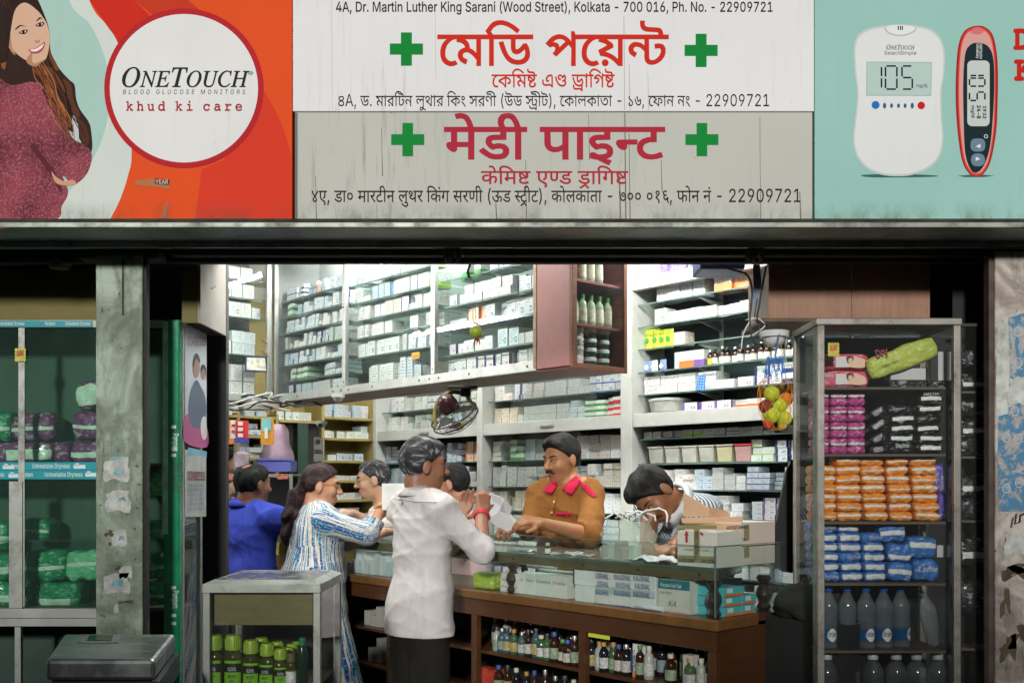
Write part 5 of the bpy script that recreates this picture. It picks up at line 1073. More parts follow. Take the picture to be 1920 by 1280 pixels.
st = rb('sticker', flat('yellow_sticker', srgb(232,190,50)), hc, (on_v(781,VC)[0]-.035, on_v(781,VC)[0]+.035, VC-0.0062, VC-0.005, zat(670,5.3), zat(658,5.3)))
t_, _ = on_v(768, VC), 0
write('Diabetes', 'lettering', flat('red_ink', srgb(190,40,30)), hc, room(on_v(781,VC)[0]-.032, VC-0.0064, zat(668.5,5.3)), RU, (0,0,1), width=.064, height=.034, bold=.03)
# hanging cabinet on the left, facing right
UC = -5.912; UCB = -6.22
lc = thing('hanging_cabinet', 'short glass hanging cabinet with orange and white cartons at the left corner', 'cabinet', room(-6.1,2.6,2.03))
V0, V1 = 1.95, 3.15
rb('bottom_board', M_ply, lc, (UCB,UC-0.012,V0,V1,ZB-0.012,ZB+0.012))
rb('back_panel', M_back, lc, (UCB-0.012,UCB,V0,V1,ZB-0.01,ZT))
rb('bottom_rail', M_alu, lc, (UC-0.01,UC+0.012,V0,V1,ZB-0.012,ZB+0.036), bevel=0.002)
for v in (V0+0.016, V1-0.02): rb('post', M_alu, lc, (UC-0.012,UC+0.014,v-0.016,v+0.016,ZB+0.037,ZT), bevel=0.002)
rb('glass_pane', M_glass, lc, (UC,UC+0.004,V0+0.035,V1-0.04,ZB+0.037,ZT))
screws(lc, [room(UC+0.012, v, ZB+0.012) for v in (2.72,2.80,3.0,3.08)], RU)
zs = [ZB+0.013, 2.325, 2.565, 2.69, 2.81]
for k, z in enumerate(zs):
 if k: gshelf(lc, UCB+0.002, UC-0.03, V0+.02, V1-.02, z, 'u')
 hm = (zs[k+1] if k+1 < len(zs) else z+.12) - z - .012
 run('u', UC, 2.55, V1-.04, z, hm, '%s shelf of left corner cabinet' % nth(k), 200+k, w=(.06,.09), h=(.075,.13), dep=.12, inset=.05, stack=.8 if k < 2 else .3, styles=[46,46,5,9,14,22] if k == 0 else None)
# printed calendar card and red pens stuck on its glass
cd = thing('hanging_card', 'blue edged printed card stuck on the left corner cabinet glass', 'card', room(UC+.01, 3.0, 2.2))
v_, tt = on_u(480, UC+0.008)
def upl(px, py):
 v, t = on_u(px, UC+0.008); return room(UC+0.008, v, zat(py, t))
mb = MB(); mb.add([upl(459,667), upl(459,697), upl(502,698), upl(502,668)], [(0,1,2,3)]); mb.build('card', flat('navy_print', srgb(40,50,90)), cd)
mb = MB(); mb.add([upl(463,670)+RU*.001, upl(462,693)+RU*.001, upl(499,695)+RU*.001, upl(497,671)+RU*.001], [(0,1,2,3)]); mb.build('print', mat('card_print', srgb(215,212,196), 0.5, var=0.4, vscale=30), cd)
mb = MB(); mb.tube([upl(490,636)+RU*.003, upl(502,646)+RU*.003], 0.004); mb.tube([upl(490,657)+RU*.003, upl(503,669)+RU*.003], 0.004); mb.build('tape', flat('red_brown_tape', srgb(150,80,60)), cd)
# wall unit behind the counter
VW, VWB = 4.55, 4.83
UL = on_v(708, VW)[0]; U1 = on_v(905, VW)[0]; U2 = on_v(1180, VW)[0]; UR = -1.45
wu = thing('wall_shelf_unit', 'large white framed wall shelving packed with medicine cartons behind the counter', 'shelf unit', room(-3.5,4.7,0))
rb('back_panel', M_backdark, wu, (UL,UR,VWB,VWB+0.015,0.0,3.0))
for u, w_ in ((UL,.022),(U1,.03),(U2,.045),(UR,.03)):
 rb('post', M_white_alu, wu, (u-w_,u+w_,VW-0.03,VWB-0.002,0.0,3.0), bevel=0.003)
ZR0, ZR1 = 1.835, 1.915
for a, b_ in ((UL+.023,U1-.031),(U1+.031,U2-.046),(U2+.046,UR-.031)):
 rb('rail', M_white_alu, wu, (a,b_,VW-0.02,VW+0.0,ZR0,ZR1), bevel=0.002)
 rb('divider', M_white_alu, wu, (a,b_,VW+0.001,VWB-0.003,ZR1-0.02,ZR1-0.002))
 rb('handle', M_steel, wu, ((a+b_)/2-.06,(a+b_)/2+.06,VW-0.028,VW-0.0205,ZR0+.03,ZR0+.05), bevel=0.002)
rb('header', M_white_alu, wu, (U2+.046,UR-.031,VW-0.028,VW+0.02,2.655,2.725), bevel=0.003)
rb('top_board', M_white_alu, wu, (UL+.023,UR-.031,VW+0.021,VWB-0.003,2.70,2.72))
bays = [('left bay of wall unit', UL+.03, U1-.035), ('middle bay of wall unit', U1+.035, U2-.05), ('right bay of wall unit', U2+.05, UR-.035)]
for bi, (bn, a, b_) in enumerate(bays):
 up = [ZR1, 2.065] if bi == 0 else ([ZR1, 2.075] if bi == 1 else [ZR1, 2.03, 2.167, 2.306, 2.44, 2.577])
 lo = [0.8, 0.95, 1.13, 1.31, 1.475, 1.655] if bi < 2 else [0.8, 0.97, 1.135, 1.30, 1.46, 1.614, 1.765]
 for k, z in enumerate(up):
  if k: gshelf(wu, a-.005, b_+.005, VW+0.03, VWB-0.003, z)
  hm = (up[k+1]-z-.012) if k+1 < len(up) else .12
  nm = '%s upper shelf, %s' % (nth(k), bn)
  if bi < 2: run('v', VW, a, b_, z, min(hm,.13), nm, 300+bi*20+k, w=(.05,.11), h=(.035,.075), dep=.14, inset=.05, tilt=.05, stack=1, fill=.97, group=(1,4))
  elif k == 0: run('v', VW, a+.30, b_, z, hm, nm, 350, w=(.07,.12), h=(.045,.07), dep=.14, inset=.05, stack=.5)
  elif k == 1: run('v', VW, a, b_, z, hm, nm, 351, w=(.08,.15), h=(.045,.065), dep=.14, inset=.05, stack=1, fill=1)
  elif k == 2: pass
  elif k == 3: run('v', VW, a+.23, a+.42, z, hm, nm, 353, w=(.07,.09), h=(.06,.115), dep=.12, inset=.05, stack=.6, group=(1,1))
  elif k == 4: run('v', VW, a+.08, b_, z, hm, nm, 354, w=(.06,.1), h=(.06,.115), dep=.12, inset=.05, stack=.8, fill=1)
  elif k == 5:
   run('v', VW, a+.1, a+.52, z, .11, nm, 355, w=(.07,.10), h=(.08,.105), dep=.12, inset=.05, stack=.2, fill=1)
   run('v', VW, a+.53, b_, z, .12, nm, 356, w=(.09,.13), h=(.09,.12), dep=.12, inset=.05, stack=.2, styles=[46], fill=1)
 for k, z in enumerate(lo):
  if k: gshelf(wu, a-.005, b_+.005, VW+0.03, VWB-0.003, z)
  top = lo[k+1] if k+1 < len(lo) else ZR0
  hm = top - z - .02
  nm = '%s lower shelf, %s' % (nth(k), bn)
  if bi == 2 and k == 5:
   run('v', VW, a+.78, b_, z, hm, nm, 380, w=(.06,.085), h=(.025,.04), dep=.12, inset=.04, stack=.95, fill=1); continue
  if bi == 2: run('v', VW, a+.02, b_, z, hm, nm, 370+k, w=(.055,.085), h=(.026,.044), dep=.12, inset=.04, stack=1, fill=.99, tilt=.03, group=(1,2))
  else: run('v', VW, a, b_, z, hm, nm, 330+bi*20+k, w=(.05,.10), h=(.03,.07), dep=.13, inset=.04, stack=1, fill=.97, tilt=.05, group=(1,3))
 if bi == 2:
  for z in up[1:]:
   mb = MB()
   for uu_ in (a+.42, a+.85, a+1.25):
    p = [room(uu_, VW+.06, z-.009), room(uu_, VWB-.004, z-.009), room(uu_, VWB-.004, z-.05)]
    q = [x + RU*.012 for x in p]
    mb.add(p + q, [(0,1,2),(5,4,3),(0,3,4,1),(1,4,5,2),(2,5,3,0)])
   mb.build('bracket', M_white_alu, wu)
  for uu_ in (a+.42, a+.85, a+1.25):
   rb('wall_track', M_white_alu, wu, (uu_-.008,uu_+.02,VWB-.003,VWB-.0005,ZR1,2.64))
# sliding panes in front of the middle bays
for a, b_, z0, z1 in ((UL+.36,U1-.035,ZR1+.002,2.31),(U1+.30,U2-.28,ZR1+.002,2.31),(U1+.20,U2-.42,1.0,ZR0-.004)):
 rb('glass_pane', M_glass_dirty, wu, (a,b_,VW+.004,VW+.009,z0,z1))
# goods on top of the right bay
mbs = [('white and green printed pack', 'white'),('purple printed pack','purple'),('purple printed pack','purple'),('pink printed pack','pink')]
x = U2+.06
for i, (lab, c_) in enumerate(mbs):
 w_ = .16 + .03*i
 o = rb('pack', mat('pack_'+c_.replace(' ','_'), srgb(*{'white':(215,220,205),'purple':(120,105,160),'pink':(200,150,170)}[c_]), 0.4, var=0.5, vscale=25), None, (x,x+w_,VW+.02,VW+.2,2.727,2.95))
 tag(o, '%s on top of right wall bay, %s from left' % (lab, nth(i)), 'pack', 'packs on top of the wall unit'); x += w_+.01
# red-brown end cabinet with bottles and jars
M_laminate = mat('rosewood_laminate', srgb(150,98,94), 0.35, var=0.06, vscale=3, dirt=0.25, dirtcol=(0.1,0.05,0.045), dscale=5)
M_redwood = wood_mat('dark_redwood', (0.26,0.085,0.075), 0.4)
ec = thing('end_cabinet', 'red brown end cabinet with glass door holding bottles and jars', 'cabinet', room(-3.2,3.27,2.02))
UE0, UE1, VE0, VE1 = -3.305, -3.09, 3.10, 3.44
ZE = 2.02
rb('side_panel', M_laminate, ec, (UE0,UE1-0.001,VE0-.012,VE0,ZE-.005,ZT), bevel=0.002)
rb('edge_band', wood_mat('band_wood', srgb(150,120,90), 0.5), ec, (UE0-.022,UE0-.001,VE0-.014,VE0+.004,ZE,ZT))
rb('bottom_board', M_redwood, ec, (UE0-.02,UE1-.002,VE0+.001,VE1,ZE-.014,ZE+.006))
rb('back_panel', M_redwood, ec, (UE0-.012,UE0,VE0+.001,VE1,ZE+.007,ZT))
rb('far_panel', M_redwood, ec, (UE0+.001,UE1-.002,VE1-.012,VE1,ZE+.007,ZT))
rb('door_frame', wood_mat('frame_wood', srgb(118,76,58), 0.45), ec, (UE1,UE1+.014,VE0-.012,VE0+.016,ZE-.016,ZT), (UE1,UE1+.014,VE1-.016,VE1+.006,ZE-.016,ZT), (UE1,UE1+.014,VE0+.0165,VE1-.0165,ZE-.016,ZE+.008), bevel=.002)
rb('glass_pane', M_glass, ec, (UE1+.004,UE1+.008,VE0+.017,VE1-.017,ZE+.009,ZT))
ES = [ZE+.007, 2.21, 2.405, 2.60]
for z in ES[1:]: rb('shelf', M_redwood, ec, (UE0+.001,UE1-.012,VE0+.001,VE1-.013,z-.012,z), bevel=.001)
def lathe_thing(name, label, cat_, base, parts, group=None, n=14):
 """parts: (part name, material, profile)"""
 t = thing(name, label, cat_, base, group)
 for pn, m, prof in parts:
  mb = MB(); mb.lathe([(r, z+base[2]) for r, z in prof], (base[0],base[1],0), n); mb.build(pn, m, t, smooth=True)
 return t
M_capgreen = flat('green_cap', srgb(70,150,70)); M_whiteplastic = mat('white_plastic', (0.72,0.72,0.70), 0.35, var=0.04)
M_bottlegreen = mat('pale_green_bottle', srgb(176,198,168), 0.15, var=0.1); M_label = mat('bottle_label', srgb(218,216,196), 0.5, var=0.35, vscale=40)
M_tealjar = mat('dark_teal_jar', srgb(40,84,80), 0.25, var=0.1)
def oilbottle(p, lab, h=.13, r=.019, cap=M_capgreen, body=None, group=None, lblm=None):
 b_ = body or M_bottlegreen
 return lathe_thing('bottle', lab, 'bottle', p, [('body', b_, [(r*.9,0),(r,.004),(r,h*.62),(r*.85,h*.72),(r*.42,h*.82),(r*.42,h*.86)]),
  ('label', lblm or M_label, [(r*1.03,h*.12),(r*1.03,h*.56)]), ('cap', cap, [(r*.5,h*.855),(r*.52,h*.99),(r*.44,h)])], group)
G_E = 'bottles in the red brown end cabinet'
for k, (z, n, h) in enumerate(((ES[1],5,.14),(ES[2],3,.15))):
 for i in range(n):
  p = room(UE1-.05, VE0+.06+i*.055 + (0.05 if k == 1 else 0), z)
  oilbottle(tuple(p), 'pale green oil bottle, %s from front on %s shelf of red brown cabinet' % (nth(i), ['middle','top'][k]), h, .021, group=G_E)
for i in range(3):
 for q in range(4 if i else 4):
  p = room(UE1-.055, VE0+.085+i*.085, ES[0]+q*.042)
  tq = lathe_thing('jar', '%s cream jar, %s up in %s pile, bottom of red brown cabinet' % (['white','dark teal','dark teal'][i], nth(q), nth(i)), 'jar', tuple(p),
   [('body', M_whiteplastic if i == 0 else M_tealjar, [(.027,0),(.029,.004),(.029,.022),(.027,.024)]), ('lid', M_whiteplastic, [(.030,.0245),(.030,.038),(.028,.0415)])], 'cream jars in the red brown end cabinet')
# right wall bay: yellow-green tubes, bottles, blister cards, washing bowl
def upos(px, z, back=.1):
 u, t = on_v(px, VW+back); return u
M_lime = mat('lime_pouch', srgb(196,206,60), 0.3, var=0.25, vscale=14)
M_pouchlbl = mat('pouch_label', srgb(70,150,70), 0.35, var=0.4, vscale=20)
def pouch(cx_, z, w_, h_, name, lab, m, m2, grp):
 t = thing(name, lab, 'pouch', room(cx_, VW+.1, z), grp)
 mb = MB(); nx, nz = 6, 8; vs = []
 for s_ in (-1, 1):
  for j in range(nz+1):
   for i in range(nx+1):
    a, c = i/nx, j/nz
    th = .018*math.sin(math.pi*a)**.6*(1-c)**.5 + .001
    vs.append(room(cx_+(a-.5)*w_*(1-.08*c), VW+.1+s_*th, z+c*h_))
 fs = []
 for s_ in range(2):
  o_ = s_*(nx+1)*(nz+1)
  for j in range(nz):
   for i in range(nx):
    q = (o_+j*(nx+1)+i, o_+j*(nx+1)+i+1, o_+(j+1)*(nx+1)+i+1, o_+(j+1)*(nx+1)+i); fs.append(q if s_ == 0 else q[::-1])
 mb.add(vs, fs); mb.build('pouch_body', m, t, smooth='all')
 mb = MB(); mb.lathe([(.017,-.001),(.017,.001)], (0,0,0), 12)
 xf = Matrix.Translation(room(cx_, VW+.079, z+h_*.45)) @ ROOM @ Matrix.Rotation(R(90), 4, 'X')
 mb.build('emblem', m2, t, xf=xf)
for i, px in enumerate((1217, 1231, 1244, 1256)):
 pouch(upos(px,0), 2.306, .062, .125-.012*(i > 1), 'pouch', 'lime green pouch with round emblem, %s from left on right wall bay' % nth(i), M_lime, M_pouchlbl, 'lime pouches on the right wall bay')
M_brownglass = mat('amber_bottle', (0.03,0.012,0.006), 0.08, var=0.2)
M_lab_white = mat('white_label', srgb(214,214,206), 0.5, var=0.3, vscale=60)
M_cap_dark = mat('dark_cap', (0.04,0.04,0.045), 0.35)
M_capsilver = mat('silver_cap', (0.5,0.48,0.45), 0.35, 0.8)
def syrup(p, lab, h=.11, r=.019, cap=None, lm=None, body=None, grp=None):
 return lathe_thing('syrup_bottle', lab, 'bottle', p, [('body', body or M_brownglass, [(r*.92,0),(r,.003),(r,h*.64),(r*.8,h*.73),(r*.45,h*.8),(r*.45,h*.86)]),
  ('label', lm or M_lab_white, [(r*1.03,h*.12),(r*1.03,h*.48)]), ('cap', cap or M_cap_dark, [(r*.52,h*.855),(r*.54,h*.985),(r*.5,h)])], grp, n=12)
G_R = 'syrup bottles on the right wall bay'
u = upos(1318,0)
for i in range(16):
 syrup(tuple(room(u, VW+.10+.012*(i % 2), 2.167)), 'white labelled amber syrup bottle, %s from left on right wall bay' % nth(i), .098+.01*(i % 3 == 0), .0195, lm=M_lab_white if i != 1 else flat('yellow_label', srgb(222,214,40)), cap=[M_cap_dark,M_capsilver][i % 2], grp=G_R)
 u += .0435
for i, px in enumerate((1204,1216,1228,1244)):
 pouch(upos(px,0), 2.167, .07 if i < 2 else .05, .075, 'pouch', '%s pouch, %s from left beside carton row on right wall bay' % (['sky blue','sky blue','white','sky blue'][i], nth(i)),
  mat('sky_pouch' if i != 2 else 'white_pouch', srgb(120,140,205) if i != 2 else srgb(225,225,222), 0.35, var=0.25, vscale=18), M_lab_white, 'small pouches on the right wall bay')
for i in range(6):
 a = U2+.30+i*.036
 Mx = Matrix.Translation(room(a, VW+.06, 2.167)) @ ROOM @ Matrix.Diagonal((.034,.08,.10,1))
 carton(Mx, STY[[8,46,46,46,53,53][i]], '%s carton, %s in the tight row beside the blue pouches' % (STY[[8,46,46,46,53,53][i]].text, nth(i)))
bw = thing('washing_bowl', 'translucent plastic bowl with lid on right wall bay bottom shelf', 'bowl', room(U2+.2,VW+.14,ZR1))
mb = MB(); mb.lathe([(.10,0),(.115,.01),(.128,.07),(.132,.072)], tuple(room(U2+.20,VW+.145,ZR1+.001)), 24); mb.build('bowl', mat('cloudy_plastic', (0.48,0.49,0.44), 0.35, var=0.2, vscale=10), bw, smooth=True)
mb = MB(); mb.lathe([(.133,.0725),(.134,.085),(.10,.092)], tuple(room(U2+.20,VW+.145,ZR1+.001)), 24); mb.build('lid', mat('cloudy_lid', (0.55,0.56,0.54), 0.3, var=0.2), bw, smooth=True)
bl = thing('blister_card', 'bright blue blister card hanging on the right wall bay shelf', 'blister card', room(upos(1312,0),VW+.02,2.0))
u, t_ = on_v(1312, VW+.015)
Mx = Matrix.Translation(room(u, VW+.02, zat(732,t_))) @ ROOM @ Matrix.Rotation(R(8), 4, 'Y')
mb = MB(); mb.box((-.028,-.002,0), (.028,.002,.085)); mb.build('foil', flat('blue_foil', srgb(60,120,200), 0.3), bl, xf=Mx)
mb = MB()
for i in range(3):
 for j in range(5): mb.cyl((-.018+i*.018,-.002,.010+j*.016), (-.018+i*.018,-.006,.010+j*.016), .0065, .004, n=8)
mb.build('pill_pocket', flat('pale_blue_pocket', srgb(150,190,235), 0.2), bl, xf=Mx)
# trays of loose packs and translucent tubs on the lower right shelves
M_tub = mat('cloudy_tub', (0.50,0.50,0.44), 0.4, var=0.25, vscale=9)
for i in range(6):
 a = U2+.10+i*.125
 t = thing('tub', '%s plastic tub, %s from left on the wall unit shelf behind the bowed man' % ('cloudy' if i < 4 else 'pinkish' if i == 5 else 'yellowish', nth(i)), 'tub', room(a+.06,VW+.1,1.614), 'plastic tubs on the wall unit')
 mm = M_tub if i < 4 else mat('pink_tub' if i == 5 else 'yellow_tub', srgb(200,160,160) if i == 5 else srgb(205,200,160), 0.4, var=0.2)
 mb = MB()
 lo, hi = (a+.006, VW+.05), (a+.116, VW+.17)
 mb.add([room(lo[0]+.008,lo[1]+.006,1.616),room(hi[0]-.008,lo[1]+.006,1.616),room(hi[0]-.008,hi[1],1.616),room(lo[0]+.008,hi[1],1.616),room(lo[0],lo[1],1.705),room(hi[0],lo[1],1.705),room(hi[0],hi[1],1.705),room(lo[0],hi[1],1.705)], [(0,3,2,1),(4,5,6,7),(0,1,5,4),(1,2,6,5),(2,3,7,6),(3,0,4,7)])
 mb.build('tub_body', mm, t, bevel=.006)
 rb('lid', mat('red_lid', srgb(200,50,60), 0.4) if i == 5 else M_tub, t, (lo[0]-.003,hi[0]+.003,lo[1]-.003,hi[1],1.706,1.716), bevel=.002)
# ================================================================== STREET-SIDE CASES AND THEIR GOODS
def fbox(mb, xa, xb, ya, yb, Y0, Y1, Yr=None):
 """box whose front face covers a pixel rectangle at depth Y0 (or measured at Yr)"""
 q = Yr or Y0
 mb.box(((xa-960)*q/F, Y0, zat(yb, q)), ((xb-960)*q/F, Y1, zat(ya, q)))
 return mb
def fb(name, m, par, *rects, bevel=0.0):
 mb = MB()
 for r in rects: fbox(mb, *r)
 return mb.build(name, m, par, bevel=bevel)
# soft packs: a sealed plastic wrapper, softly bulged, with a printed band
def pillow_mesh(name, size, mats, band=None, seed=0, bulge=0.42, nx=12, ny=6, nz=8, wr=0.05):
 r = random.Random(seed); a, b_, c = [x/2 for x in size]
 vs, fs, mi, idx = [], [], [], {}
 ph = [r.uniform(0, 6.28) for _ in range(6)]
 def pt(i, j, k):
  key = (i, j, k)
  if key in idx: return idx[key]
  x, y, z = 2*i/nx-1, 2*j/ny-1, 2*k/nz-1
  ex = 1/bulge
  n_ = (abs(y)**ex + abs(z)**ex)**(1/ex) if (y or z) else 0
  mx = max(abs(y), abs(z))
  s_ = mx/n_ if n_ else 1
  y2, z2 = y*(0.35+0.65*s_), z*(0.35+0.65*s_)
  tp = 1 - 0.14*abs(x)**6
  w = wr*(math.sin(5*x+3*z+ph[0]) + math.sin(9*x-4*z+2*y+ph[1])*0.7 + math.sin(13*z+6*x+ph[2])*0.5)
  sag = 0.05*math.sin(2*x+ph[3])
  p = (a*x*(1-0.06*(y*y+z*z)), b_*y2*tp*(1+w), c*(z2*tp*(1+w)+sag))
  idx[key] = len(vs); vs.append(p); return idx[key]
 def quad(q, m): fs.append(q); mi.append(m)
 for i in range(nx):
  for k in range(nz):
   inb = band and band[0] <= (k+.5)/nz <= band[1] and (len(band) < 4 or band[2] <= (i+.5)/nx <= band[3])
   quad((pt(i,0,k),pt(i+1,0,k),pt(i+1,0,k+1),pt(i,0,k+1)), 1 if inb else 0)
   quad((pt(i,ny,k),pt(i,ny,k+1),pt(i+1,ny,k+1),pt(i+1,ny,k)), 0)
  for j in range(ny):
   quad((pt(i,j,0),pt(i,j+1,0),pt(i+1,j+1,0),pt(i+1,j,0)), 0)
   quad((pt(i,j,nz),pt(i+1,j,nz),pt(i+1,j+1,nz),pt(i,j+1,nz)), 0)
 for j in range(ny):
  for k in range(nz):
   quad((pt(0,j,k),pt(0,j,k+1),pt(0,j+1,k+1),pt(0,j+1,k)), 0)
   quad((pt(nx,j,k),pt(nx,j+1,k),pt(nx,j+1,k+1),pt(nx,j,k+1)), 0)
 me = bpy.data.meshes.new(name); me.from_pydata(vs, [], fs)
 for m in mats: me.materials.append(m)
 me.polygons.foreach_set('material_index', mi); me.polygons.foreach_set('use_smooth', [True]*len(fs)); me.update()
 return me
def wrap_mat(name, col, rough=0.28, var=0.16, vscale=26, dark=0.35):
 """printed polythene: crinkles catch the light, faint print"""
 if name in MATS: return MATS[name]
 m = bpy.data.materials.new(name); MATS[name] = m
 N, L, b = nodes(m); setin(b, rough=rough, spec=.35, coat=0.1)
 t = tex(N, L, 'n', vscale, detail=4, rnd=True, stretch=(1,1,2.2))
 c = ramp(N, L, t.outputs[0], [(0.3, tuple(x*(1-var) for x in col)), (0.62, col), (0.72, tuple(x*(1-dark) for x in col))]).outputs[0]
 t3 = tex(N, L, 'n', 34, detail=1, rnd=True, stretch=(1,1,2)); c = mix(N, L, ramp(N, L, t3.outputs[0], [(.60,(0,)*3),(.63,(.32,)*3)]).outputs[0], c, (.75,.75,.72))
 L.new(c, b.inputs['Base Color'])
 t2 = tex(N, L, 'n', 22, detail=5, rnd=True, dist=1.5, stretch=(1,1,1.6)); bump(N, L, b, t2.outputs[0], 0.75, 0.012)
 return m
M_bandwhite = wrap_mat('band_white', srgb(222,222,216), var=0.06, dark=0.25)
WR = {'orange': wrap_mat('wrapper_orange', srgb(238,146,44)), 'blue': wrap_mat('wrapper_blue', srgb(58,116,190)), 'magenta': wrap_mat('wrapper_magenta', srgb(176,62,130), dark=0.2),
 'black': wrap_mat('wrapper_black', srgb(30,31,36), dark=0.0, var=0.4), 'violet': wrap_mat('wrapper_violet', srgb(104,84,178)), 'plum': wrap_mat('wrapper_plum', srgb(128,52,112)),
 'green': wrap_mat('wrapper_green', srgb(28,134,92)), 'light green': wrap_mat('wrapper_light_green', srgb(120,196,156)), 'pink': wrap_mat('wrapper_pink', srgb(216,92,112), dark=0.12), 'red': wrap_mat('wrapper_red', srgb(205,52,46))}
PMESH = {}
def pack(name, cat_, label, group, colour, center, size, band=(0.35,0.6), tilt=0.0, yaw=0.0, variant=0, mats=None, bulge=0.42):
 key = (colour, tuple(round(x,3) for x in size), band, variant % 3)
 if key not in PMESH: PMESH[key] = pillow_mesh(name, size, mats or [WR[colour], M_bandwhite], band, seed=variant*7+1, bulge=bulge)
 o = bpy.data.objects.new(name, PMESH[key]); o.location = center; o.rotation_euler = (0, tilt, yaw)
 COL.objects.link(o); tag(o, label, cat_, group); return o
def pc(xa, xb, ya, yb, Y): return P((xa+xb)/2, (ya+yb)/2, Y), ((xb-xa)*Y/F, (yb-ya)*Y/F)
# right hand display cabinet
YC = 3.5
M_cabframe = mat('cabinet_frame', (0.34,0.32,0.28), 0.45, 0.4, var=0.2, vscale=9, dirt=0.75, dirtcol=(0.09,0.075,0.055), dscale=12, bmp=0.1)
M_cabgreen = mat('chipped_green_paint', (0.20,0.26,0.20), 0.6, var=0.3, vscale=14, dirt=0.8, dirtcol=(0.06,0.06,0.045), dscale=22)
dcab = thing('display_cabinet', 'tall glass display cabinet of packets and water bottles on the right', 'cabinet', (1.32,3.65,0))
YB = 3.80
x0, x1 = (1536-960)*YC/F, (1795-960)*YC/F
zt = zat(607, YC)
rbx = lambda name, m, *bs, **k: (lambda mb: [mb.box(b_[0], b_[1]) for b_ in bs] and mb.build(name, m, dcab, **k))(MB())
rbx('top_frame', M_cabframe, ((x0-.012,YC-.012,zt-.005),(x1+.012,YC+.012,zt+.018)), ((x0-.012,YC+.013,zt-.005),(x0+.012,YB,zt+.018)), ((x1-.012,YC+.013,zt-.005),(x1+.012,YB,zt+.018)), bevel=.003)
rbx('top_board', M_cabframe, ((x0+.013,YC+.013,zt+.004),(x1-.013,YB,zt+.014)))
rbx('post', M_cabframe, ((x0-.008,YC-.01,0),(x0+.016,YC+.012,zt-.006)), bevel=.002)
rbx('post', M_cabgreen, ((x0-.008,YC+.0125,0),(x0+.002,YC+.05,zt-.006)), bevel=.002)
rbx('post', M_cabframe, ((x1-.016,YC-.01,0),(x1+.008,YC+.012,zt-.006)), bevel=.002)
rbx('post', M_cabframe, ((x0-.008,YB-.02,0),(x0+.014,YB,zt-.006)), bevel=.002)
rbx('post', M_cabframe, ((x1-.016,YB-.02,0),(x1+.008,YB,zt-.006)), bevel=.002)
rbx('back_panel', M_dark, ((x0+.016,YB-.012,0),(x1-.018,YB-.006,zt-.007)))
rbx('glass_pane', M_glass, ((x0+.017,YC-.003,0.02),(x1-.017,YC+.001,zt-.006)))
rbx('side_pane', M_glass_dirty, ((x0-.004,YC+.052,0.02),(x0-.001,YB-.021,zt-.006)))
rbx('side_pane', M_glass, ((x1+.001,YC+.014,0.02),(x1+.004,YB-.021,zt-.006)))
rbx('base', M_cabframe, ((x0-.008,YC+.012,0),(x1+.008,YB-.002,0.018)))
YS = 3.58
sh = [zat(y, YS) for y in (727, 851, 977, 1091, 1216)] + [zat(1216, YS)-.26]
M_shelfwood = wood_mat('shelf_wood', (0.10,0.072,0.05), 0.6)
for k, z in enumerate(sh):
 xa = x0+.02 if k != 0 else x0+.02
 rbx('shelf', M_shelfwood, ((xa,YS-.035,z-.009),(x1-.02,YB-.014,z)), bevel=.001)
GP = lambda what: what + ' in the right display cabinet'
# wipes
for i, (ya, yb) in enumerate(((694,727),(662,693))):
 c, (w_, h_) = pc(1540, 1632, ya, yb, YS)
 t = thing('wipes_pack', 'pink baby wipes pack, %s of two beside the lime pouch' % ('lower','upper')[i], 'pack', (c.x, YS+.05, c.z-h_/2), GP('pink wipes packs'))
 me = pillow_mesh('wrapper', (w_,.10,h_*.98), [WR['pink'], M_bandwhite], None, seed=i, bulge=.25, wr=.02)
 o = bpy.data.objects.new('wrapper', me); o.location = (c.x, YS+.05, c.z); COL.objects.link(o); o.parent = t; o.matrix_parent_inverse = Matrix.Translation(t.location).inverted()
 yf = YS-.0045
 def pp(px, py): p = P(px, py, YS); return (p.x, yf, p.z)
 def prn(pts, col, k):
  mb = MB(); ps = [Vector(pp(*q)) - Vector((0,.0003*k,0)) for q in pts]; mb.add(ps, tessellate_polygon([ps])); mb.build('print', flat('ink_%d_%d_%d_pack' % col, srgb(*col)), t)
 d = ya-694
 prn([(1566,701+d),(1606,700+d),(1606,720+d),(1566,721+d)], (214,206,204), 1)
 prn(cat([(1590,703+d),(1600,701+d),(1620,706+d),(1622,720+d),(1598,721+d),(1588,714+d)],4), (226,186,160), 2)
 prn(cat([(1586,702+d),(1594,699+d),(1600,703+d),(1597,711+d),(1589,713+d)],4), (74,48,44), 3)
 prn(cat([(1590,705+d),(1597,704+d),(1597,713+d),(1591,714+d)],4), (222,176,150), 4)
 write('baby', 'lettering', flat('white_ink', srgb(220,215,215)), t, pp(1545,707+d), (1,0,0), (0,0,1), width=18*YS/F, height=10*YS/F, bold=.02, lift=.001)
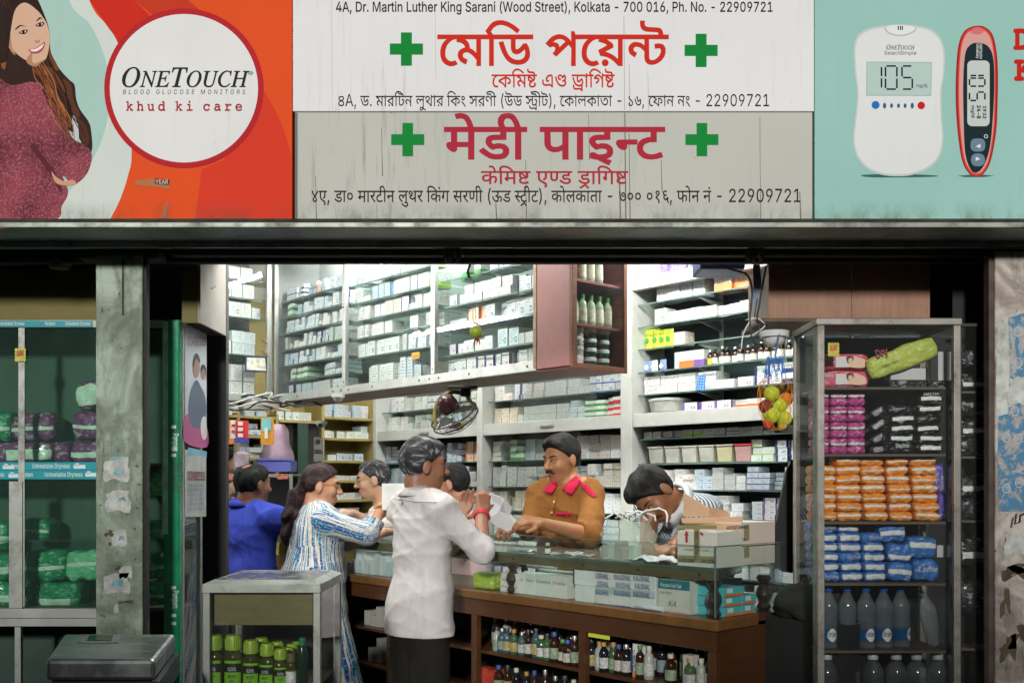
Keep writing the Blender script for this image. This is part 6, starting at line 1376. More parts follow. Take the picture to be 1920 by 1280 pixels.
# lime pouch leaning
c = P(1691, 671, YS-.02)
t = thing('sanitary_pouch', 'long lime green pouch leaning above the black packets', 'pouch', (c.x,c.y,c.z-.05))
me = pillow_mesh('wrapper', (.262,.03,.082), [wrap_mat('wrapper_lime', srgb(184,196,84), dark=.1), M_bandwhite], None, seed=5, bulge=.6)
o = bpy.data.objects.new('wrapper', me); o.location = c; o.rotation_euler = (0, R(-19), 0); COL.objects.link(o); o.parent = t; o.matrix_parent_inverse = Matrix.Translation(t.location).inverted()
d = Vector((math.cos(R(19)),0,math.sin(R(19)))); up = Vector((-math.sin(R(19)),0,math.cos(R(19))))
write('Dry', 'lettering', flat('magenta_ink', srgb(150,30,70)), t, P(1644,672,YS-.037)-Vector((0,.002,0)), d, up, width=.045, height=.04, bold=.03)
write('baby care', 'lettering', flat('green_ink', srgb(90,120,40)), t, P(1655,689,YS-.037)-Vector((0,.002,0)), d, up, width=.06, height=.014)
mb = MB()
for y0_, y1_ in ((690,712),): fbox(mb, 1670, 1736, y0_, y1_, YS, YS+.06)
o = mb.build('carton', mat('plain_carton', srgb(190,188,190), 0.6, var=0.1), bevel=.001); tag(o, 'plain white carton lying flat on top of the black packets, right display cabinet', 'carton')
o = fb('carton', mat('plain_carton', srgb(190,188,190)), None, (1759,1783,659,713,YS+.02,YS+.08), bevel=.001); tag(o, 'plain white carton standing on end at the right of the top cabinet shelf', 'carton')
o = fb('carton', wrap_mat('wrapper_black', srgb(30,31,36)), None, (1668,1738,713,727,YS,YS+.08), bevel=.002); tag(o, 'flat black pack under the plain white carton in the right cabinet', 'carton')
o = fb('carton', wrap_mat('wrapper_black', srgb(30,31,36)), None, (1741,1782,714,727,YS+.01,YS+.08), bevel=.002); tag(o, 'flat black pack under the upright white carton in the right cabinet', 'carton')
# magenta double packs
for ci, (xa, xb) in enumerate(((1528,1556),(1558,1590),(1590.5,1624))):
 for ri in range(4):
  yb_ = 850.5 - ri*30; ya_ = yb_ - 29.5
  for s_ in range(2):
   c, (w_, h_) = pc(xa, xb, ya_+s_*14.7, ya_+s_*14.7+14.5, YS+.01)
   pack('napkin_packet', 'packet', 'magenta packet, %s column from left, %s of eight rows from bottom, right cabinet' % (nth(ci), nth(ri*2+1-s_)), GP('magenta packets'), 'magenta',
    (c.x, YS+.055, c.z), (w_*1.02,.09,h_*1.06), (0.0,0.32) if s_ == 0 else None, variant=ri+ci, bulge=.3)
# black packets with white labels
for ci, (xa, xb) in enumerate(((1668,1719),(1721,1771))):
 for ri in range(6):
  yb_ = 849 - ri*18.6 + 1; ya_ = yb_ - 18.8
  if ci == 0 and ri == 5: continue
  c, (w_, h_) = pc(xa, xb, ya_, yb_, YS)
  pack('napkin_packet', 'packet', 'black packet, %s column, %s row up, right cabinet' % (['left','right'][ci], nth(ri)), GP('black packets'), 'black', (c.x + rng.uniform(-.006,.006), YS+.06+rng.uniform(-.008,.008), c.z), (w_,.10,h_*1.05),
   (0.36,0.72,0.08,0.94) if (ri+ci) % 4 else None, tilt=rng.uniform(-.06,.06), variant=ri)
for i, (x_, y_) in enumerate(((1652,770),(1652,795),(1653,820),(1654,842))):
 c, (w_, h_) = pc(x_-14, x_+14, y_-6, y_+6, YS+.06)
 pack('napkin_packet', 'packet', 'dull grey packet edge left of the black packets, %s from top' % nth(i), GP('grey packet ends'), 'violet', (c.x,YS+.10,c.z), (w_,.05,h_), (0.0,1.0), tilt=-.55 if i < 3 else -.1, variant=i, mats=[wrap_mat('wrapper_grey', srgb(96,92,104)), wrap_mat('band_grey', srgb(150,146,150))])
write('Stayfree', 'lettering', M_white_print, dcab, P(1731,741,YS-.004), (1,0,.06), (0,0,1), width=30*YS/F, height=12*YS/F, bold=.01)
write('Stayfree', 'lettering', M_white_print, dcab, P(1679,839,YS-.004), (1,0,.03), (0,0,1), width=26*YS/F, height=11*YS/F, bold=.01)
# orange packets
cols = [(1526,1572),(1572.5,1619),(1620,1664),(1664.5,1706),(1706.5,1754)]
for ci, (xa, xb) in enumerate(cols):
 nr = 7
 for ri in range(nr):
  sh_ = ri*(-1.4) if ci >= 2 else -ri*0.6
  dx = (0, 0, 4, 8, 12)[ci]
  yb_ = 976.5 - ri*17.3; ya_ = yb_-17.6
  if ci == 0 and ri == 6: continue
  c, (w_, h_) = pc(xa+dx+sh_, xb+dx+sh_, ya_, yb_, YS)
  pack('napkin_packet', 'packet', 'orange packet, %s column from left, %s row from bottom, right cabinet' % (nth(ci), nth(ri)), GP('orange packets'), 'orange',
   (c.x, YS+.055+rng.uniform(-.008,.008), c.z), (round(w_*1.03,3),.095,round(h_*1.10,3)), (0.5,0.7) if (ri+2*ci) % 3 else (0.36,0.5), tilt=rng.uniform(-.05,.05), yaw=rng.uniform(-.05,.05), variant=ri+ci)
for i, (ya, yb) in enumerate(((924,976),(868,923))):
 c, (w_, h_) = pc(1757+(i==0)*7, 1777+(i==0)*7, ya, yb, YS)
 pack('napkin_packet', 'packet', 'violet packet standing on end beside the orange packets, %s' % ['lower','upper'][i], GP('violet packets'), 'violet', (c.x,YS+.06,c.z), (w_,.08,h_*1.02), None, tilt=-.03, variant=i, bulge=.35)
 write('Stayfree', 'lettering', M_white_print, dcab, Vector((c.x+.012,YS+.013,c.z-h_*.42)), (0,0,1), (-1,0,0), width=h_*.5, height=.022)
# blue packets
for ci, (xa, xb) in enumerate(((1526,1577),(1578,1621),(1622,1665))):
 for ri in range(6 if ci < 2 else 5):
  yb_ = 1090.5 - ri*18.3; ya_ = yb_-18.5
  dx = -ri*(1.5 if ci else 1)
  c, (w_, h_) = pc(xa+dx, xb+dx, ya_, yb_, YS)
  o = pack('napkin_packet', 'packet', 'blue packet, %s column from left, %s row from bottom, right cabinet' % (nth(ci), nth(ri)), GP('blue packets'), 'blue',
   (c.x, YS+.055+rng.uniform(-.006,.006), c.z), (round(w_*1.02,3),.095,round(h_*1.08,3)), (0.3,0.75,0.05,0.97) if (ri*2+ci) % 5 else None, tilt=rng.uniform(-.03,.03), variant=ri+ci)
  if not (ri*2+ci) % 5: write('Stayfree', 'lettering', M_white_print, dcab, Vector((c.x-w_*.2,YS-.0005,c.z-.004)), (1,0,0), (0,0,1), width=w_*.6, height=.017)
for i, (xa, xb, ya, yb, bd, tl_) in enumerate(((1650,1700,982,1016,(.35,.6),-.05),(1665,1713,1018,1053,(.12,.35),.05),(1665,1713,1054,1090,(.35,.6),.12),(1704,1758,1006,1047,(.5,.8),.1),(1714,1763,1048,1090,None,0))):
 c, (w_, h_) = pc(xa, xb, ya, yb, YS)
 pack('napkin_packet', 'packet', 'plump blue packet at the right of the blue stack, %s' % ['topmost','middle of inner pile','bottom of inner pile','top of outer pile','bottom of outer pile'][i], GP('plump blue packets'), 'blue', (c.x,YS+.05,c.z), (w_,.10,h_), bd, tilt=tl_, variant=i, bulge=.3)
write('Stayfree', 'lettering', M_white_print, dcab, P(1722,1071,YS-.002), (1,0,0), (0,0,1), width=36*YS/F, height=13*YS/F, bold=.02)
o = fb('carton', mat('plain_carton', srgb(190,188,190)), None, (1757,1780,1022,1044,YS+.02,YS+.06)); tag(o, 'small white label box beside the plump blue packets', 'carton')
# water bottles
M_pet = glass_mat('clear_bottle', (0.93,0.96,0.975), 3.0, haze=0.17, hazecol=(0.66,0.72,0.76), rough=0.03)
M_water = glass_mat('water', (0.84,0.91,0.95), 0.6, haze=0.012, rough=0.05)
M_capblue = mat('blue_cap', srgb(30,90,190), 0.35, var=0.05)
M_klabel = glass_mat('blue_film_label', (0.10,0.36,0.60), 0.6, haze=0.75, hazecol=srgb(44,112,168), rough=0.1)
def bottle_profile(h, r):
 p = [(r*.86,0),(r*.98,h*.015),(r,h*.05)]
 for i in range(6): p += [(r*.93,h*(.08+i*.09)),(r,h*(.125+i*.09))]
 return p + [(r*.99,h*.66),(r*.9,h*.73),(r*.62,h*.83),(r*.38,h*.90),(r*.36,h*.935)]
kb = None
hk, rk = .222, .033
kp = [(1553,.0),(1588,.01),(1623,0),(1656,.005),(1688,.02)]
for i, (px, dy) in enumerate(kp):
 b0 = P(px, 1216, YS+.03+dy); b0.z = sh[4]
 lab = 'water bottle with blue cap and blue label, %s from left in the right cabinet' % nth(i)
 if kb is None:
  kb = local_thing('water_bottle', lab, 'bottle', GP('blue capped water bottles'))
  mb = MB(); mb.lathe(bottle_profile(hk, rk), n=20); mb.build('body', M_pet, kb, smooth='all')
  mb = MB(); mb.lathe([(rk*.94,.004),(rk*.94,hk*.70)], n=16); mb.build('water', M_water, kb, smooth=True)
  mb = MB(); mb.lathe([(rk*.43,hk*.925),(rk*.45,hk*.93),(rk*.45,hk*.985),(rk*.4,hk)], n=16); mb.build('cap', M_capblue, kb, smooth=True)
  mb = MB(); mb.lathe([(rk*1.02,hk*.13),(rk*1.02,hk*.32)], n=24); lb = mb.build('label', M_klabel, kb, smooth=True)
  # white leaf shaped badge wrapped on the label, with the name
  mb = MB(); pts = []
  for q in range(13):
   a = -0.62 + 1.24*q/12; hh = .024*math.cos(a*2.4)**1.0 if abs(a*2.4) < 1.57 else 0.001
   pts.append((a, hh))
  vs = [(rk*1.035*math.sin(a), -rk*1.035*math.cos(a), hk*.225+s_*hh) for s_ in (-1,1) for a, hh in pts]
  mb.add(vs, [(q, q+1, 14+q, 13+q) for q in range(12)]); mb.build('badge', flat('badge_white', srgb(226,228,230)), kb)
  o = write('kinley', 'lettering', flat('ink_navy', srgb(30,40,66)), kb, (-.023,-rk*1.05,hk*.20), (1,0,0), (0,0,1), width=.046, height=.026, bold=.02)
  me = o.data
  for v in me.vertices:
   a = v.co.x/(rk*1.05); v.co.x, v.co.y = rk*1.05*math.sin(a), -rk*1.05*math.cos(a)
  k_ = kb
 else:
  k_ = copy_tree(kb); k_['label'] = lab
 k_.location = b0; k_.rotation_euler = (0, 0, [0.15,-.55,.25,.1,.9][i])
# lying bottle
c = P(1745, 1165, YS+.1)
o = lathe_thing('water_bottle', 'unlabelled clear bottle tilted in the dark of the right cabinet', 'bottle', (c.x, c.y, sh[4]), [('body', M_pet, bottle_profile(.2,.032)), ('cap', M_pet, [(.014,.187),(.014,.2)])])
o.rotation_euler = (0, R(-14), 0); o.location.x += .02
# large water bottles below, only shoulders in view
bbk = None
M_jug = glass_mat('frosted_jug', (0.88,0.91,0.92), 2.0, haze=0.14, hazecol=(0.55,0.58,0.6), rough=0.1)
for i, px in enumerate((1550,1592,1636,1680,1718,1758)):
 b0 = P(px, 1280, YS+.03); b0.z = sh[5]+.001
 lab = 'large clear water jar, %s from left on the bottom shelf of the right cabinet' % nth(i)
 if bbk is None:
  H = sh[4]-sh[5]-.022; rr = .039
  bbk = local_thing('water_jar', lab, 'bottle', GP('large water jars'))
  mb = MB(); mb.lathe([(rr*.9,0),(rr,.01),(rr,H*.66),(rr*.98,H*.72),(rr*.8,H*.82),(rr*.42,H*.90),(rr*.40,H*.92)], n=20); mb.build('body', M_jug, bbk, smooth='all')
  mb = MB(); mb.lathe([(rr*.95,.006),(rr*.95,H*.62)], n=16); mb.build('water', M_water, bbk, smooth=True)
  mb = MB(); mb.lathe([(rr*.48,H*.915),(rr*.5,H*.92),(rr*.5,H*.985),(rr*.45,H)], n=16); mb.build('cap', mat('milky_cap', (0.55,0.57,0.58), 0.35), bbk, smooth=True)
  mb = MB(); mb.lathe([(rr*1.02,H*.2),(rr*1.02,H*.5)], n=20); mb.build('label', M_lab_white, bbk, smooth=True)
  k_ = bbk
 else: k_ = copy_tree(bbk); k_['label'] = lab
 k_.location = b0; k_.rotation_euler = (0,0,i*1.3)
# gold paper charm and price tags on the glass
def charm(name, label, px, py, Y, s):
 c = P(px, py, Y); t = thing(name, label, 'charm', c)
 mb = MB(); n = 8
 pts = []
 for i in range(n*4):
  e, f_ = divmod(i, n); q = f_/n*2-1; jag = (1.0 if i % 2 else .86)
  x_, z_ = [(q,-1),(1,q),(-q,1),(-1,-q)][e]
  pts.append(Vector((c.x+x_*s*jag*.95, Y, c.z+z_*s*1.15*jag)))
 fr = pts; bk = [p + Vector((0,.002,0)) for p in pts]; m_ = len(pts)
 mb.add(fr + bk, [tuple(range(m_)), tuple(range(2*m_-1, m_-1, -1))] + [(i, i+m_, (i+1) % m_ + m_, (i+1) % m_) for i in range(m_)])
 mb.build('paper', mat('gold_paper', srgb(186,178,70), 0.4, var=0.25, vscale=40), t)
 write('SURE'[:4], 'lettering', flat('red_ink', srgb(190,40,30)), t, (c.x-s*.6,Y-.0015,c.z-s*.2), (1,0,.1), (0,0,1), width=s*1.2, height=s*1.1, bold=.04)
charm('paper_charm', 'small gold zigzag paper charm stuck on the right cabinet glass', 1563, 655, YC-.006, .022)
o = fb('price_tag', flat('pale_tag', srgb(190,194,176)), None, (1681,1695,742,753,YS+.09,YS+.092)); tag(o, 'small pale price tag in front of the dark packets', 'tag')
# dark second cabinet to the right
d2 = thing('display_cabinet', 'dark narrow glass cabinet of dim packets at the far right', 'cabinet', (1.75,3.8,0))
xa, xb = (1797-960)*3.72/F, (1860-960)*3.72/F+.1
mb = MB(); mb.box((xa,3.72,0), (xa+.012,3.735,2.05)); mb.box((xa,3.72,zat(612,3.72)), (xb,3.735,zat(606,3.72))); mb.build('frame', mat('dark_frame', (0.04,0.04,0.04), 0.5, 0.4, var=0.3), d2)  # frame in near black
mb = MB(); mb.box((xa+.013,3.726,0.02), (xb,3.729,zat(612,3.72)-.001)); mb.build('glass_pane', M_glass, d2)
mb = MB()
for y_ in (733, 855, 975, 1215): mb.box((xa+.013,3.74,zat(y_,3.74)-.008), (xb,3.855,zat(y_,3.74)))
mb.build('shelf', M_shelfwood, d2)
for i, (y0_, y1_, c_) in enumerate(((655,690,'black'),(700,732,'black'),(750,780,'plum'),(785,820,'black'),(822,853,'black'),(890,930,'black'),(935,974,'black'),(1010,1060,'light green'),(1090,1150,'black'))):
 c, (w_, h_) = pc(1800, 1856, y0_, y1_, 3.76)
 pack('napkin_packet', 'packet', '%s packet in the dark far right cabinet, %s from top' % ('dim '+c_, nth(i)), 'dim packets in the far right cabinet', 'black', (c.x,3.8,c.z), (w_,.08,h_*1.02), (0.3,0.55,0.1,0.8) if i % 2 else None, variant=i)
# pelmet over the right cabinet
YP = 3.86
M_pelmet = wood_mat('brown_veneer', srgb(158,116,92), 0.55, grain=(9,9,0.7), var=0.22, scale=8, dirt=0.35)
pm = thing('pelmet_box', 'brown veneered plywood pelmet box above the right display cabinet', 'pelmet', (1.32,3.95,zat(598,YP)))
xa, xm, xb = (1441-960)*YP/F, (1597-960)*YP/F, (1786-960)*YP/F
for a_, b_ in ((xa,xm-.001),(xm+.001,xb)):
 mb = MB(); mb.box((a_,YP,zat(597,YP)), (b_,YP+.012,BEAM_Z+.02)); mb.build('front_panel', M_pelmet, pm)
mb = MB(); mb.box((xa,YP+.0125,zat(597,YP)), (xa+.012,YP+.33,BEAM_Z+.02)); mb.build('side_panel', mat('raw_ply', srgb(160,150,140), 0.8, var=0.12, vscale=9, dirt=0.4, dirtcol=(0.2,0.15,0.1)), pm)
mb = MB(); mb.box((xa-.03,YP-.02,zat(597,YP)-.014), (xb,YP+.33,zat(597,YP)-.001)); mb.build('bottom_board', wood_mat('rough_edge', (0.14,0.085,0.05), 0.7, dirt=.4), pm)
# left hand display cabinet
YL = 3.92
lcab = thing('display_cabinet', 'glass display cabinet of nappy packs with teal tape at the left edge', 'cabinet', (-1.8,4.05,0))
xr = (340-960)*YL/F; YLB = 4.19
M_tealtape = mat('teal_tape', srgb(38,150,160), 0.3, var=0.1, vscale=12)
M_green_tape = mat('green_plastic_tape', srgb(16,128,88), 0.22, var=0.25, vscale=9, bmp=0.5, bscale=45, bdist=.003)
lbx = lambda name, m, *bs, **k: (lambda mb: [mb.box(b_[0], b_[1]) for b_ in bs] and mb.build(name, m, lcab, **k))(MB())
zl = lambda y: zat(y, YL)
lbx('top_rail', M_steel_dull, ((-3.3,YL-.01,zl(614)),(xr-.001,YL+.01,zl(601))))
lbx('tape', M_tealtape, ((-3.3,YL-.012,zl(613.5)),((176-960)*YL/F,YL-.0105,zl(602))))
lbx('glass_pane', glass_mat('greenish_glass', (.86,.98,.91), 1.3, haze=.075, hazecol=(.2,.36,.3), dust=.04), ((-3.3,YL-.002,zl(1140)),(xr-.03,YL+.002,zl(615))))  # teal haze mixed in to stand for hazy reflections
lbx('post', M_steel_dull, (((36-960)*YL/F,YL-.008,zl(1137)),((48-960)*YL/F,YL-.003,zl(615))), bevel=.001)
lbx('post', M_steel_dull, (((20-960)*YL/F,YL-.014,zl(1139)),((45-960)*YL/F,YL-.009,zl(902))), bevel=.001)
lbx('bottom_rail', mat('pale_rail', (0.42,0.43,0.40), 0.5, var=0.15, dirt=.5, dirtcol=(.08,.08,.07)), ((-3.3,YL-.016,zl(1157)),((265-960)*YL/F,YL+.01,zl(1139.5))), ((-3.3,YL-.026,zl(1172)),((265-960)*YL/F,YL+.01,zl(1157.5))), bevel=.002)
lbx('post', M_steel_dull, (((30-960)*YL/F,YL-.01,0),((41-960)*YL/F,YL+.01,zl(1173))))
lbx('back_panel', mat('dark_green_back', (0.018,0.045,0.032), 0.6, var=0.3), ((-3.3,YLB-.01,0),(xr-.005,YLB,zl(601))))
lbx('shelf', M_shelfwood, ((-3.3,YL+.012,zl(868)-.012),(xr-.03,YLB-.012,zl(868))), ((-3.3,YL+.012,zl(1139)-.014),(xr-.03,YLB-.012,zl(1139))))
lbx('shelf', M_shelf, ((-3.3,YL+.012,zl(1012)-.006),(xr-.03,YLB-.012,zl(1012))))
for q, (ya, yb) in enumerate(((866,881),(881.5,898))):
 lbx('tape', M_tealtape, ((-3.3,YL-.006,zl(yb)),((250-960)*YL/F,YL-.0045,zl(ya))))
M_tapeprint = flat('tape_print', srgb(205,224,222))
for x_, w_, yb_, s_, h_ in ((122,47,609.5,'Unbeatable Dryness',9),(-4,50,609.5,'Unbeatable Dryness',9),(84,20,609.5,'Pampers',9),(60,71,877,'Unbeatable Dryness',11),(21,18,877,'Pampers',11),(83,72,893,'Unbeatable Dryness',11),(44,18,893,'Pampers',11),(-20,28,893,'Dryness',11)):
 write(s_, 'lettering', M_tapeprint, lcab, P(x_,yb_,YL-.013 if yb_ < 700 else YL-.0065), (1,0,0), (0,0,1), width=w_*YL/F, height=h_*YL/F, bold=.015)
for x_, y_ in ((138,871),(5,872),(160,886),(16,888)):
 mb = MB()
 for bx in ((x_,x_+22,y_,y_+7),(x_+3,x_+10,y_-3,y_+1)): fbox(mb, bx[0], bx[1], bx[2], bx[3], YL-.0072, YL-.0062)
 mb.build('print', M_tapeprint, lcab)
# corner post wrapped in green tape, lettered
lbx('corner_post', M_green_tape, ((xr-.064,YL-.02,0),(xr,YL+.016,zl(600))), bevel=.006)
lbx('tape_edge', mat('clear_green_film', srgb(150,205,178), 0.2, var=0.3, vscale=20), ((xr-.0665,YL-.021,zl(1000)),(xr-.045,YL-.0205,zl(604))))
for s_, y0_, y1_, em in (('Pampers',812,846,17),('dry Night',866,922,20),('Pampers',1106,1140,17)):
 write(s_, 'lettering', flat('tape_black', srgb(20,40,34)) if s_ != 'Pampers' else M_tapeprint, lcab, P(323,y0_,YL-.0215), (0,0,-1), (1,0,0), width=(y1_-y0_)*YL/F, height=em*YL/F, bold=.01)
for y_ in (797,838,850,1098,1150,1165):
 mb = MB(); fbox(mb, 321, 330, y_, y_+6, YL-.0222, YL-.0212); mb.build('print', M_tapeprint, lcab)
# right side of that cabinet: steel stile, posters inside the glass
lbx('side_stile', M_steel, ((xr-.008,YL+.0165,0),(xr,YL+.04,zl(604))), ((xr-.012,YLB-.03,0),(xr,YLB,zl(604))), bevel=.002)
lbx('side_pane', M_glass_dirty, ((xr-.006,YL+.041,.02),(xr-.003,YLB-.031,zl(610))))
lbx('side_top', M_steel, ((xr-.008,YL+.0405,zl(610)),(xr+.001,YLB-.0305,zl(603))))
def side(px, y):                    # a point on the plane x = xr seen at column px
 Y = xr*F/(px-960); return Vector((xr+.0015, Y, zat(y, Y)))
def sidepoly(name, pts, m, par, k=0):
 mb = MB(); ps = [side(*q) + Vector((.0004*k,0,0)) for q in pts]; mb.add(ps, tessellate_polygon([ps])); return mb.build(name, m, par)
po = thing('poster', 'pale blue and pink printed poster with two figures on the cabinet side', 'poster', side(365,840))
sidepoly('sheet', [(346,612),(387,626),(387,838),(346,828)], mat('poster_paper', srgb(186,190,200), 0.5, var=0.1, vscale=8, dirt=.2), po)
sidepoly('print', cat([(346,782),(360,775),(372,790),(387,800),(387,838),(346,828)],4), flat('poster_pink', srgb(168,84,130)), po, 1)
sidepoly('print', cat([(354,742),(360,722),(368,712),(376,725),(383,742),(386,775),(376,800),(360,800),(352,772)],5), flat('poster_grey', srgb(84,96,116)), po, 2)
sidepoly('print', cat([(361,676),(366,664),(372,672),(373,694),(368,708),(362,704),(360,690)],5), flat('poster_skin', srgb(150,118,112)), po, 3)
sidepoly('print', cat([(360,680),(364,664),(370,664),(374,676),(372,680),(366,672),(362,688)],5), flat('poster_hair', srgb(46,38,44)), po, 4)
sidepoly('print', cat([(376,690),(380,684),(384,692),(383,708),(378,712),(375,702)],5), flat('poster_skin', srgb(150,118,112)), po, 3)
sidepoly('print', cat([(375,700),(376,686),(381,683),(385,692),(386,712),(384,700),(380,690)],5), flat('poster_hair', srgb(46,38,44)), po, 4)
sidepoly('print', cat([(376,788),(382,780),(386,792),(386,818),(380,824),(375,810)],5), flat('poster_disc', srgb(206,206,206)), po, 4)
write('DIABETES', 'lettering', flat('poster_ink', srgb(150,110,130)), po, side(349,648)+Vector((.003,0,0)), side(386,648)-side(349,648), (0,0,1), width=(side(384,640)-side(349,640)).length, height=.05, bold=.01)
lf = thing('leaflet', 'torn white leaflet with red heading on the cabinet side below the poster', 'leaflet', side(365,960))
sidepoly('sheet', [(346,842),(386,850),(386,968),(346,968)], mat('leaflet_paper', srgb(176,178,176), 0.6, var=0.15, vscale=14, dirt=.35), lf)
sidepoly('sheet', [(352,838),(387,846),(387,858),(368,852),(350,856)], mat('blue_torn', srgb(110,160,176), 0.6, var=0.3), lf, 1)
write('DIABETES', 'lettering', flat('maroon_ink', srgb(120,40,50)), lf, side(350,898)+Vector((.003,0,0)), side(384,900)-side(350,898), (0,0,1), width=(side(382,640)-side(350,640)).length, height=.045, bold=.03)
for i in range(6):
 write('baby care dry Night'[i:], 'lettering', flat('blue_ink', srgb(80,100,150)), lf, side(350,912+i*9)+Vector((.003,0,0)), side(384,912)-side(350,912), (0,0,1), width=(side(380,640)-side(350,640)).length, height=.02)
# nappy packs
def nappy(colour, xa, xb, ya, yb, label, grp, band=(.38,.56), Y=4.03, tilt=0, v=0, extra=None, dep=.13):
 c, (w_, h_) = pc(xa, xb, ya, yb, Y)
 return pack('nappy_pack', 'nappy pack', label, grp, colour, (c.x, Y+dep/2-.02, c.z), (w_,dep,h_), band, tilt=tilt, variant=v, bulge=.3)
GN, GG = 'plum nappy packs in the left cabinet', 'green nappy packs in the left cabinet'
nappy('plum', 22, 104, 774, 828, 'plum nappy pack with white stripe standing behind the thin post', GN, v=0, tilt=-.05)
nappy('plum', 137, 200, 770, 824, 'plum nappy pack half hidden by the pillar, middle of its pile', GN, v=1)
nappy('plum', 143, 205, 714, 768, 'plum and white nappy pack, top of the pile beside the pillar', GN, (.1,.85), v=2, tilt=-.06)
nappy('plum', -30, 103, 828, 868, 'plum nappy pack, long one lying at the bottom left', GN, (.1,.6,.3,1), v=3)
nappy('plum', 103, 133, 828, 868, 'small plum nappy pack between two larger ones', GN, None, v=4)
nappy('plum', 133, 215, 826, 868, 'plum nappy pack at the bottom of the pile beside the pillar', GN, (.25,.5), v=5)
o = nappy('green', -40, 22, 770, 828, 'green nappy pack at the far left on the purple shelf', GG, v=6)
nappy('green', 44, 96, 972, 1012, 'small green nappy pack with red corner on the middle shelf', GG, (.35,.5), v=7, tilt=.08)
nappy('green', -30, 20, 976, 1030, 'green nappy pack at the picture edge, upper', GG, (.3,.5), v=8)
nappy('green', 46, 126, 1030, 1090, 'plump green nappy pack with white band behind the wide post', GG, (.42,.56), v=9)
nappy('light green', 124, 196, 1031, 1088, 'light green nappy pack with red top beside the pillar', GG, (.5,.64), v=10)
nappy('green', -40, 24, 1034, 1088, 'green nappy pack at the picture edge, middle', GG, (.3,.5), v=11)
nappy('green', 66, 152, 1090, 1139, 'green nappy pack with red corner and white panel on the bottom shelf', GG, (.05,.4,.05,.8), v=12, tilt=.03)
nappy('green', -30, 64, 1088, 1139, 'green nappy pack at the picture edge, lowest', GG, (.3,.5), v=13)
for i, (ya, yb, c_) in enumerate(((880,930,'light green'),(975,1010,'light green'),(1035,1085,'green'),(1090,1138,'green'))):  # solid packs put where the dark glass only reflects packs
 nappy(c_, 268, 318, ya, yb, '%s nappy pack in place of a reflection, behind the corner post, %s from top' % (c_, nth(i)), GG, v=20+i, Y=4.05)
charm('paper_charm', 'small gold zigzag paper charm on the left cabinet post', 38, 665, YL-.016, .024)
# wooden board and pipe above it
bd = thing('fascia_board', 'olive brown wooden board above the left display cabinet', 'board', (-1.9,YL,zl(600)))
mb = MB(); mb.box((-3.3,YL+.0,zl(600.5)), ((266-960)*YL/F,YL+.03,zl(505))); mb.build('board', wood_mat('olive_board', srgb(112,102,50), 0.7, grain=(0.6,6,6), var=0.18, scale=7, dirt=.3), bd)
pp_ = thing('pipe', 'dark green pipe with a bulb socket under the lintel at the left', 'pipe', P(60,497,3.8))
mb = MB(); mb.tube([P(-300,500,3.8), P(178,487,3.8)], .012, 8); mb.build('tube', mat('green_black_pipe', (0.03,0.045,0.03), 0.4), pp_, smooth=True)
mb = MB(); mb.lathe([(.012,-.03),(.034,-.026),(.046,-.010),(.046,.006),(.02,.012)], tuple(P(112,492,3.79)), 16); mb.build('socket', mat('green_enamel', (0.10,0.15,0.10), 0.25), pp_, smooth=True)
# plywood box on the left of the opening
pb = thing('plywood_box', 'small raw plywood box under the lintel beside the green corner post', 'box', ((380-960)*3.95/F,4.1,zat(604,3.95)))
xa, xb = (341-960)*3.95/F, (376-960)*3.95/F
M_rawply = mat('grey_plywood', srgb(150,142,136), 0.85, var=0.10, vscale=5, dirt=0.3, dirtcol=(0.16,0.12,0.08), dscale=7, bmp=.2, bscale=50)
zb = zat(605,3.95)
mb = MB(); mb.box((xa,3.95,zb), (xb-.012,3.962,BEAM_Z+.01)); mb.build('front_panel', wood_mat('olive_board', (0.2,0.2,0.1)), pb)
mb = MB(); mb.box((xb-.0115,3.95,zb), (xb,4.30,BEAM_Z+.25)); mb.build('side_panel', M_rawply, pb)
mb = MB(); mb.box((xa,3.963,zb), (xb-.0125,4.30,zb+.012)); mb.build('bottom_board', M_dark, pb)
mb = MB(); mb.tube([Vector((xb+.001,4.09,zat(541,4.09))), Vector((xb+.004,4.14,zat(537,4.14)))], .003); mb.build('nail', M_screw, pb)
# weighing scale head
sc_ = thing('weighing_scale', 'stainless steel topped weighing machine in front of the pillar', 'scale', (-1.27,3.15,0))
zf = zat(1236, 2.9)
fl_, fr2, br_, bl_ = P(86,1236,2.9), P(290,1236,2.9), P(329,1187,3.396), P(120,1187,3.396)
M_scale = mat('brushed_steel', (0.30,0.33,0.32), 0.28, 0.9, var=0.25, vscale=3, dirt=0.5, dirtcol=(0.06,0.06,0.055), dscale=5, bmp=.05, bscale=120)
mb = MB()
def prism(mb, top, z0, z1):
 n = len(top); mb.add([(p[0],p[1],z0) for p in top] + [(p[0],p[1],z1) for p in top], [tuple(range(n-1,-1,-1)), tuple(range(n,2*n))] + [(i,(i+1) % n,n+(i+1) % n,n+i) for i in range(n)])
prism(mb, [fl_, fr2, br_, bl_], zf-.062, zf); mb.build('top_plate', M_scale, sc_, bevel=.012)
mb = MB(); prism(mb, [p*.985+ Vector((0,.04,0)) for p in (fl_, fr2, br_, bl_)], zf-.13, zf-.063); mb.build('housing', mat('scale_dark', (0.02,0.02,0.022), 0.4), sc_)
e1, e2 = (fr2-fl_).normalized(), (bl_-fl_).normalized()
def on_top(a, b_, k): return fl_ + (fr2-fl_)*a + (bl_-fl_)*b_ + Vector((0,0,k))
mb = MB(); prism(mb, [on_top(.2,.60,0), on_top(.62,.60,0), on_top(.62,.95,0), on_top(.2,.95,0)], zf+.0005, zf+.003); mb.build('display_plate', mat('scale_plate', (0.16,0.17,0.16), 0.5, .5, var=.3, dirt=.5), sc_, bevel=.001)
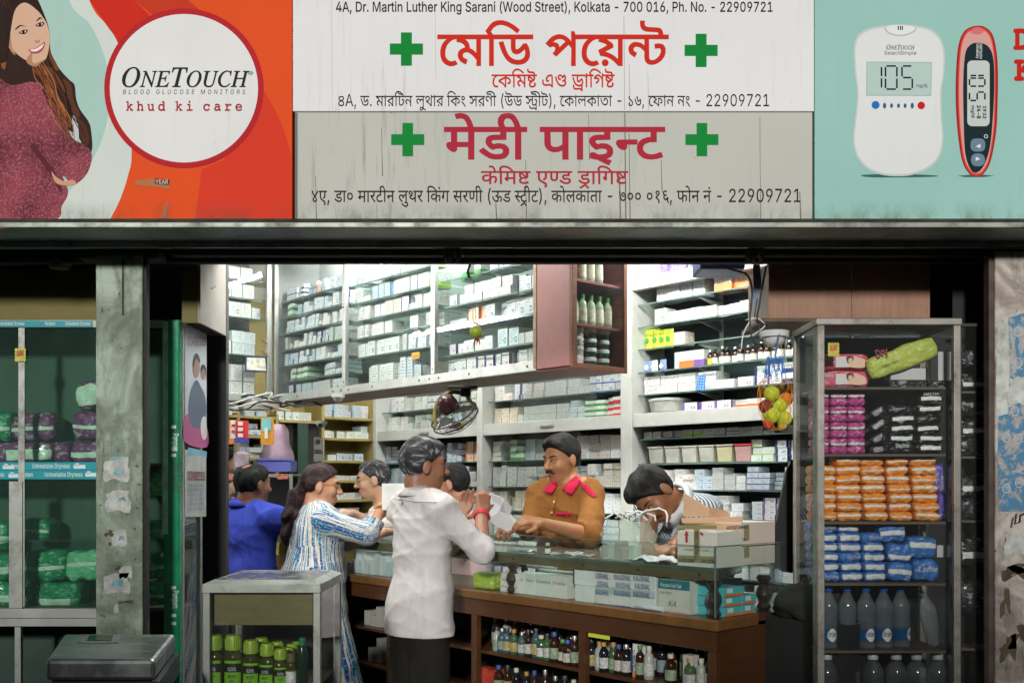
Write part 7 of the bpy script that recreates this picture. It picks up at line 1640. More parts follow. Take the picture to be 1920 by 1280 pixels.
mb = MB(); prism(mb, [on_top(.29,.66,0), on_top(.54,.66,0), on_top(.54,.88,0), on_top(.29,.88,0)], zf+.0032, zf+.005); mb.build('display', mat('scale_window', (0.008,0.012,0.01), 0.1), sc_)
mb = MB(); mb.box((-1.36,3.0,.16), (-1.30,3.06,zf-.13)); mb.box((-1.22,3.2,.16), (-1.16,3.26,zf-.13)); mb.build('column', M_steel_dull, sc_, bevel=.004)
mb = MB(); mb.box((-1.5,2.8,.0), (-1.02,3.4,.15)); mb.build('base', mat('scale_dark', (0.02,0.02,0.022)), sc_, bevel=.01)
# small front display case with oil bottles
YD, YDB = 3.3, 3.72
small_case = thing('display_case', 'waist high aluminium display case of green capped oil bottles', 'display case', (-.82,3.5,0))
zt = 1.178; xa, xb = (379-960)*YD/F, (601-960)*YD/F
M_caseframe = mat('case_frame', (0.35,0.37,0.33), 0.42, 0.35, var=0.15, vscale=8, dirt=.55, dirtcol=(.08,.08,.06), dscale=10)
case_box = lambda name, m, *bs, **k: (lambda mb: [mb.box(b_[0], b_[1]) for b_ in bs] and mb.build(name, m, small_case, **k))(MB())
# bevelled top rim
for nm, q in (('rim', [(xa,YD),(xb,YD),(xb-.03,YD+.03),(xa+.03,YD+.03)]), ('rim', [(xb,YD),(xb,YDB),(xb-.03,YDB-.03),(xb-.03,YD+.03)]), ('rim', [(xb,YDB),(xa,YDB),(xa+.03,YDB-.03),(xb-.03,YDB-.03)]), ('rim', [(xa,YDB),(xa,YD),(xa+.03,YD+.03),(xa+.03,YDB-.03)])):
 mb = MB(); lo = [(x_,y_,zt-.042) for x_, y_ in q[:2]] + [(x_,y_,zt-.042) for x_, y_ in q[2:]]
 hi = [(x_,y_,zt-.014) for x_, y_ in q[:2]] + [(x_,y_,zt) for x_, y_ in q[2:]]
 mb.add(lo+hi, [(3,2,1,0),(4,5,6,7),(0,1,5,4),(1,2,6,5),(2,3,7,6),(3,0,4,7)]); mb.build(nm, M_caseframe, small_case, bevel=.0015)
case_box('top_pane', mat('slate_glass', (0.15,0.16,0.18), 0.12, var=0.2, dirt=.3, dirtcol=(.3,.3,.3), dscale=14), ((xa+.03,YD+.03,zt-.012),(xb-.03,YDB-.03,zt-.003)))
zr = zt-.043
for x_, y_ in ((xa,YD),(xb-.026,YD),(xa,YDB-.026),(xb-.026,YDB-.026)): case_box('post', M_caseframe, ((x_+.001,y_+.001,0),(x_+.025,y_+.025,zr)), bevel=.002)
case_box('front_pane', M_glass, ((xa+.027,YD+.003,.02),(xb-.027,YD+.006,zr-.001)))
case_box('side_pane', M_glass, ((xb-.006,YD+.028,.02),(xb-.003,YDB-.028,zr-.001)))
case_box('side_pane', M_glass, ((xa+.003,YD+.028,.02),(xa+.006,YDB-.028,zr-.001)))
case_box('drawer_front', wood_mat('olive_ply', srgb(98,92,44), 0.6, grain=(0.7,6,5), var=.25, scale=10, dirt=.5), ((xa+.032,YD+.03,zat(1171,YD+.03)),(xb-.032,YD+.045,zr-.004)))
case_box('back_panel', M_dark, ((xa+.027,YDB-.03,.02),(xb-.028,YDB-.02,zr-.002)))
zsh = zat(1286, YD+.06)
case_box('shelf', M_shelfwood, ((xa+.028,YD+.008,zsh-.014),(xb-.03,YDB-.032,zsh)))
case_box('shelf', M_shelfwood, ((xa+.028,YD+.008,zsh-.38),(xb-.03,YDB-.032,zsh-.366)))
M_oil = glass_mat('olive_oil', (0.42,0.45,0.10), 1.6, haze=0.38, hazecol=(0.17,0.19,0.025), rough=.05)
M_capolive = mat('lime_cap', srgb(140,172,44), 0.4, var=0.06)
M_lblgreen = mat('lime_label', srgb(120,178,44), 0.4, var=0.08)
M_lblblack = flat('black_label', srgb(22,26,16))
ob = None
def oil(h, r):
 o = local_thing('oil_bottle', 'x', 'bottle', 'lime capped oil bottles in the small display case')
 mb = MB(); mb.lathe([(r*.9,0),(r,h*.02),(r,h*.55),(r*.92,h*.62),(r*.55,h*.70),(r*.5,h*.74)], n=20, sy=.7); mb.build('body', M_oil, o, smooth='all')
 mb = MB(); mb.lathe([(r*.80,h*.715),(r*.84,h*.72),(r*.80,h*.97),(r*.7,h)], n=24); cp = mb.build('cap', M_capolive, o, smooth=True)
 mb = MB()
 for i in range(24):
  a = 2*math.pi*i/24; x_, y_ = r*.84*math.cos(a), r*.84*math.sin(a); mb.cyl((x_,y_,h*.75),(x_,y_,h*.93), r*.035, n=4)
 mb.build('ribs', M_capolive, cp)
 mb = MB(); w_ = r*.86
 def curved(mb, z0, z1, k, w_=w_):
  n = 8; ps = []
  for zz in (z0, z1):
   for i in range(n+1):
    a = (i/n*2-1)*.95; ps.append((r*k*math.sin(a), -r*.7*k*math.cos(a), zz))
  mb.add(ps, [(i, i+1, n+2+i, n+1+i) for i in range(n)])
 curved(mb, h*.06, h*.52, 1.02); lb = mb.build('label', M_lblgreen, o)
 mb = MB(); curved(mb, h*.30, h*.47, 1.035); mb.build('print', M_lblblack, lb)
 for s_, z_, wd, m_ in (('OLIVOL',.33,.9,M_white_print),('BODY',.19,.85,flat('deep_green_ink', srgb(40,84,20))),('OIL',.09,.5,flat('deep_green_ink', srgb(40,84,20)))):
  q = write(s_, 'lettering', m_, lb, (-r*wd/2,-r*.73,h*z_), (1,0,0), (0,0,1), width=r*wd, height=h*.09, bold=.02)
  for v in q.data.vertices: v.co.y = -r*.735*math.sqrt(max(0,1-(v.co.x/(r*1.05))**2)) - .0006
 return o
big, small = None, None
rows = [(402,.175,0.05),(438,.175,.05),(471,.158,.05),(501,.148,.045),(526,.13,.045),(490,.15,.15),(520,.135,.16),(547,.12,.20),(556,.118,.26),(540,.12,.13)]
for i, (px, h, dy) in enumerate(rows):
 o = oil(h, h*.185)
 o['label'] = 'lime capped olive oil bottle, %s in the small display case' % (nth(i) + ' from left in front row' if i < 5 else ['half hidden behind the third','half hidden behind the fourth','at the far back','rearmost of the short ones','short one behind the fifth'][i-5])
 Y = YD+dy; o.location = ((px-960)*Y/F, Y, zsh+.001); o.rotation_euler = (0,0,rng.uniform(-.25,.25))
Y = YD+.05
lathe_thing('oil_bottle', 'slim dark green bottle with green cap at the right of the small case', 'bottle', ((567-960)*Y/F, Y, zsh+.001), [('body', mat('dark_green_bottle', (0.008,0.03,0.015), .1), [(.018,0),(.019,.004),(.019,.11),(.012,.13),(.011,.14)]), ('cap', flat('bottle_green_cap', srgb(30,110,60)), [(.0125,.1405),(.012,.165)])])
p_ = ((546-960)*(YD+.045)/F, YD+.045, zsh+.001)
lathe_thing('oil_bottle', 'small brown capped jar with pale label at the right of the front row', 'bottle', p_, [('body', M_oil, [(.017,0),(.018,.004),(.018,.075),(.014,.085)]), ('label', M_lab_white, [(.0185,.015),(.0185,.055)]), ('cap', mat('brown_cap', (0.12,0.10,0.04), .4), [(.0155,.086),(.016,.115)])])
# ================================================================== COUNTER
M_cwood = wood_mat('counter_wood', srgb(80,49,27), 0.38, grain=(2,2,9), var=.28, coat=.2, dirt=.3)
M_mould = wood_mat('moulding_wood', srgb(108,74,38), 0.4, grain=(9,9,1), var=.3, coat=.2)
VF = 2.958
ct = thing('shop_counter', 'long brown wooden counter with glass case on top and bottle shelves in front', 'counter', room(-4,3.2,0))
UE = -2.211; U0 = -6.3
up = lambda px, v=VF: on_v(px, v)[0]
rb('deck', M_cwood, ct, (U0,UE+.004,VF+.004,3.42,.975,1.0))
rb('moulding', M_mould, ct, (U0,UE+.02,VF-.018,VF+.0035,.962,1.004), (UE+.0045,UE+.018,VF+.004,3.2,.962,1.004), bevel=.006)
rb('fascia', M_cwood, ct, (U0,UE,VF,VF+.02,.885,.961), bevel=.002)
pus = [up(728), up(888), up(1090), UE-.02]
for i, u in enumerate(pus): rb('post', M_cwood, ct, (u-.02,u+.02,VF+.002,VF+.03,.06,.8845), bevel=.002)
rb('side_panel', M_cwood, ct, (UE-.0005,UE+.003,VF+.0205,3.40,.0,.961))
rb('plinth', M_dark, ct, (U0,UE-.01,VF+.01,VF+.03,0,.059))
rb('back_panel', M_dark, ct, (U0,UE-.01,3.36,3.37,.06,.96))
for z in (.72,.525,.33): rb('shelf', M_cwood, ct, (U0,UE-.022,VF+.032,3.355,z-.014,z))
rb('drawer', M_cwood, ct, (up(640),up(700),VF-.004,VF-.0005,.89,.955), (up(702),up(724),VF-.004,VF-.0005,.89,.955), bevel=.002)
ZG = 1.184
rb('front_pane', M_glass_clean, ct, (up(640),UE-.03,VF+.028,VF+.032,1.005,1.266))
rb('pane_edge', M_edge, ct, (up(640),UE-.03,VF+.0275,VF+.0325,1.2662,1.268), (UE-.0295,UE-.024,VF+.0275,VF+.033,1.005,1.268))
rb('end_pane', M_glass_clean, ct, (UE-.029,UE-.025,VF+.034,3.42,1.005,1.266))
rb('pane_edge', M_edge, ct, (UE-.0295,UE-.0245,VF+.034,3.42,1.2662,1.268))
rb('glass_top', glass_mat('thick_glass', (0.80,0.90,0.86), 1.1, haze=.12, hazecol=(.5,.55,.52), dust=.15), ct, (U0,UE-.031,VF+.034,3.42,ZG-.008,ZG))
rb('top_edge', mat('green_glass_edge', (0.07,0.12,0.10), .2, var=.3), ct, (U0,UE-.031,VF+.0328,VF+.0338,ZG-.010,ZG+.001))
rb('top_rail', wood_mat('olive_rail', srgb(86,78,52), .5), ct, (U0,UE-.031,VF+.035,VF+.06,ZG-.045,ZG-.0085))
for px in (950,1082,1185,1300): screws(ct, [room(up(px), VF+.034, ZG-.025)], -RV, .007)
M_turned = wood_mat('dark_turned_wood', (0.035,0.025,0.02), .3)
for u, v in ((up(940),VF+.07), (UE-.07,VF+.08), (UE-.07,3.36)):
 mb = MB(); mb.lathe([(.018,1.0),(.03,1.01),(.02,1.03),(.034,1.06),(.026,1.085),(.015,1.10),(.03,1.125),(.022,1.138)], tuple(room(u,v,0)), 14); mb.build('baluster', M_turned, ct, smooth=True)
# second counter along the left
rb('left_counter_body', M_cwood, ct, (-5.95,-5.5,1.9,VF-.02,0,1.0)); rb('left_glass_top', M_glass_clean, ct, (-5.95,-5.5,1.9,VF-.02,1.21,1.218)); rb('left_pane', M_glass_clean, ct, (-5.504,-5.5,1.9,VF-.02,1.001,1.209))
def cbox_on(name, label, cat_, xa, xb, z0, z1, m, v=VF+.06, dep=.12, group=None, par=None, bevel=.0015):
 """a box standing on the counter whose front covers pixel columns xa..xb"""
 mb = MB(); rbox(mb, on_v(xa, v)[0], on_v(xb, v)[0], v, v+dep, z0, z1); o = mb.build(name, m, par, bevel=bevel)
 if par is None: tag(o, label, cat_, group)
 return o
def cy(y, px, v): return zat(y, on_v(px, v)[1])
def cwrite(s, xa, xb, yb, em, m, par, v, bold=.0, shear=0.0):
 u0, t = on_v(xa, v); u1, _ = on_v(xb, v)
 return write(s, 'lettering', m, par, room(u0, v, zat(yb, t)), RU, (0,0,1), width=u1-u0, height=em*t/F, bold=bold, shear=shear, lift=.0008)
Cw = lambda *c: mat('board_%d_%d_%d' % c, srgb(*c), .55, var=.08, vscale=10, dirt=.15, dirtcol=(.25,.24,.2), dscale=12)
zc = 1.0005
I_bl = flat('ink_black_box', srgb(40,40,46)); I_nb = flat('ink_blue_box', srgb(58,76,116)); I_rd = flat('ink_red_box', srgb(160,40,52))
cbox_on('tin','lime green round cornered tin at the left end of the counter case','tin',886,923,zc,cy(1074,905,VF+.06),wrap_mat('tin_lime', srgb(160,186,40)),dep=.1,bevel=.012)
for xa, xb, y_, c, lab in ((938,972,1086,(214,214,206),'squat white carton right of the lime tin'),(940,968,1074,(222,206,206),'pinkish carton lying on the squat white carton'),(973,984,1074,(216,220,214),'narrow upright carton with red lettering in the counter case'),
  (985,1003,1075,(206,216,206),'pale carton right of the narrow red lettered one'),(1004,1034,1077,(198,206,200),'grey green carton beside the pale carton'),(1035,1062,1080,(206,204,198),'square grey carton before the white pair')):
 lowz = cy(1086,955,VF+.06)+.001 if xa == 940 else zc
 o = cbox_on('carton', lab, 'carton', xa, xb, lowz, cy(y_,(xa+xb)/2,VF+.06), Cw(*c), dep=.09)
 cwrite('Poisons' if xa != 973 else 'dry', xa+2, xb-2, y_+14, 6, I_rd if xa in (973,985) else I_bl, o, VF+.0598)
cbox_on('carton','tall white carton carrying another one, left of the taped carton','carton',1078,1113,zc,cy(1097,1095,VF+.05),Cw(206,212,206),v=VF+.05,dep=.1)
o = cbox_on('carton','white carton with blue edge on top of the tall one','carton',1074,1118,cy(1097,1095,VF+.05)+.001,cy(1062,1095,VF+.05),Cw(220,222,218),v=VF+.05,dep=.1)
cbox_on('print','','',1074,1077,cy(1096,1095,VF+.05),cy(1062,1095,VF+.05),I_nb,v=VF+.0492,dep=.0006,par=o,bevel=0)
kz = cy(1072,1172,VF+.05)
k_ = cbox_on('parcel','large parcel wrapped in tape printed with blue capital letters inside the counter case','parcel',1117,1229,zc,kz,mat('taped_white', srgb(206,208,204), .3, var=.1, vscale=12, bmp=.3, bscale=30),v=VF+.05,dep=.16,bevel=.004)
cbox_on('tape_band','','',1117.5,1228.5,zc+.045,zc+.075,mat('tape_sheen', srgb(170,180,184), .2, var=.2, vscale=14),v=VF+.0494,dep=.0005,par=k_,bevel=0)
for r_i, y_ in enumerate((1083,1098,1113,1138)):
 for q, x_ in enumerate((1116,1151,1187)): cwrite('KAUSHAL' if not (q == 0 and r_i < 2) else 'USHAL', x_+(3 if r_i % 2 else 0), x_+32-(0 if q else 6), y_+q*2.2+(r_i > 2)*2, 13, I_nb, k_, VF+.0488, bold=.03, shear=.1)
mb = MB(); mb.tube([room(up(1195),VF+.042,1.012), room(up(1231),VF+.042,1.01)], .011, 10); tag(mb.build('paper_roll', Cw(200,206,206), smooth=True), 'small white paper roll lying before the printed parcel', 'paper roll')
fz = cy(1087,1264,VF+.045)
fg = cbox_on('carton','grey white carton with teal lid stripe beside the dark turned post','carton',1234,1293,zc,fz,Cw(196,196,184),v=VF+.045,dep=.13)
cbox_on('print','','',1234,1293,fz-.036,fz-.001,flat('teal_ink', srgb(40,110,120)),v=VF+.0443,dep=.0005,par=fg,bevel=0); cbox_on('print','','',1234,1293,zc,zc+.006,flat('pink_ink', srgb(190,140,140)),v=VF+.0443,dep=.0005,par=fg,bevel=0)
cwrite('Fiberglass Cast Tape', 1238, 1278, 1098, 9, M_tapeprint, fg, VF+.0438, bold=.01); cwrite('KA', 1252, 1268, 1135, 14, I_bl, fg, VF+.0443, shear=.3); cwrite('dry Night', 1238, 1260, 1111, 6, I_bl, fg, VF+.0443)
cbox_on('carton','long dark carton lying behind the turned post','carton',1300,1352,zc+.07,zc+.12,mat('dark_carton', srgb(30,34,46)),v=3.2,dep=.14)
cbox_on('carton','white carton with blue print behind the dark post','carton',1300,1330,zc,zc+.075,Cw(190,184,180),v=VF+.1,dep=.1)
for i, (xa, xb, q) in enumerate(((1358,1390,0),(1391,1416,0),(1356,1391,1),(1392,1418,1),(1357,1394,2))):
 h_ = .037
 u0, t0 = on_u(xa, UE-.034);
 o = rb('toothpaste_carton', flat('aqua_print', srgb(84,180,190)), None, (UE-.16,UE-.034,on_u(xa,UE-.034)[0],on_u(xb,UE-.034)[0],zc+q*h_,zc+q*h_+h_-.002), bevel=.001)
 tag(o, 'small aqua and orange carton, %s of the pile by the end pane' % ['bottom left','bottom right','middle left','middle right','top'][i], 'carton', 'aqua cartons in the counter case')
 rb('print', flat('orange_print', srgb(224,120,50)), o, (UE-.033,UE-.0325,on_u(xa,UE-.033)[0]+.004,on_u(xb,UE-.033)[0]-.004,zc+q*h_+.001,zc+q*h_+.010)); rb('print', flat('pale_print', srgb(220,228,228)), o, (UE-.033,UE-.0325,on_u(xa,UE-.033)[0]+.02,on_u(xa,UE-.033)[0]+.055,zc+q*h_+.014,zc+q*h_+.031))
for i, (xa, xb) in enumerate(((990,1036),(1012,1078))):
 mb = MB(); v = VF+.2; mb.tube([room(up(xa,v),v,1.115-.02*i), room(up(xb,v),v+.02,1.11-.02*i)], .012, 10); tag(mb.build('paper_roll', Cw(206,208,210), smooth=True), 'rolled white paper lying in the counter case, %s' % ['rear','front'][i], 'paper roll')
for i in range(14):
 xa = 650+i*5.6
 if xa < 725: cbox_on('carton','small white carton in the glass counter behind the woman, %s from left' % nth(i),'carton',xa,xa+5,zc,zc+.05+.1*rng.random(),Cw(*[(200,206,208),(180,196,204),(214,214,210)][i % 3]),v=VF+.08,group='cartons in the counter behind the woman')
def blob(name, label, cat_, c, size, m, seed, amp=.25, n=14):
 r = random.Random(seed); ph = [r.uniform(0,6) for _ in range(6)]; mb = MB(); prof = []
 vs, fs = [], []
 for j in range(n+1):
  th = math.pi*j/n
  for i in range(2*n):
   a = math.pi*i/n; d = 1 + amp*(math.sin(3*a+ph[0]+2*th)+.6*math.sin(5*a-3*th+ph[1])+.5*math.sin(7*th+2*a+ph[2]))*.5
   vs.append((c[0]+size[0]*d*math.sin(th)*math.cos(a), c[1]+size[1]*d*math.sin(th)*math.sin(a), max(c[2]-size[2]*.7, c[2]+size[2]*d*math.cos(th))))
 for j in range(n):
  for i in range(2*n): fs.append((j*2*n+i, (j+1)*2*n+i, (j+1)*2*n+(i+1) % (2*n), j*2*n+(i+1) % (2*n)))
 mb.add(vs, fs); return tag(mb.build(name, m, smooth='all'), label, cat_)
M_cloth = mat('dark_cloth', (0.018,0.02,0.018), .9, var=.3, vscale=12)
rb_ = rb('dark_block', M_dark, ct, (UE+.004,UE+.36,3.26,3.42,0,.99))  # black block fills the dark stretch past the counter's end
blob('cloth_heap', 'crumpled dark cloth heaped at the right end of the counter', 'cloth', room(UE+.16,3.33,1.05), (.13,.09,.085), M_cloth, 4)
# jacket hanging behind the right end
jk = MB(); pts = [(1478,878),(1490,876),(1496,1060),(1440,1050),(1452,1000),(1466,930)]
Yj = 3.95; front = [P(x,y,Yj) for x, y in cat(pts,4)]; nf = len(front)
bk = [p + Vector((.02,.10,0)) for p in front]; tr = tessellate_polygon([front])
jk.add(front+bk, list(tr) + [tuple(nf+i for i in reversed(t_)) for t_ in tr] + [(i,(i+1) % nf,nf+(i+1) % nf,nf+i) for i in range(nf)])
tag(jk.build('jacket', M_cloth, bevel=.01), 'dark jacket hanging beside the right display cabinet', 'jacket')
# bottles on the shelves under the counter
M_lab = [mat('lab%s' % n, srgb(*[q*.86 for q in c]), .5, var=.4, vscale=85) for n, c in (('_bone',(204,204,190)),('_sage',(150,170,140)),('_straw',(190,170,110)),('_rust',(150,84,44)),('_steel',(140,156,164)),('_pale',(196,198,190)),('_white',(216,216,212)))]
M_body = [M_brownglass, mat('ink_bottle', (.012,.012,.016), .1), mat('green_bottle', (.05,.10,.04), .12), mat('teal_bottle', (.04,.09,.10), .12), mat('pearl_bottle', (.35,.36,.32), .3)]
M_caps = [M_cap_dark, M_capsilver, flat('cap_ivory', srgb(190,186,160)), flat('cap_gold', srgb(170,130,60)), flat('cap_leaf', srgb(70,140,60)), flat('cap_navy', srgb(50,80,140))]
rB = random.Random(8)
def brow(px0, px1, z, n, v, nm, hs, skip=()):
 u0, u1 = on_v(px0, v)[0], on_v(px1, v)[0]
 for i in range(n):
  if i in skip: continue
  u = u0 + (u1-u0)*(i+.5)/n; h = rB.uniform(*hs); r = rB.choice((.019,.021,.023))
  syrup(tuple(room(u + rB.uniform(-.004,.004), v+rB.uniform(-.008,.012), z+.001)), '%s capped medicine bottle, %s from left, %s' % (['dark','silver','ivory','gold','green','navy'][(k0 := rB.choices(range(6),[5,3,3,1.5,1,1.5])[0])], nth(i), nm), h, r,
   cap=M_caps[k0], lm=rB.choices(M_lab,[3,2,1,.6,1.5,3,3])[0], body=rB.choices(M_body,[6,4,1.2,.8,.8])[0], grp='medicine bottles under the counter')
brow(925,1086,.72,13,VF+.07,'upper left shelf under counter',(.10,.135))
brow(925,1080,.72,9,VF+.16,'rear row of upper left shelf',(.13,.15))
brow(1102,1220,.72,9,VF+.07,'upper right shelf under counter',(.115,.14),skip=(6,))
brow(1245,1345,.72,5,VF+.07,'right end of upper right shelf',(.10,.15),skip=(1,))
brow(1110,1340,.72,11,VF+.17,'rear row of upper right shelf',(.13,.155))
brow(925,1086,.525,9,VF+.07,'lower left shelf under counter',(.12,.15)); brow(1102,1340,.525,12,VF+.07,'lower right shelf under counter',(.10,.14))
o = cbox_on('carton','white carton with blue vertical lettering between the bottles','carton',1186,1199,.721,.855,Cw(216,216,212),v=VF+.065,dep=.04)
write('PHENSEDYL','lettering',I_nb,o,room(on_v(1190,VF+.065)[0],VF+.0645,.745),(0,0,1),-RU,width=.085,height=.028,bold=.05)
cbox_on('print','','',1187,1198,.723,.745,flat('orange_print', srgb(224,120,50)),v=VF+.0644,dep=.0004,par=o,bevel=0)
cbox_on('carton','tall pale carton right of the silver bottle','carton',1280,1297,.721,.845,Cw(190,188,180),v=VF+.06,dep=.045)
cbox_on('label_strip','yellow label strip on the counter shelf above the bottles','label',1103,1143,.868,.884,flat('strip_yellow', srgb(196,204,70)),v=VF+.001,dep=.001,bevel=0)
cbox_on('carton','red and yellow carton at the left end of the lower shelf','carton',900,930,.526,.63,mat('redyellow', srgb(170,60,44), .5, var=.5, vscale=30),v=VF+.06,dep=.05)
for i, (xa, z0, z1) in enumerate(((683,.721,.80),(694,.721,.78),(705,.721,.83),(690,.526,.60),(706,.526,.66))): cbox_on('carton','dim carton on the counter shelf between woman and man, %s' % nth(i),'carton',xa,xa+9,z0,z1,Cw(160,160,150),v=VF+.08,group='dim cartons under the counter')
# things on the glass top
carton2 = lambda nm, lab, xa, xb, z0, z1, m, v, dep: cbox_on(nm, lab, 'carton', xa, xb, z0, z1, m, v=v, dep=dep, bevel=.002)
M_kraft = mat('brown_card', srgb(206,166,132), .75, var=.08, vscale=6, dirt=.15); M_tape2 = mat('buff_tape', srgb(150,142,104), .3, var=.1, vscale=20)
M_bx1 = mat('pale_card', srgb(204,204,190), .6, var=.06, vscale=7, dirt=.2, dirtcol=(.4,.38,.3)); M_bx2 = mat('pinkish_card', srgb(214,200,188), .6, var=.06, vscale=6)
b1 = carton2('carton','pale taped carton with a red arrow on the counter',1270,1344,ZG+.001,ZG+.135,M_bx1,VF+.045,.16)
vv = VF+.0445
def cpoly(pts, m, par, v=vv, k=0):
 mb = MB(); ps = [room(on_v(x,v)[0], v-.0003*k, cy(y,x,v)) for x, y in pts]; mb.add(ps, tessellate_polygon([ps])); return mb.build('print', m, par)
cpoly([(1270,984),(1344,984),(1344,991),(1270,991)], M_tape2, b1); cpoly([(1301,985),(1312,985),(1312,1050),(1301,1050)], M_tape2, b1, k=1); cpoly([(1270,1040),(1344,1043),(1344,1056),(1270,1053)], M_tape2, b1, k=1)
cpoly([(1285,1016),(1285,1003),(1282.5,1003),(1287,993),(1291.5,1003),(1289.5,1003),(1289.5,1017)], I_rd, b1); cpoly([(1313,996),(1319,1000),(1318,1005),(1313,1001)], I_rd, b1)
cwrite('PALSONS DERMA',1271,1302,1052,9,I_bl,b1,vv-.0006,.02); cwrite('PALSONS',1315,1343,1054,9,I_bl,b1,vv-.0006,.02); cwrite('HANDLE WITH CARE',1282,1330,1031,6,I_bl,b1,vv)
u_, t_ = on_v(1310,vv); write('PALSONS DERMA','lettering',I_bl,b1,room(u_,vv-.001,cy(1040,1310,vv)),(0,0,1),-RU,width=.09,height=.026,bold=.02)
b2 = rb('carton', [M_bx2], None, (UE-.30,UE-.045,VF+.22,3.40,ZG+.001,ZG+.072), bevel=.002); tag(b2, 'pinkish taped carton at the right end of the counter, lower of two', 'carton')
b3 = rb('carton', [M_bx2], None, (UE-.29,UE-.045,VF+.215,3.40,ZG+.074,ZG+.165), bevel=.002); tag(b3, 'pinkish carton with hand lettering on top of the lower one', 'carton')
un = UE-.0445
def epoly(pts, m, par, k=0):
 mb = MB(); ps = []
 for x, y in pts:
  v, t = on_u(x, un); ps.append(room(un+.0003*k, v, zat(y,t)))
 mb.add(ps, tessellate_polygon([ps])); return mb.build('print', m, par)
epoly([(1395,984),(1405,983),(1405,1012),(1395,1014)], M_tape2, b3, 1); epoly([(1395,1026),(1405,1024),(1405,1044),(1395,1046)], M_tape2, b2, 1)
def ewrite(s, xa, xb, yb, em, m, par, bold=.0):
 v0, t0 = on_u(xa, un); v1, _ = on_u(xb, un); write(s,'lettering',m,par,room(un,v0,zat(yb,t0)),RV,(0,0,1),width=v1-v0,height=em*t0/F,bold=bold,lift=.0012)
ewrite('MEDPOINT CHEMIST',1362,1402,992,8,I_bl,b3,.03); ewrite('Poisons DERMA',1368,1398,1015,8,I_bl,b3)
cpoly2 = [(1377+6*math.cos(a),1002+7*math.sin(a)) for a in np.linspace(0,6.28,17)]
epoly(cpoly2, I_bl, b3, 2); epoly([(1377+5*math.cos(a),1002+6*math.sin(a)) for a in np.linspace(0,6.28,17)], M_bx2, b3, 3); epoly([(1376,998),(1378,998),(1378,1006),(1376,1006)], I_bl, b3, 4)
# open brown carton behind, flaps up
oc = thing('open_carton', 'open brown cardboard carton with raised flaps in front of the bowed man', 'carton', room(-2.55,3.2,ZG))
vq = VF+.21
def flap(pts, name='flap', k=.006):
 ps = [room(on_v(x,v)[0], v, cy(y,x,v)) for x, y, v in pts]; n_ = (ps[1]-ps[0]).cross(ps[2]-ps[0]).normalized()*k; m_ = len(ps)
 mb = MB(); mb.add(ps+[p+n_ for p in ps], [tuple(range(m_)), tuple(range(2*m_-1,m_-1,-1))]+[(i,(i+1) % m_,m_+(i+1) % m_,m_+i) for i in range(m_)]); mb.build(name, M_kraft, oc)
flap([(1283,924,vq),(1283,968,vq),(1332,968,vq),(1331,952,vq)]); flap([(1332,950,vq),(1332,969,vq),(1366,968,vq+.1),(1362,957,vq+.1)])
flap([(1278,971,vq-.04),(1280,980,vq-.04),(1392,982,vq+.05),(1394,968,vq+.05)])
rb('box_side', M_kraft, oc, (on_v(1283,vq)[0],on_v(1385,vq)[0],vq,vq+.18,ZG+.001,cy(980,1330,vq)))
# plastic carrier bag
M_bag = glass_mat('carrier_film', (.86,.92,.87), .8, haze=.42, hazecol=(.62,.70,.62), rough=.2)
bg = thing('carrier_bag', 'translucent greenish carrier bag with white handles standing on the glass counter', 'bag', room(-3.1,3.1,ZG))
ua, ub = on_v(1120,VF+.08)[0], on_v(1195,VF+.08)[0]; mb = MB(); vs = []; n = 20
for j in range(9):
 z = ZG+.002+.16*j/8; k = 1+.04*math.sin(j*1.7); top = max(0,(j-5)/3)
 for i in range(n):
  a = 2*math.pi*i/n; cx_, sy_ = math.cos(a), math.sin(a); q = (abs(cx_)**5+abs(sy_)**5)**-.2
  vs.append(room((ua+ub)/2+(ub-ua)/2*cx_*q*k*(1-.12*top)+.004*math.sin(5*a+j), VF+.15+.07*sy_*q*(1-.5*top)+.005*math.sin(7*a+2*j), z+.012*top*math.sin(4*a)))
mb.add(vs, [(j*n+i, j*n+(i+1) % n, (j+1)*n+(i+1) % n, (j+1)*n+i) for j in range(8) for i in range(n)]); mb.build('film', M_bag, bg, smooth='all')
M_hand = mat('white_strap', srgb(226,228,226), .35, var=.1)
for k in range(5):
 a0 = (ua*(1-k/4.6)+ub*k/4.6); r = random.Random(k); mb = MB()
 mb.tube([room(a0+.02*i*(1 if k != 4 else 1.4)+r.uniform(-.01,.01), VF+.12+.03*math.sin(i+k), ZG+.165+(.035+.012*(k == 4))*math.sin(math.pi*i/6)+r.uniform(-.004,.004)) for i in range(7)], .0042, 5); mb.build('handle', M_hand, bg, smooth='all')
for i in range(5): cbx_ = cbox_on('packet','','',1126+i*13,1137+i*13,ZG+.003,ZG+.05+.012*(i % 3),Cw(*[(170,150,140),(190,196,190),(150,140,140)][i % 3]),v=VF+.11,dep=.05,par=bg)
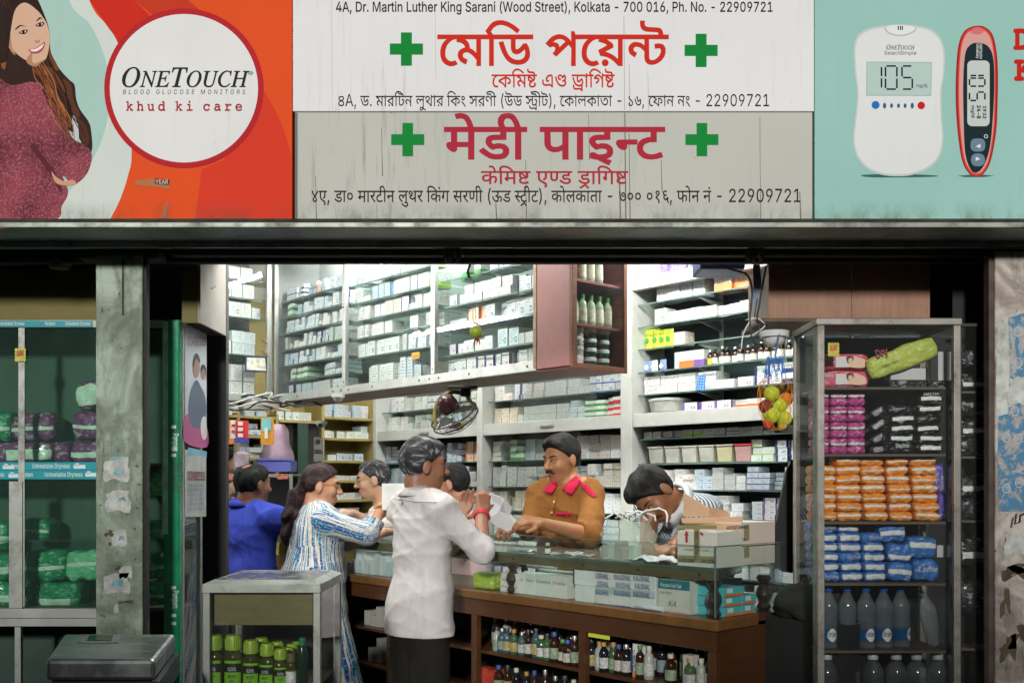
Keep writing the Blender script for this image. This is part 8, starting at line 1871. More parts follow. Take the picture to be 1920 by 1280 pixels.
# vial, blister strips, papers
lathe_thing('medicine_vial', 'small amber vial with white label and pale cap on the glass counter', 'bottle', tuple(room(up(1027,VF+.07),VF+.07,ZG+.001)), [('body', M_brownglass, [(.011,0),(.012,.003),(.012,.034),(.008,.04)]), ('label', M_lab_white, [(.0124,.006),(.0124,.028)]), ('cap', M_caps[2], [(.009,.0402),(.009,.052)])])
M_foil = mat('silver_foil', (.62,.62,.62), .3, .7, var=.15, vscale=30, bmp=.6, bscale=140)
def sheet(name, label, cat_, u, v, z, su, sv, m, seed, crumple=.008, rot=0.0):
 r = random.Random(seed); ph = [r.uniform(0,6) for _ in range(4)]; n = 8; vs = []
 for j in range(n+1):
  for i in range(n+1):
   a, b_ = (i/n-.5)*su, (j/n-.5)*sv; c_, s_ = math.cos(rot), math.sin(rot)
   h = crumple*(1.6+math.sin(a*60/su*.12+ph[0]+j*.8)+math.sin(j*.9+ph[1]-i*.6)+.5*math.sin(i*1.7+ph[2]))*.5
   vs.append(room(u+a*c_-b_*s_, v+a*s_+b_*c_, z+.0015+max(0,h)))
 mb = MB(); mb.add(vs, [(j*(n+1)+i, j*(n+1)+i+1, (j+1)*(n+1)+i+1, (j+1)*(n+1)+i) for j in range(n) for i in range(n)])
 o = mb.build(name, m, smooth='all'); s_ = o.modifiers.new('thickness','SOLIDIFY'); s_.thickness = .001; return tag(o, label, cat_)
M_pape = mat('crumpled_paper', srgb(222,224,224), .6, var=.06, vscale=20)
for i, (px, dv, su, lab) in enumerate(((975,.13,.12,'left of the vial'),(1055,.12,.13,'right of the vial'),(1092,.13,.12,'before the carrier bag'),(1078,.2,.10,'behind the strips'))):
 sheet('blister_strip', 'silver blister strip on the glass counter, '+lab, 'blister strip', up(px,VF+dv), VF+dv, ZG, su, .06, M_foil, i, .005, rng.uniform(-.4,.4))
for i, (px, dv) in enumerate(((1212,.10),(1232,.13),(1250,.10))): sheet('paper_sheet', 'crumpled white paper before the bowed man, %s' % ['left','middle','right'][i], 'paper', up(px,VF+dv), VF+dv, ZG+.003*i, .16, .10, M_pape, 20+i, .012, rng.uniform(-.5,.5))
# ================================================================== HANGING THINGS
# cabin fan under the hanging cabinet
fc = P(855,782,5.1); fn = thing('cabin_fan', 'black caged cabin fan with yellow bracket hanging under the glass cabinet', 'fan', P(868,722,5.1))
M_fan = mat('fan_black', (.02,.018,.016), .4); M_fany = mat('fan_yellow', srgb(140,124,60), .5, dirt=.5); M_maroon = mat('maroon_cover', (.045,.012,.016), .25)
k_ = 5.1/F; ax_ = Vector((-.42,-.42,.80)).normalized(); e1 = Vector((.87,0,.42)); e1 = (e1-ax_*e1.dot(ax_)).normalized(); e2 = ax_.cross(e1); fr_c = fc + Vector((0,0,-.012)); Rf = 46*k_
mb = MB(); mb.cbox(P(868,727,5.1), (.15,.10,.014)); mb.cbox(P(873,734,5.1), (.05,.04,.05)); mb.build('mount_plate', M_fan, fn, bevel=.003)
arc = [P(x,y,5.1) for x, y in cat([(868,738),(846,735),(824,748),(815,774),(817,800)],5,False)]; arc2 = [P(x,y,5.1) for x, y in cat([(872,738),(882,752),(890,762)],4,False)]
mb = MB(); mb.tube(arc, .010, 6); mb.tube(arc2, .010, 6); mb.build('bracket', M_fany, fn, smooth=True)
cage = MB(); N_ = 26
for rr, hh in ((1,0),(1,.028),(.6,.06),(.25,.066),(.6,-.038),(.25,-.042)): cage.tube([fr_c + (e1*math.cos(2*math.pi*i/N_)+e2*math.sin(2*math.pi*i/N_))*Rf*rr + ax_*hh for i in range(N_)], .0018 if rr < 1 else .004, 4, closed=True)
for i in range(N_):
 d = e1*math.cos(2*math.pi*i/N_)+e2*math.sin(2*math.pi*i/N_)
 cage.tube([fr_c+d*Rf*q+ax_*h for q, h in ((.22,.066),(.5,.062),(.78,.052),(1,.028),(1,0),(.78,-.03),(.5,-.04),(.22,-.042))],   .0011, 3)
cage.build('cage', M_fan, fn)
for i in range(3):
 a = 2.1*i+.4; d = e1*math.cos(a)+e2*math.sin(a); s_ = ax_.cross(d)
 mb = MB(); mb.add([fr_c+d*.02-s_*.012+ax_*.006, fr_c+d*Rf*.85-s_*.04+ax_*.012, fr_c+d*Rf*.88+s_*.035-ax_*.012, fr_c+d*.02+s_*.012-ax_*.006], [(0,1,2,3)]); mb.build('blade', M_fan, fn)
def mdome(prof, m, name, o_):
 q = ax_.to_track_quat('Z','Y').to_matrix().to_4x4(); mb = MB(); mb.lathe(prof, (0,0,0), 18); return mb.build(name, m, o_, smooth='all', xf=Matrix.Translation(fr_c) @ q)
mdome([(.05,.06),(.052,.09),(.044,.125),(.028,.145),(.005,.152)], M_maroon, 'motor', fn); mdome([(.004,-.052),(.03,-.05),(.034,-.042),(.03,-.036)], flat('fan_badge', srgb(200,170,40)), 'badge', fn)
# lime and chillies on a thread
lm = P(892,622,3.84); lmn = thing('lime_charm', 'lime and red chillies hung on a thread in the shop opening', 'charm', lm); s_ = 3.84/F
mb = MB(); mb.tube([P(880,486,3.84), P(879,515,3.845), P(890,530,3.84), P(892,600,3.84)], .0012, 4); mb.tube([P(878,478,3.84),P(881,497,3.84),P(876,510,3.84),P(880,521,3.84)], .005, 5); mb.build('thread', M_fan, lmn)
mb = MB(); q = 11.5*s_; mb.lathe([(q*math.sin(math.pi*j/10)+.0003, -q*1.05*math.cos(math.pi*j/10)) for j in range(11)], tuple(lm), 16); mb.build('lime', mat('lime_peel', srgb(150,170,50), .4, var=.15, vscale=60, bmp=.2, bscale=300), lmn, smooth='all')
def chil(pts, m):
 mb = MB(); pp = [P(x,y,3.838) for x, y in cat(pts,4,False)]; mb.tube(pp, [.0045*(1-.9*i/len(pp)) for i in range(len(pp))], 6); mb.build('chilli', m, lmn, smooth='all')
M_ch, M_ch2 = mat('dry_chilli', srgb(140,36,40), .35), mat('brown_chilli', srgb(110,60,36), .4)
for i, pts in enumerate(([(892,606),(884,606),(877,604)],[(892,606),(898,608),(904,610)],[(890,608),(888,602),(893,600)],[(894,608),(899,603),(897,600)],[(893,634),(889,642),(888,648)],[(895,634),(899,641),(899,647)],[(894,632),(904,630),(912,626)],[(893,634),(895,640),(893,646)])): chil(pts, M_ch if i != 6 else M_ch2)
# net of balls beside the right cabinet
Yn = 3.47; nt = thing('ball_net', 'orange and blue string net of balls hanging in front of the right cabinet side', 'net', P(1453,760,Yn))
BAL = [(1447,738,15,'lime'),(1462,760,15,'lime'),(1447,778,16,'lime'),(1470,785,15,'lime'),(1436,762,13,'maroon'),(1474,748,13,'orange'),(1440,795,9,'red'),(1468,797,8,'lime')]
for i, (x, y, r, c_) in enumerate(BAL):
 q = r*Yn/F; o_ = P(x,y,Yn+(.02 if i % 2 else 0)); mb = MB(); mb.lathe([(q*math.sin(math.pi*j/12)+.0003, -q*math.cos(math.pi*j/12)) for j in range(13)], (0,0,0), 18)
 b_ = mb.build('ball', mat('felt_'+c_, srgb(*{'lime':(190,204,46),'maroon':(130,52,50),'orange':(220,120,50),'red':(200,60,50)}[c_]), .85, var=.14, vscale=24, bmp=.4, bscale=200), smooth='all'); b_.location = o_
 b_.rotation_euler = (i,i*2,i*.7); tag(b_, '%s ball in the hanging net, %s' % (c_, ['top of the lime ones','middle lime one on the right','large lime one at the front left','lime one at the lower right','at the left edge','at the upper right edge','small one at the bottom left','small one at the very bottom'][i]), 'ball', 'balls in the hanging net')
 if c_ == 'lime':
  mb = MB(); mb.tube([Vector((q*1.0*math.sin(a)*math.cos(.55*math.sin(2*a)), q*1.0*math.cos(a)*math.cos(.55*math.sin(2*a)), q*1.0*math.sin(.55*math.sin(2*a)))) for a in np.linspace(0,2*math.pi,26)[:-1]], .0009, 4, closed=True); sm = mb.build('seam', flat('seam_pale', srgb(226,228,190)), b_)
  sm.matrix_parent_inverse = Matrix()
mo, mbl = MB(), MB()
for k in range(11):
 a0 = 2*math.pi*k/11
 for s2 in (-1,1):
  pts = []
  for j in range(15):
   tt = j/14; y_ = 668+tt*138; w_ = (14+8*math.sin(tt*3) if tt < .3 else 30*math.sin(math.pi*min(1,(tt-.1)/.93))**.5+3); a = a0+s2*tt*2.2
   pts.append(P(1453+w_*math.cos(a)*.98, y_, Yn)+Vector((0,w_*math.sin(a)*Yn/F*.9,0)))
  mbl.tube(pts[:5], .0014, 3); mo.tube(pts[4:], .0008, 3)
mo.build('mesh', flat('net_orange', srgb(232,150,40)), nt); mbl.build('gather', flat('net_blue', srgb(60,120,200)), nt)
mb = MB(); mb.tube([P(1453,668,Yn), P(1458,640,3.6), P(1462,622,3.8)], .003, 5); mb.build('string', flat('net_blue', srgb(60,120,200)), nt)
def dome(name, label, c, r, m, cat_='camera'):
 t = thing(name, label, cat_, c); mb = MB(); mb.lathe([(r*.05,-r*.95),(r*.5,-r*.82),(r*.8,-r*.5),(r*.9,-r*.15),(r*1.15,-r*.1),(r*1.2,r*.35),(r*1.1,r*.4)], tuple(c), 20); mb.build('shell', m, t, smooth=True); return t
M_cam = mat('camera_white', (.66,.66,.64), .3, var=.05)
dome('dome_camera', 'white dome camera under the brown pelmet beside the net', P(1452,630,3.8), .047, M_cam); t = dome('dome_camera', 'white dome camera under the hanging cabinet at the left', P(634,744,5.6), .032, M_cam)
cm = dome('dome_camera', 'small white ball camera above the doorway at the back left', P(602,793,6.4), .034, M_cam); mb = MB(); mb.cyl(P(600,797,6.37), P(599.5,797.5,6.35), .013, n=12); mb.build('lens', M_fan, cm)
cb = thing('cable_bundle', 'black and white cables running down beside the brown pelmet', 'cable', P(1410,560,3.82))
for i, pts in enumerate(([(1330,490),(1370,505),(1400,515),(1410,545),(1406,600),(1412,640),(1430,645)],[(1436,500),(1428,545),(1424,570),(1420,600),(1440,610)],[(1398,600),(1418,596),(1434,610),(1416,625),(1400,632)],[(1420,560),(1415,595),(1425,612),(1418,630)],[(1390,655),(1394,625),(1408,600),(1418,598)])):
 mb = MB(); mb.tube([P(x,y,3.83) for x, y in cat(pts,5,False)], .004 if i < 2 else .0025, 5); mb.build('cable', M_fan if i in (0,1,3) else M_cam, cb, smooth='all')
decal('notice', [[(1411,496),(1425,496),(1428,530),(1424,560),(1417,590),(1411,570),(1413,530)]], 3.845, mat('grey_blue_notice', srgb(130,140,160), .6, var=.3, vscale=30)); tag(bpy.data.objects['notice'], 'torn grey blue notice on the pelmet side', 'notice')
sg_ = thing('hanging_tray', 'dark blue wire tray hung at the top of the right opening', 'tray', P(1355,497,4.3)); mb = MB(); mb.box(tuple(P(1313,504,4.3)), tuple(P(1398,470,4.3)+Vector((0,.2,0)))); mb.build('tray', mat('navy_tray', srgb(30,40,110), .3, var=.2), sg_, bevel=.01)
for i, x in enumerate((850,1418)):
 tt = thing('cloth_tie', 'grimy knotted cloth strip hanging under the signboard, %s one' % ('left','right')[i], 'cloth strip', P(x,440,3.62)); mb = MB()
 for dx in (-6,0,8): mb.tube([P(x+dx*.3,431,3.62), P(x+dx*.8,446,3.62), P(x+dx,458,3.62), P(x+dx*1.9-4,478,3.62), P(x+dx*1.6-6,490,3.62)], [.014,.016,.010,.013,.004], 7)
 mb.build('strip', mat('grimy_cloth', (.06,.058,.055), .9, var=.5, vscale=18), tt, smooth='all')
# ================================================================== BACK LEFT CORNER
M_beige = mat('beige_board', srgb(168,150,92), .6, var=.1, vscale=3, dirt=.15); M_beigeback = mat('beige_back', srgb(150,132,74), .7, var=.12)
UB = -6.8
bs = thing('open_shelving', 'beige wooden shelving with loose cartons in the back corner', 'shelf unit', room(UB-.1,3.8,0))
va, vb, vc, vd = on_u(606,UB)[0], on_u(703,UB)[0], on_u(392,UB)[0], on_u(520,UB)[0]
rb('back_panel', M_beigeback, bs, (UB-.28,UB-.27,vc-.3,4.83,0,2.9))
for v in (va,vb-.01,vc-.2,vd,on_u(447,UB)[0]): rb('upright', M_beige, bs, (UB-.268,UB,v-.012,v+.012,0,2.02 if v in (vd,on_u(447,UB)[0]) else 2.3), bevel=.002)
for ys, (p0, p1) in (((782,821,863,900,936,975),(va+.013,vb-.023)),((778,815,857),(vc-.187,vd-.013))):
 for k, y in enumerate(ys):
  z = zat(y, on_u(650 if p0 == va+.013 else 450, UB)[1])
  rb('shelf', M_beige, bs, (UB-.268,UB+.002,p0,p1,z-.02,z), bevel=.002)
  run('u', UB, p0, p1, z, .12, '%s shelf of beige shelving, %s' % (nth(k), 'right part' if p0 == va+.013 else 'left part'), 500+k+int(y), w=(.06,.12), h=(.03,.06), dep=.12, inset=.03, tilt=.12, stack=.7, fill=.85)
z = zat(782, 7.3); rb('shelf', M_beige, bs, (UB-.268,UB+.002,vd+.013,va-.013,z-.02,z)); run('u', UB, vd+.02, va-.02, z, .1, 'long beige shelf above the doorway', 560, w=(.06,.12), h=(.04,.07), dep=.12, inset=.03)
rb('dark_doorway_sheet', M_dark, bs, (UB-.05,UB-.045,on_u(545,UB)[0],va-.02,0,z-.021)); rb('green_column', mat('dark_green_paint', srgb(36,62,50), .5, dirt=.3), bs, (UB-.044,UB+.02,on_u(556,UB)[0],on_u(575,UB)[0],0,z-.021))  # darkness of the doorway put in as a thin black sheet
ct2 = thing('cable_tangle', 'tangle of white and black cables with a white switch box under the left cabinet', 'cable', P(500,758,6.3))
for i in range(9):
 r = random.Random(i); y0 = 752+r.uniform(-6,10); pts = [(410+i*6+k*(28+r.uniform(-6,6)), y0+9*math.sin(k*1.3+i)+r.uniform(-4,4)) for k in range(6)]
 mb = MB(); mb.tube([P(x,min(y,772),6.3+.02*i) for x, y in cat(pts,4,False)], .006, 5); mb.build('cable', M_cam if i % 3 else M_fan, ct2, smooth='all')
mb = MB(); mb.tube([P(x,y,6.25) for x, y in cat([(413,750),(412,790),(418,830),(424,870),(428,900)],4,False)], .008, 6); mb.build('cable', M_cam, ct2, smooth='all')
fb('switch_box', Cw(206,206,200), ct2, (398,441,748,762,6.35,6.45), (456,505,752,768,6.4,6.5), bevel=.004)
def hang(name, label, cat_, rects, Y, group=None):
 t = thing(name, label, cat_, P((rects[0][0]+rects[0][1])/2,(rects[0][2]+rects[0][3])/2,Y), group)
 for i, (xa, xb, ya, yb, c) in enumerate(rects): fb('sheet' if i == 0 else 'print', flat('hang_%d_%d_%d' % c, srgb(*c)), t, (xa,xb,ya,yb,Y-.006*i,Y+.012-.006*i))
hang('sachet_strip', 'red strip of sachets hanging at the back left', 'sachets', [(443,465,788,824,(196,44,44)),(446,455,790,797,(220,200,196)),(446,455,801,808,(220,200,196)),(446,455,812,819,(220,200,196))], 6.2)
hang('sachet_strip', 'white and orange strip of sachets left of the red one', 'sachets', [(428,441,787,832,(216,130,50)),(432,441,788,822,(214,206,200)),(434,440,795,799,(190,40,40)),(434,440,806,810,(190,40,40))], 6.22)
hang('toothbrush_card', 'teal and orange blister card hanging beside the pink bag', 'card', [(489,513,785,833,(222,150,50)),(491,508,784,808,(120,186,190)),(496,502,802,822,(220,220,206))], 6.2)
hang('foil_strip', 'silver foil strips hanging by the doorway', 'foil strip', [(588,606,819,865,(150,150,146)),(592,600,824,832,(60,60,60)),(590,603,842,848,(90,90,90))], 6.6)
mb = MB(); n = 18; vs = []
for j in range(10):
 tt = j/9; w_ = (15+13*tt**.5+2*math.sin(9*tt))*6.35/F
 for i in range(n): a = 2*math.pi*i/n; q = 1+.12*math.sin(6*a); c = P(516+5*tt,795+68*tt,6.38); vs.append(c+Vector((w_*math.cos(a)*q, w_*.6*math.sin(a)*q, 0)))
mb.add(vs, [(j*n+i,(j+1)*n+i,(j+1)*n+(i+1) % n,j*n+(i+1) % n) for j in range(9) for i in range(n)])
tag(mb.build('garment_bag', mat('lilac_film', srgb(206,176,196), .4, var=.18, vscale=16), smooth='all'), 'translucent pinkish lilac bag hanging at the back left', 'bag')
bk = thing('basket', 'lavender blue plastic basket of bottles on the left counter', 'basket', P(515,884,6.3)); M_bask = mat('lavender_plastic', srgb(110,112,196), .4)
a_, b_ = P(482,884,6.25), P(545,863,6.25);
mb = MB(); mb.box((a_.x,6.25,a_.z), (b_.x,6.26,b_.z)); mb.box((a_.x,6.42,a_.z), (b_.x,6.43,b_.z)); mb.box((a_.x,6.261,a_.z), (a_.x+.01,6.419,b_.z)); mb.box((b_.x-.01,6.261,a_.z), (b_.x,6.419,b_.z)); mb.box((a_.x+.011,6.261,a_.z), (b_.x-.011,6.419,a_.z+.008)); mb.build('tub', M_bask, bk, bevel=.003)
mb = MB(); mb.box((a_.x-.008,6.242,b_.z), (b_.x+.008,6.258,b_.z+.012)); mb.build('rim', M_bask, bk)
jr = P(453,884,6.15); lathe_thing('sweet_jar', 'clear jar of packets with a blue lid on the left counter', 'jar', tuple(jr), [('glass', glass_mat('jar_plastic', (.92,.94,.96), 1.2, haze=.25, hazecol=(.6,.6,.66)), [(.045,0),(.052,.02),(.05,.13),(.042,.17),(.042,.178)]), ('contents', mat('jar_goods', srgb(190,160,170), .5, var=.5, vscale=24), [(.04,.005),(.044,.11),(.02,.125)]), ('lid', flat('lid_blue', srgb(60,70,160)), [(.046,.179),(.046,.205)])])
gb = thing('glass_box', 'glass sided counter box with red stickers behind the man in blue', 'glass case', P(485,940,6.05))
a_, b_ = P(414,960,6.05), P(548,888,6.05); fw = .018
mb = MB()
for lo, hi in (((a_.x,6.05,a_.z),(a_.x+fw,6.07,b_.z)),((b_.x-fw,6.05,a_.z),(b_.x,6.07,b_.z)),((a_.x+fw,6.05,b_.z-fw),(b_.x-fw,6.07,b_.z)),((a_.x,6.071,b_.z-.01),(b_.x,6.3,b_.z))): mb.box(lo, hi)
mb.build('frame', M_steel_dull, gb); mb = MB(); mb.box((a_.x+fw,6.056,a_.z), (b_.x-fw,6.06,b_.z-fw)); mb.build('pane', M_glass, gb); mb = MB(); mb.box((a_.x+.02,6.28,a_.z), (b_.x-.02,6.29,b_.z-.02)); mb.build('back', M_backdark, gb)
for q in ((418,435,889,899,6.046,6.048), (519,540,889,898,6.046,6.048)): fb('sticker', mat('red_check', srgb(190,110,100), .5, var=.8, vscale=60), gb, q)
fb('carton', Cw(206,208,204), None, (716,762,906,956,5.35,5.5), bevel=.002); tag(COL.objects[-1], 'white carton with blue mark on the counter left of the white shirted man', 'carton')
# ================================================================== PEOPLE
def vec(p): return np.array(p, dtype=float)
def unit(p): p = vec(p); return p/np.linalg.norm(p)
class Shape:
 """a smooth union of rounded cones and ellipsoids, meshed as one closed surface"""
 def __init__(s): s.pr = []; s.cuts = []; s.warp = None
 def cone(s, a, b, ra, rb, k=.025, tone=0, cuts=(), sq=None):
  a, b = vec(a), vec(b); r = max(ra, rb)*(1 if sq is None else max(1, sq[1])); s.pr.append(('c', a, b, ra, rb, k, tone, cuts, np.minimum(a,b)-r, np.maximum(a,b)+r, sq)); return s
 def ell(s, c, r, rot=None, k=.03, tone=0, cuts=(), sub=False):
  c, r = vec(c), vec(r); rot = np.eye(3) if rot is None else rot; e = np.sqrt(((rot*r)**2).sum(1))
  s.pr.append(('s' if sub else 'e', c, c, r, rot, k, tone, cuts, c-e, c+e, None)); return s
 def mesh(s, name, h, zsplit=None, hz=.016, m=None, parent=None, tones=None, xf=None):
  m0 = np.min([p[8] for p in s.pr if p[0] != 's'], 0) - .03; m1 = np.max([p[9] for p in s.pr if p[0] != 's'], 0) + .03
  xs, ys = np.arange(m0[0], m1[0]+h, h), np.arange(m0[1], m1[1]+h, h)
  if zsplit and m0[2] < zsplit: zs = np.concatenate([np.arange(m0[2], zsplit, hz), np.arange(zsplit, m1[2]+h, h)])
  else: zs = np.arange(m0[2], m1[2]+h, h)
  ax = (xs, ys, zs); D = np.full((len(xs), len(ys), len(zs)), .2, np.float32); B = np.full(D.shape, .2, np.float32); T = np.zeros(D.shape, np.int8)
  for pi, (ty, a, b, ra, rb, k, tone, cuts, lo, hi, sq) in enumerate(s.pr):
   sl = tuple(slice(max(0, np.searchsorted(ax[i], lo[i]-k-.02)), np.searchsorted(ax[i], hi[i]+k+.02)+1) for i in range(3))
   X, Y, Z = np.meshgrid(*[ax[i][sl[i]] for i in range(3)], indexing='ij')
   if X.size == 0: continue
   if ty == 'c':
    d = b-a; L2 = max(1e-9, d @ d); px, py, pz = X-a[0], Y-a[1], Z-a[2]
    t = np.clip((px*d[0]+py*d[1]+pz*d[2])/L2, 0, 1); qx, qy, qz = px-t*d[0], py-t*d[1], pz-t*d[2]
    if sq is not None: w = qx*sq[0][0]+qy*sq[0][1]+qz*sq[0][2]; f = 1/sq[1]-1; qx, qy, qz = qx+w*f*sq[0][0], qy+w*f*sq[0][1], qz+w*f*sq[0][2]
    v = np.sqrt(qx*qx+qy*qy+qz*qz) - (ra+(rb-ra)*t)
   else:
    q = [((X-a[0])*rb[0][i]+(Y-a[1])*rb[1][i]+(Z-a[2])*rb[2][i])/ra[i] for i in range(3)]
    k0 = np.sqrt(q[0]**2+q[1]**2+q[2]**2); k1 = np.sqrt(sum((q[i]/ra[i])**2 for i in range(3))); v = k0*(k0-1)/np.maximum(k1, 1e-6)
   for cp, cn in cuts: v = np.maximum(v, (X-cp[0])*cn[0]+(Y-cp[1])*cn[1]+(Z-cp[2])*cn[2])
   O = D[sl]
   if ty == 's': hh = np.clip(.5-.5*(O+v)/k, 0, 1); D[sl] = O*(1-hh) - v*hh + k*hh*(1-hh); continue
   hh = np.clip(.5+.5*(O-v)/k, 0, 1); D[sl] = O*(1-hh)+v*hh-k*hh*(1-hh)
   bt = v < B[sl]; B[sl][bt] = v[bt]; T[sl][bt] = pi
  if s.warp or s.cuts:
   X, Y, Z = np.meshgrid(*[a.astype(np.float32) for a in ax], indexing='ij')
   if s.warp: near = np.abs(D) < .05; D[near] += s.warp(X[near], Y[near], Z[near])
   for cp, cn in s.cuts: D = np.maximum(D, (X-cp[0])*cn[0]+(Y-cp[1])*cn[1]+(Z-cp[2])*cn[2])
  I = D < 0; n = [q-1 for q in D.shape]
  cnt = np.zeros(n, np.int8)
  cor = [(i,j,k) for i in (0,1) for j in (0,1) for k in (0,1)]
  for i,j,k in cor: cnt += I[i:i+n[0], j:j+n[1], k:k+n[2]]
  act = (cnt > 0) & (cnt < 8); idx = np.full(n, -1, np.int64); c = np.argwhere(act); idx[act] = np.arange(len(c))
  acc = np.zeros((len(c),3)); num = np.zeros(len(c))
  for o in cor:
   for x in range(3):
    if o[x]: continue
    o2 = list(o); o2[x] = 1; g0 = c+o; g1 = c+o2; d0 = D[tuple(g0.T)]; d1 = D[tuple(g1.T)]; cr = (d0 < 0) != (d1 < 0); t = np.where(cr, d0/np.where(cr, d0-d1, 1), 0)
    p = np.stack([ax[q][g0[:,q]] + ((ax[q][g1[:,q]]-ax[q][g0[:,q]])*t if q == x else 0) for q in range(3)], 1); acc[cr] += p[cr]; num += cr
  V = acc/num[:,None]; Fc = []
  for x in range(3):
   y, z = (x+1) % 3, (x+2) % 3; A = I[tuple(slice(0,-1) if q == x else slice(None) for q in range(3))]; Bq = I[tuple(slice(1,None) if q == x else slice(None) for q in range(3))]
   e = np.argwhere(A != Bq); e = e[(e[:,y] > 0) & (e[:,z] > 0) & (e[:,y] < D.shape[y]-1) & (e[:,z] < D.shape[z]-1)]
   sg = A[tuple(e.T)]; ids = []
   for dy, dz in ((-1,-1),(0,-1),(0,0),(-1,0)): g = e.copy(); g[:,y] += dy; g[:,z] += dz; ids.append(idx[tuple(g.T)])
   Q = np.stack(ids, 1); Fc.append(np.where(sg[:,None], Q, Q[:,::-1]))
  Fc = np.concatenate(Fc); Fc = Fc[(Fc >= 0).all(1)]
  me = bpy.data.meshes.new(name); me.from_pydata(V.tolist(), [], Fc.tolist()); me.materials.append(m); me.polygons.foreach_set('use_smooth', np.ones(len(Fc), bool))
  lab = T[tuple(c.T)]; tn = np.array([p[6] for p in s.pr])[lab]
  if tones: at = me.attributes.new('tone', 'FLOAT_COLOR', 'POINT'); cols = np.array([tuple(q)+(1,) for q in tones])[tn]; at.data.foreach_set('color', cols.ravel().astype(np.float32))
  st = np.zeros((len(V),3))
  for pi, p in enumerate(s.pr):
   q = lab == pi
   if not q.any(): continue
   if p[0] == 'c' and tn[q][0] == 1:
    a, b = p[1], p[2]; d = unit(b-a); e = unit(np.cross(d, (.3,.2,1) if abs(d[2]) < .8 else (0,1,0))); f = np.cross(d, e); w = V[q]-a; st[q] = np.stack([np.arctan2(w@f, w@e)*.075, w@d, np.full(q.sum(), pi*.37)], 1)
   else: st[q] = np.stack([np.arctan2(V[q][:,0]-p[1][0], -(V[q][:,1]-p[1][1]))*.16, V[q][:,2], np.full(q.sum(), .1)], 1)
  me.attributes.new('st', 'FLOAT_VECTOR', 'POINT').data.foreach_set('vector', st.ravel().astype(np.float32)); me.update()
  o = bpy.data.objects.new(name, me); COL.objects.link(o)
  if parent is not None: o.parent = parent
  return o
def skin_mat(name):
 if name in MATS: return MATS[name]
 m = bpy.data.materials.new(name); MATS[name] = m; N, L, b = nodes(m); setin(b, rough=.48, sss=.08); b.inputs['Subsurface Radius'].default_value = (.01,.004,.002)
 a = N.new('ShaderNodeAttribute'); a.attribute_name = 'tone'; t = tex(N, L, 'n', 40, detail=4)
 L.new(mix(N, L, ramp(N, L, t.outputs[0], [(.35,(0,)*3),(.7,(.25,)*3)]).outputs[0], a.outputs['Color'], (.16,.05,.03)), b.inputs['Base Color']); bump(N, L, b, t.outputs[0], .12, .002); return m
M_skin = skin_mat('skin')
def hair_mat(name, col, grey=0.0):
 if name in MATS: return MATS[name]
 m = bpy.data.materials.new(name); MATS[name] = m; N, L, b = nodes(m); setin(b, rough=.68, spec=.18); t = tex(N, L, 'n', 90, detail=6, stretch=(.10,1,.45), dist=.3)
 c = ramp(N, L, t.outputs[0], [(.40, tuple(x*.6 for x in col)), (.56, tuple(x*1.5 for x in col)), (.68, tuple(x+grey for x in col))]).outputs[0]; L.new(c, b.inputs['Base Color']); bump(N, L, b, t.outputs[0], .6, .004); return m
def cloth_mat(name, stops=None, col=None, width=.03, warp=.4, dash=0.0, rough=.85):
 """woven cloth; stops gives stripes that run along the limb or the fall of the garment"""
 if name in MATS: return MATS[name]
 m = bpy.data.materials.new(name); MATS[name] = m; N, L, b = nodes(m); setin(b, rough=rough, spec=.2)
 w = tex(N, L, 'n', 420, detail=2); big = tex(N, L, 'n', 12, detail=4, dist=1.3, rough=.45, stretch=(1,1,.4))
 if stops:
  a = N.new('ShaderNodeAttribute'); a.attribute_name = 'st'; s3 = N.new('ShaderNodeSeparateXYZ'); L.new(a.outputs['Vector'], s3.inputs[0])
  n1 = tex(N, L, 'n', 9, detail=3); x = math_(N, L, 'MULTIPLY_ADD', n1.outputs[0], width*warp, s3.outputs[0])
  if dash:
   cbn = N.new('ShaderNodeCombineXYZ'); L.new(math_(N, L, 'MULTIPLY', x, 1/width), cbn.inputs[0]); L.new(math_(N, L, 'MULTIPLY', s3.outputs[1], 1.3), cbn.inputs[1]); L.new(s3.outputs[2], cbn.inputs[2])
   nn = N.new('ShaderNodeTexNoise'); nn.inputs['Scale'].default_value = 1; nn.inputs['Detail'].default_value = 2.5; nn.inputs['Roughness'].default_value = .75; L.new(cbn.outputs[0], nn.inputs[0]); f = nn.outputs[0]
  else: f = math_(N, L, 'FRACT', math_(N, L, 'MULTIPLY', x, 1/width))
  c = ramp(N, L, f, stops, 'CONSTANT' if not dash else 'LINEAR').outputs[0]
  if dash:
   n2 = tex(N, L, 'n', 1, detail=1); d2 = N.new('ShaderNodeCombineXYZ'); L.new(math_(N, L, 'MULTIPLY', s3.outputs[0], 60), d2.inputs[0]); L.new(math_(N, L, 'MULTIPLY', s3.outputs[1], 75), d2.inputs[1]); L.new(d2.outputs[0], n2.inputs[0])
   c = mix(N, L, ramp(N, L, n2.outputs[0], [(.54,(0,)*3),(.6,(dash,)*3)]).outputs[0], c, (.62,.6,.54))
 else: c = ramp(N, L, big.outputs[0], [(.3, tuple(x*.9 for x in col)), (.7, tuple(min(1, x*1.07) for x in col))]).outputs[0]
 L.new(c, b.inputs['Base Color']); bump(N, L, b, mix(N, L, .10, big.outputs[0], w.outputs[0]), .5, .02); return m
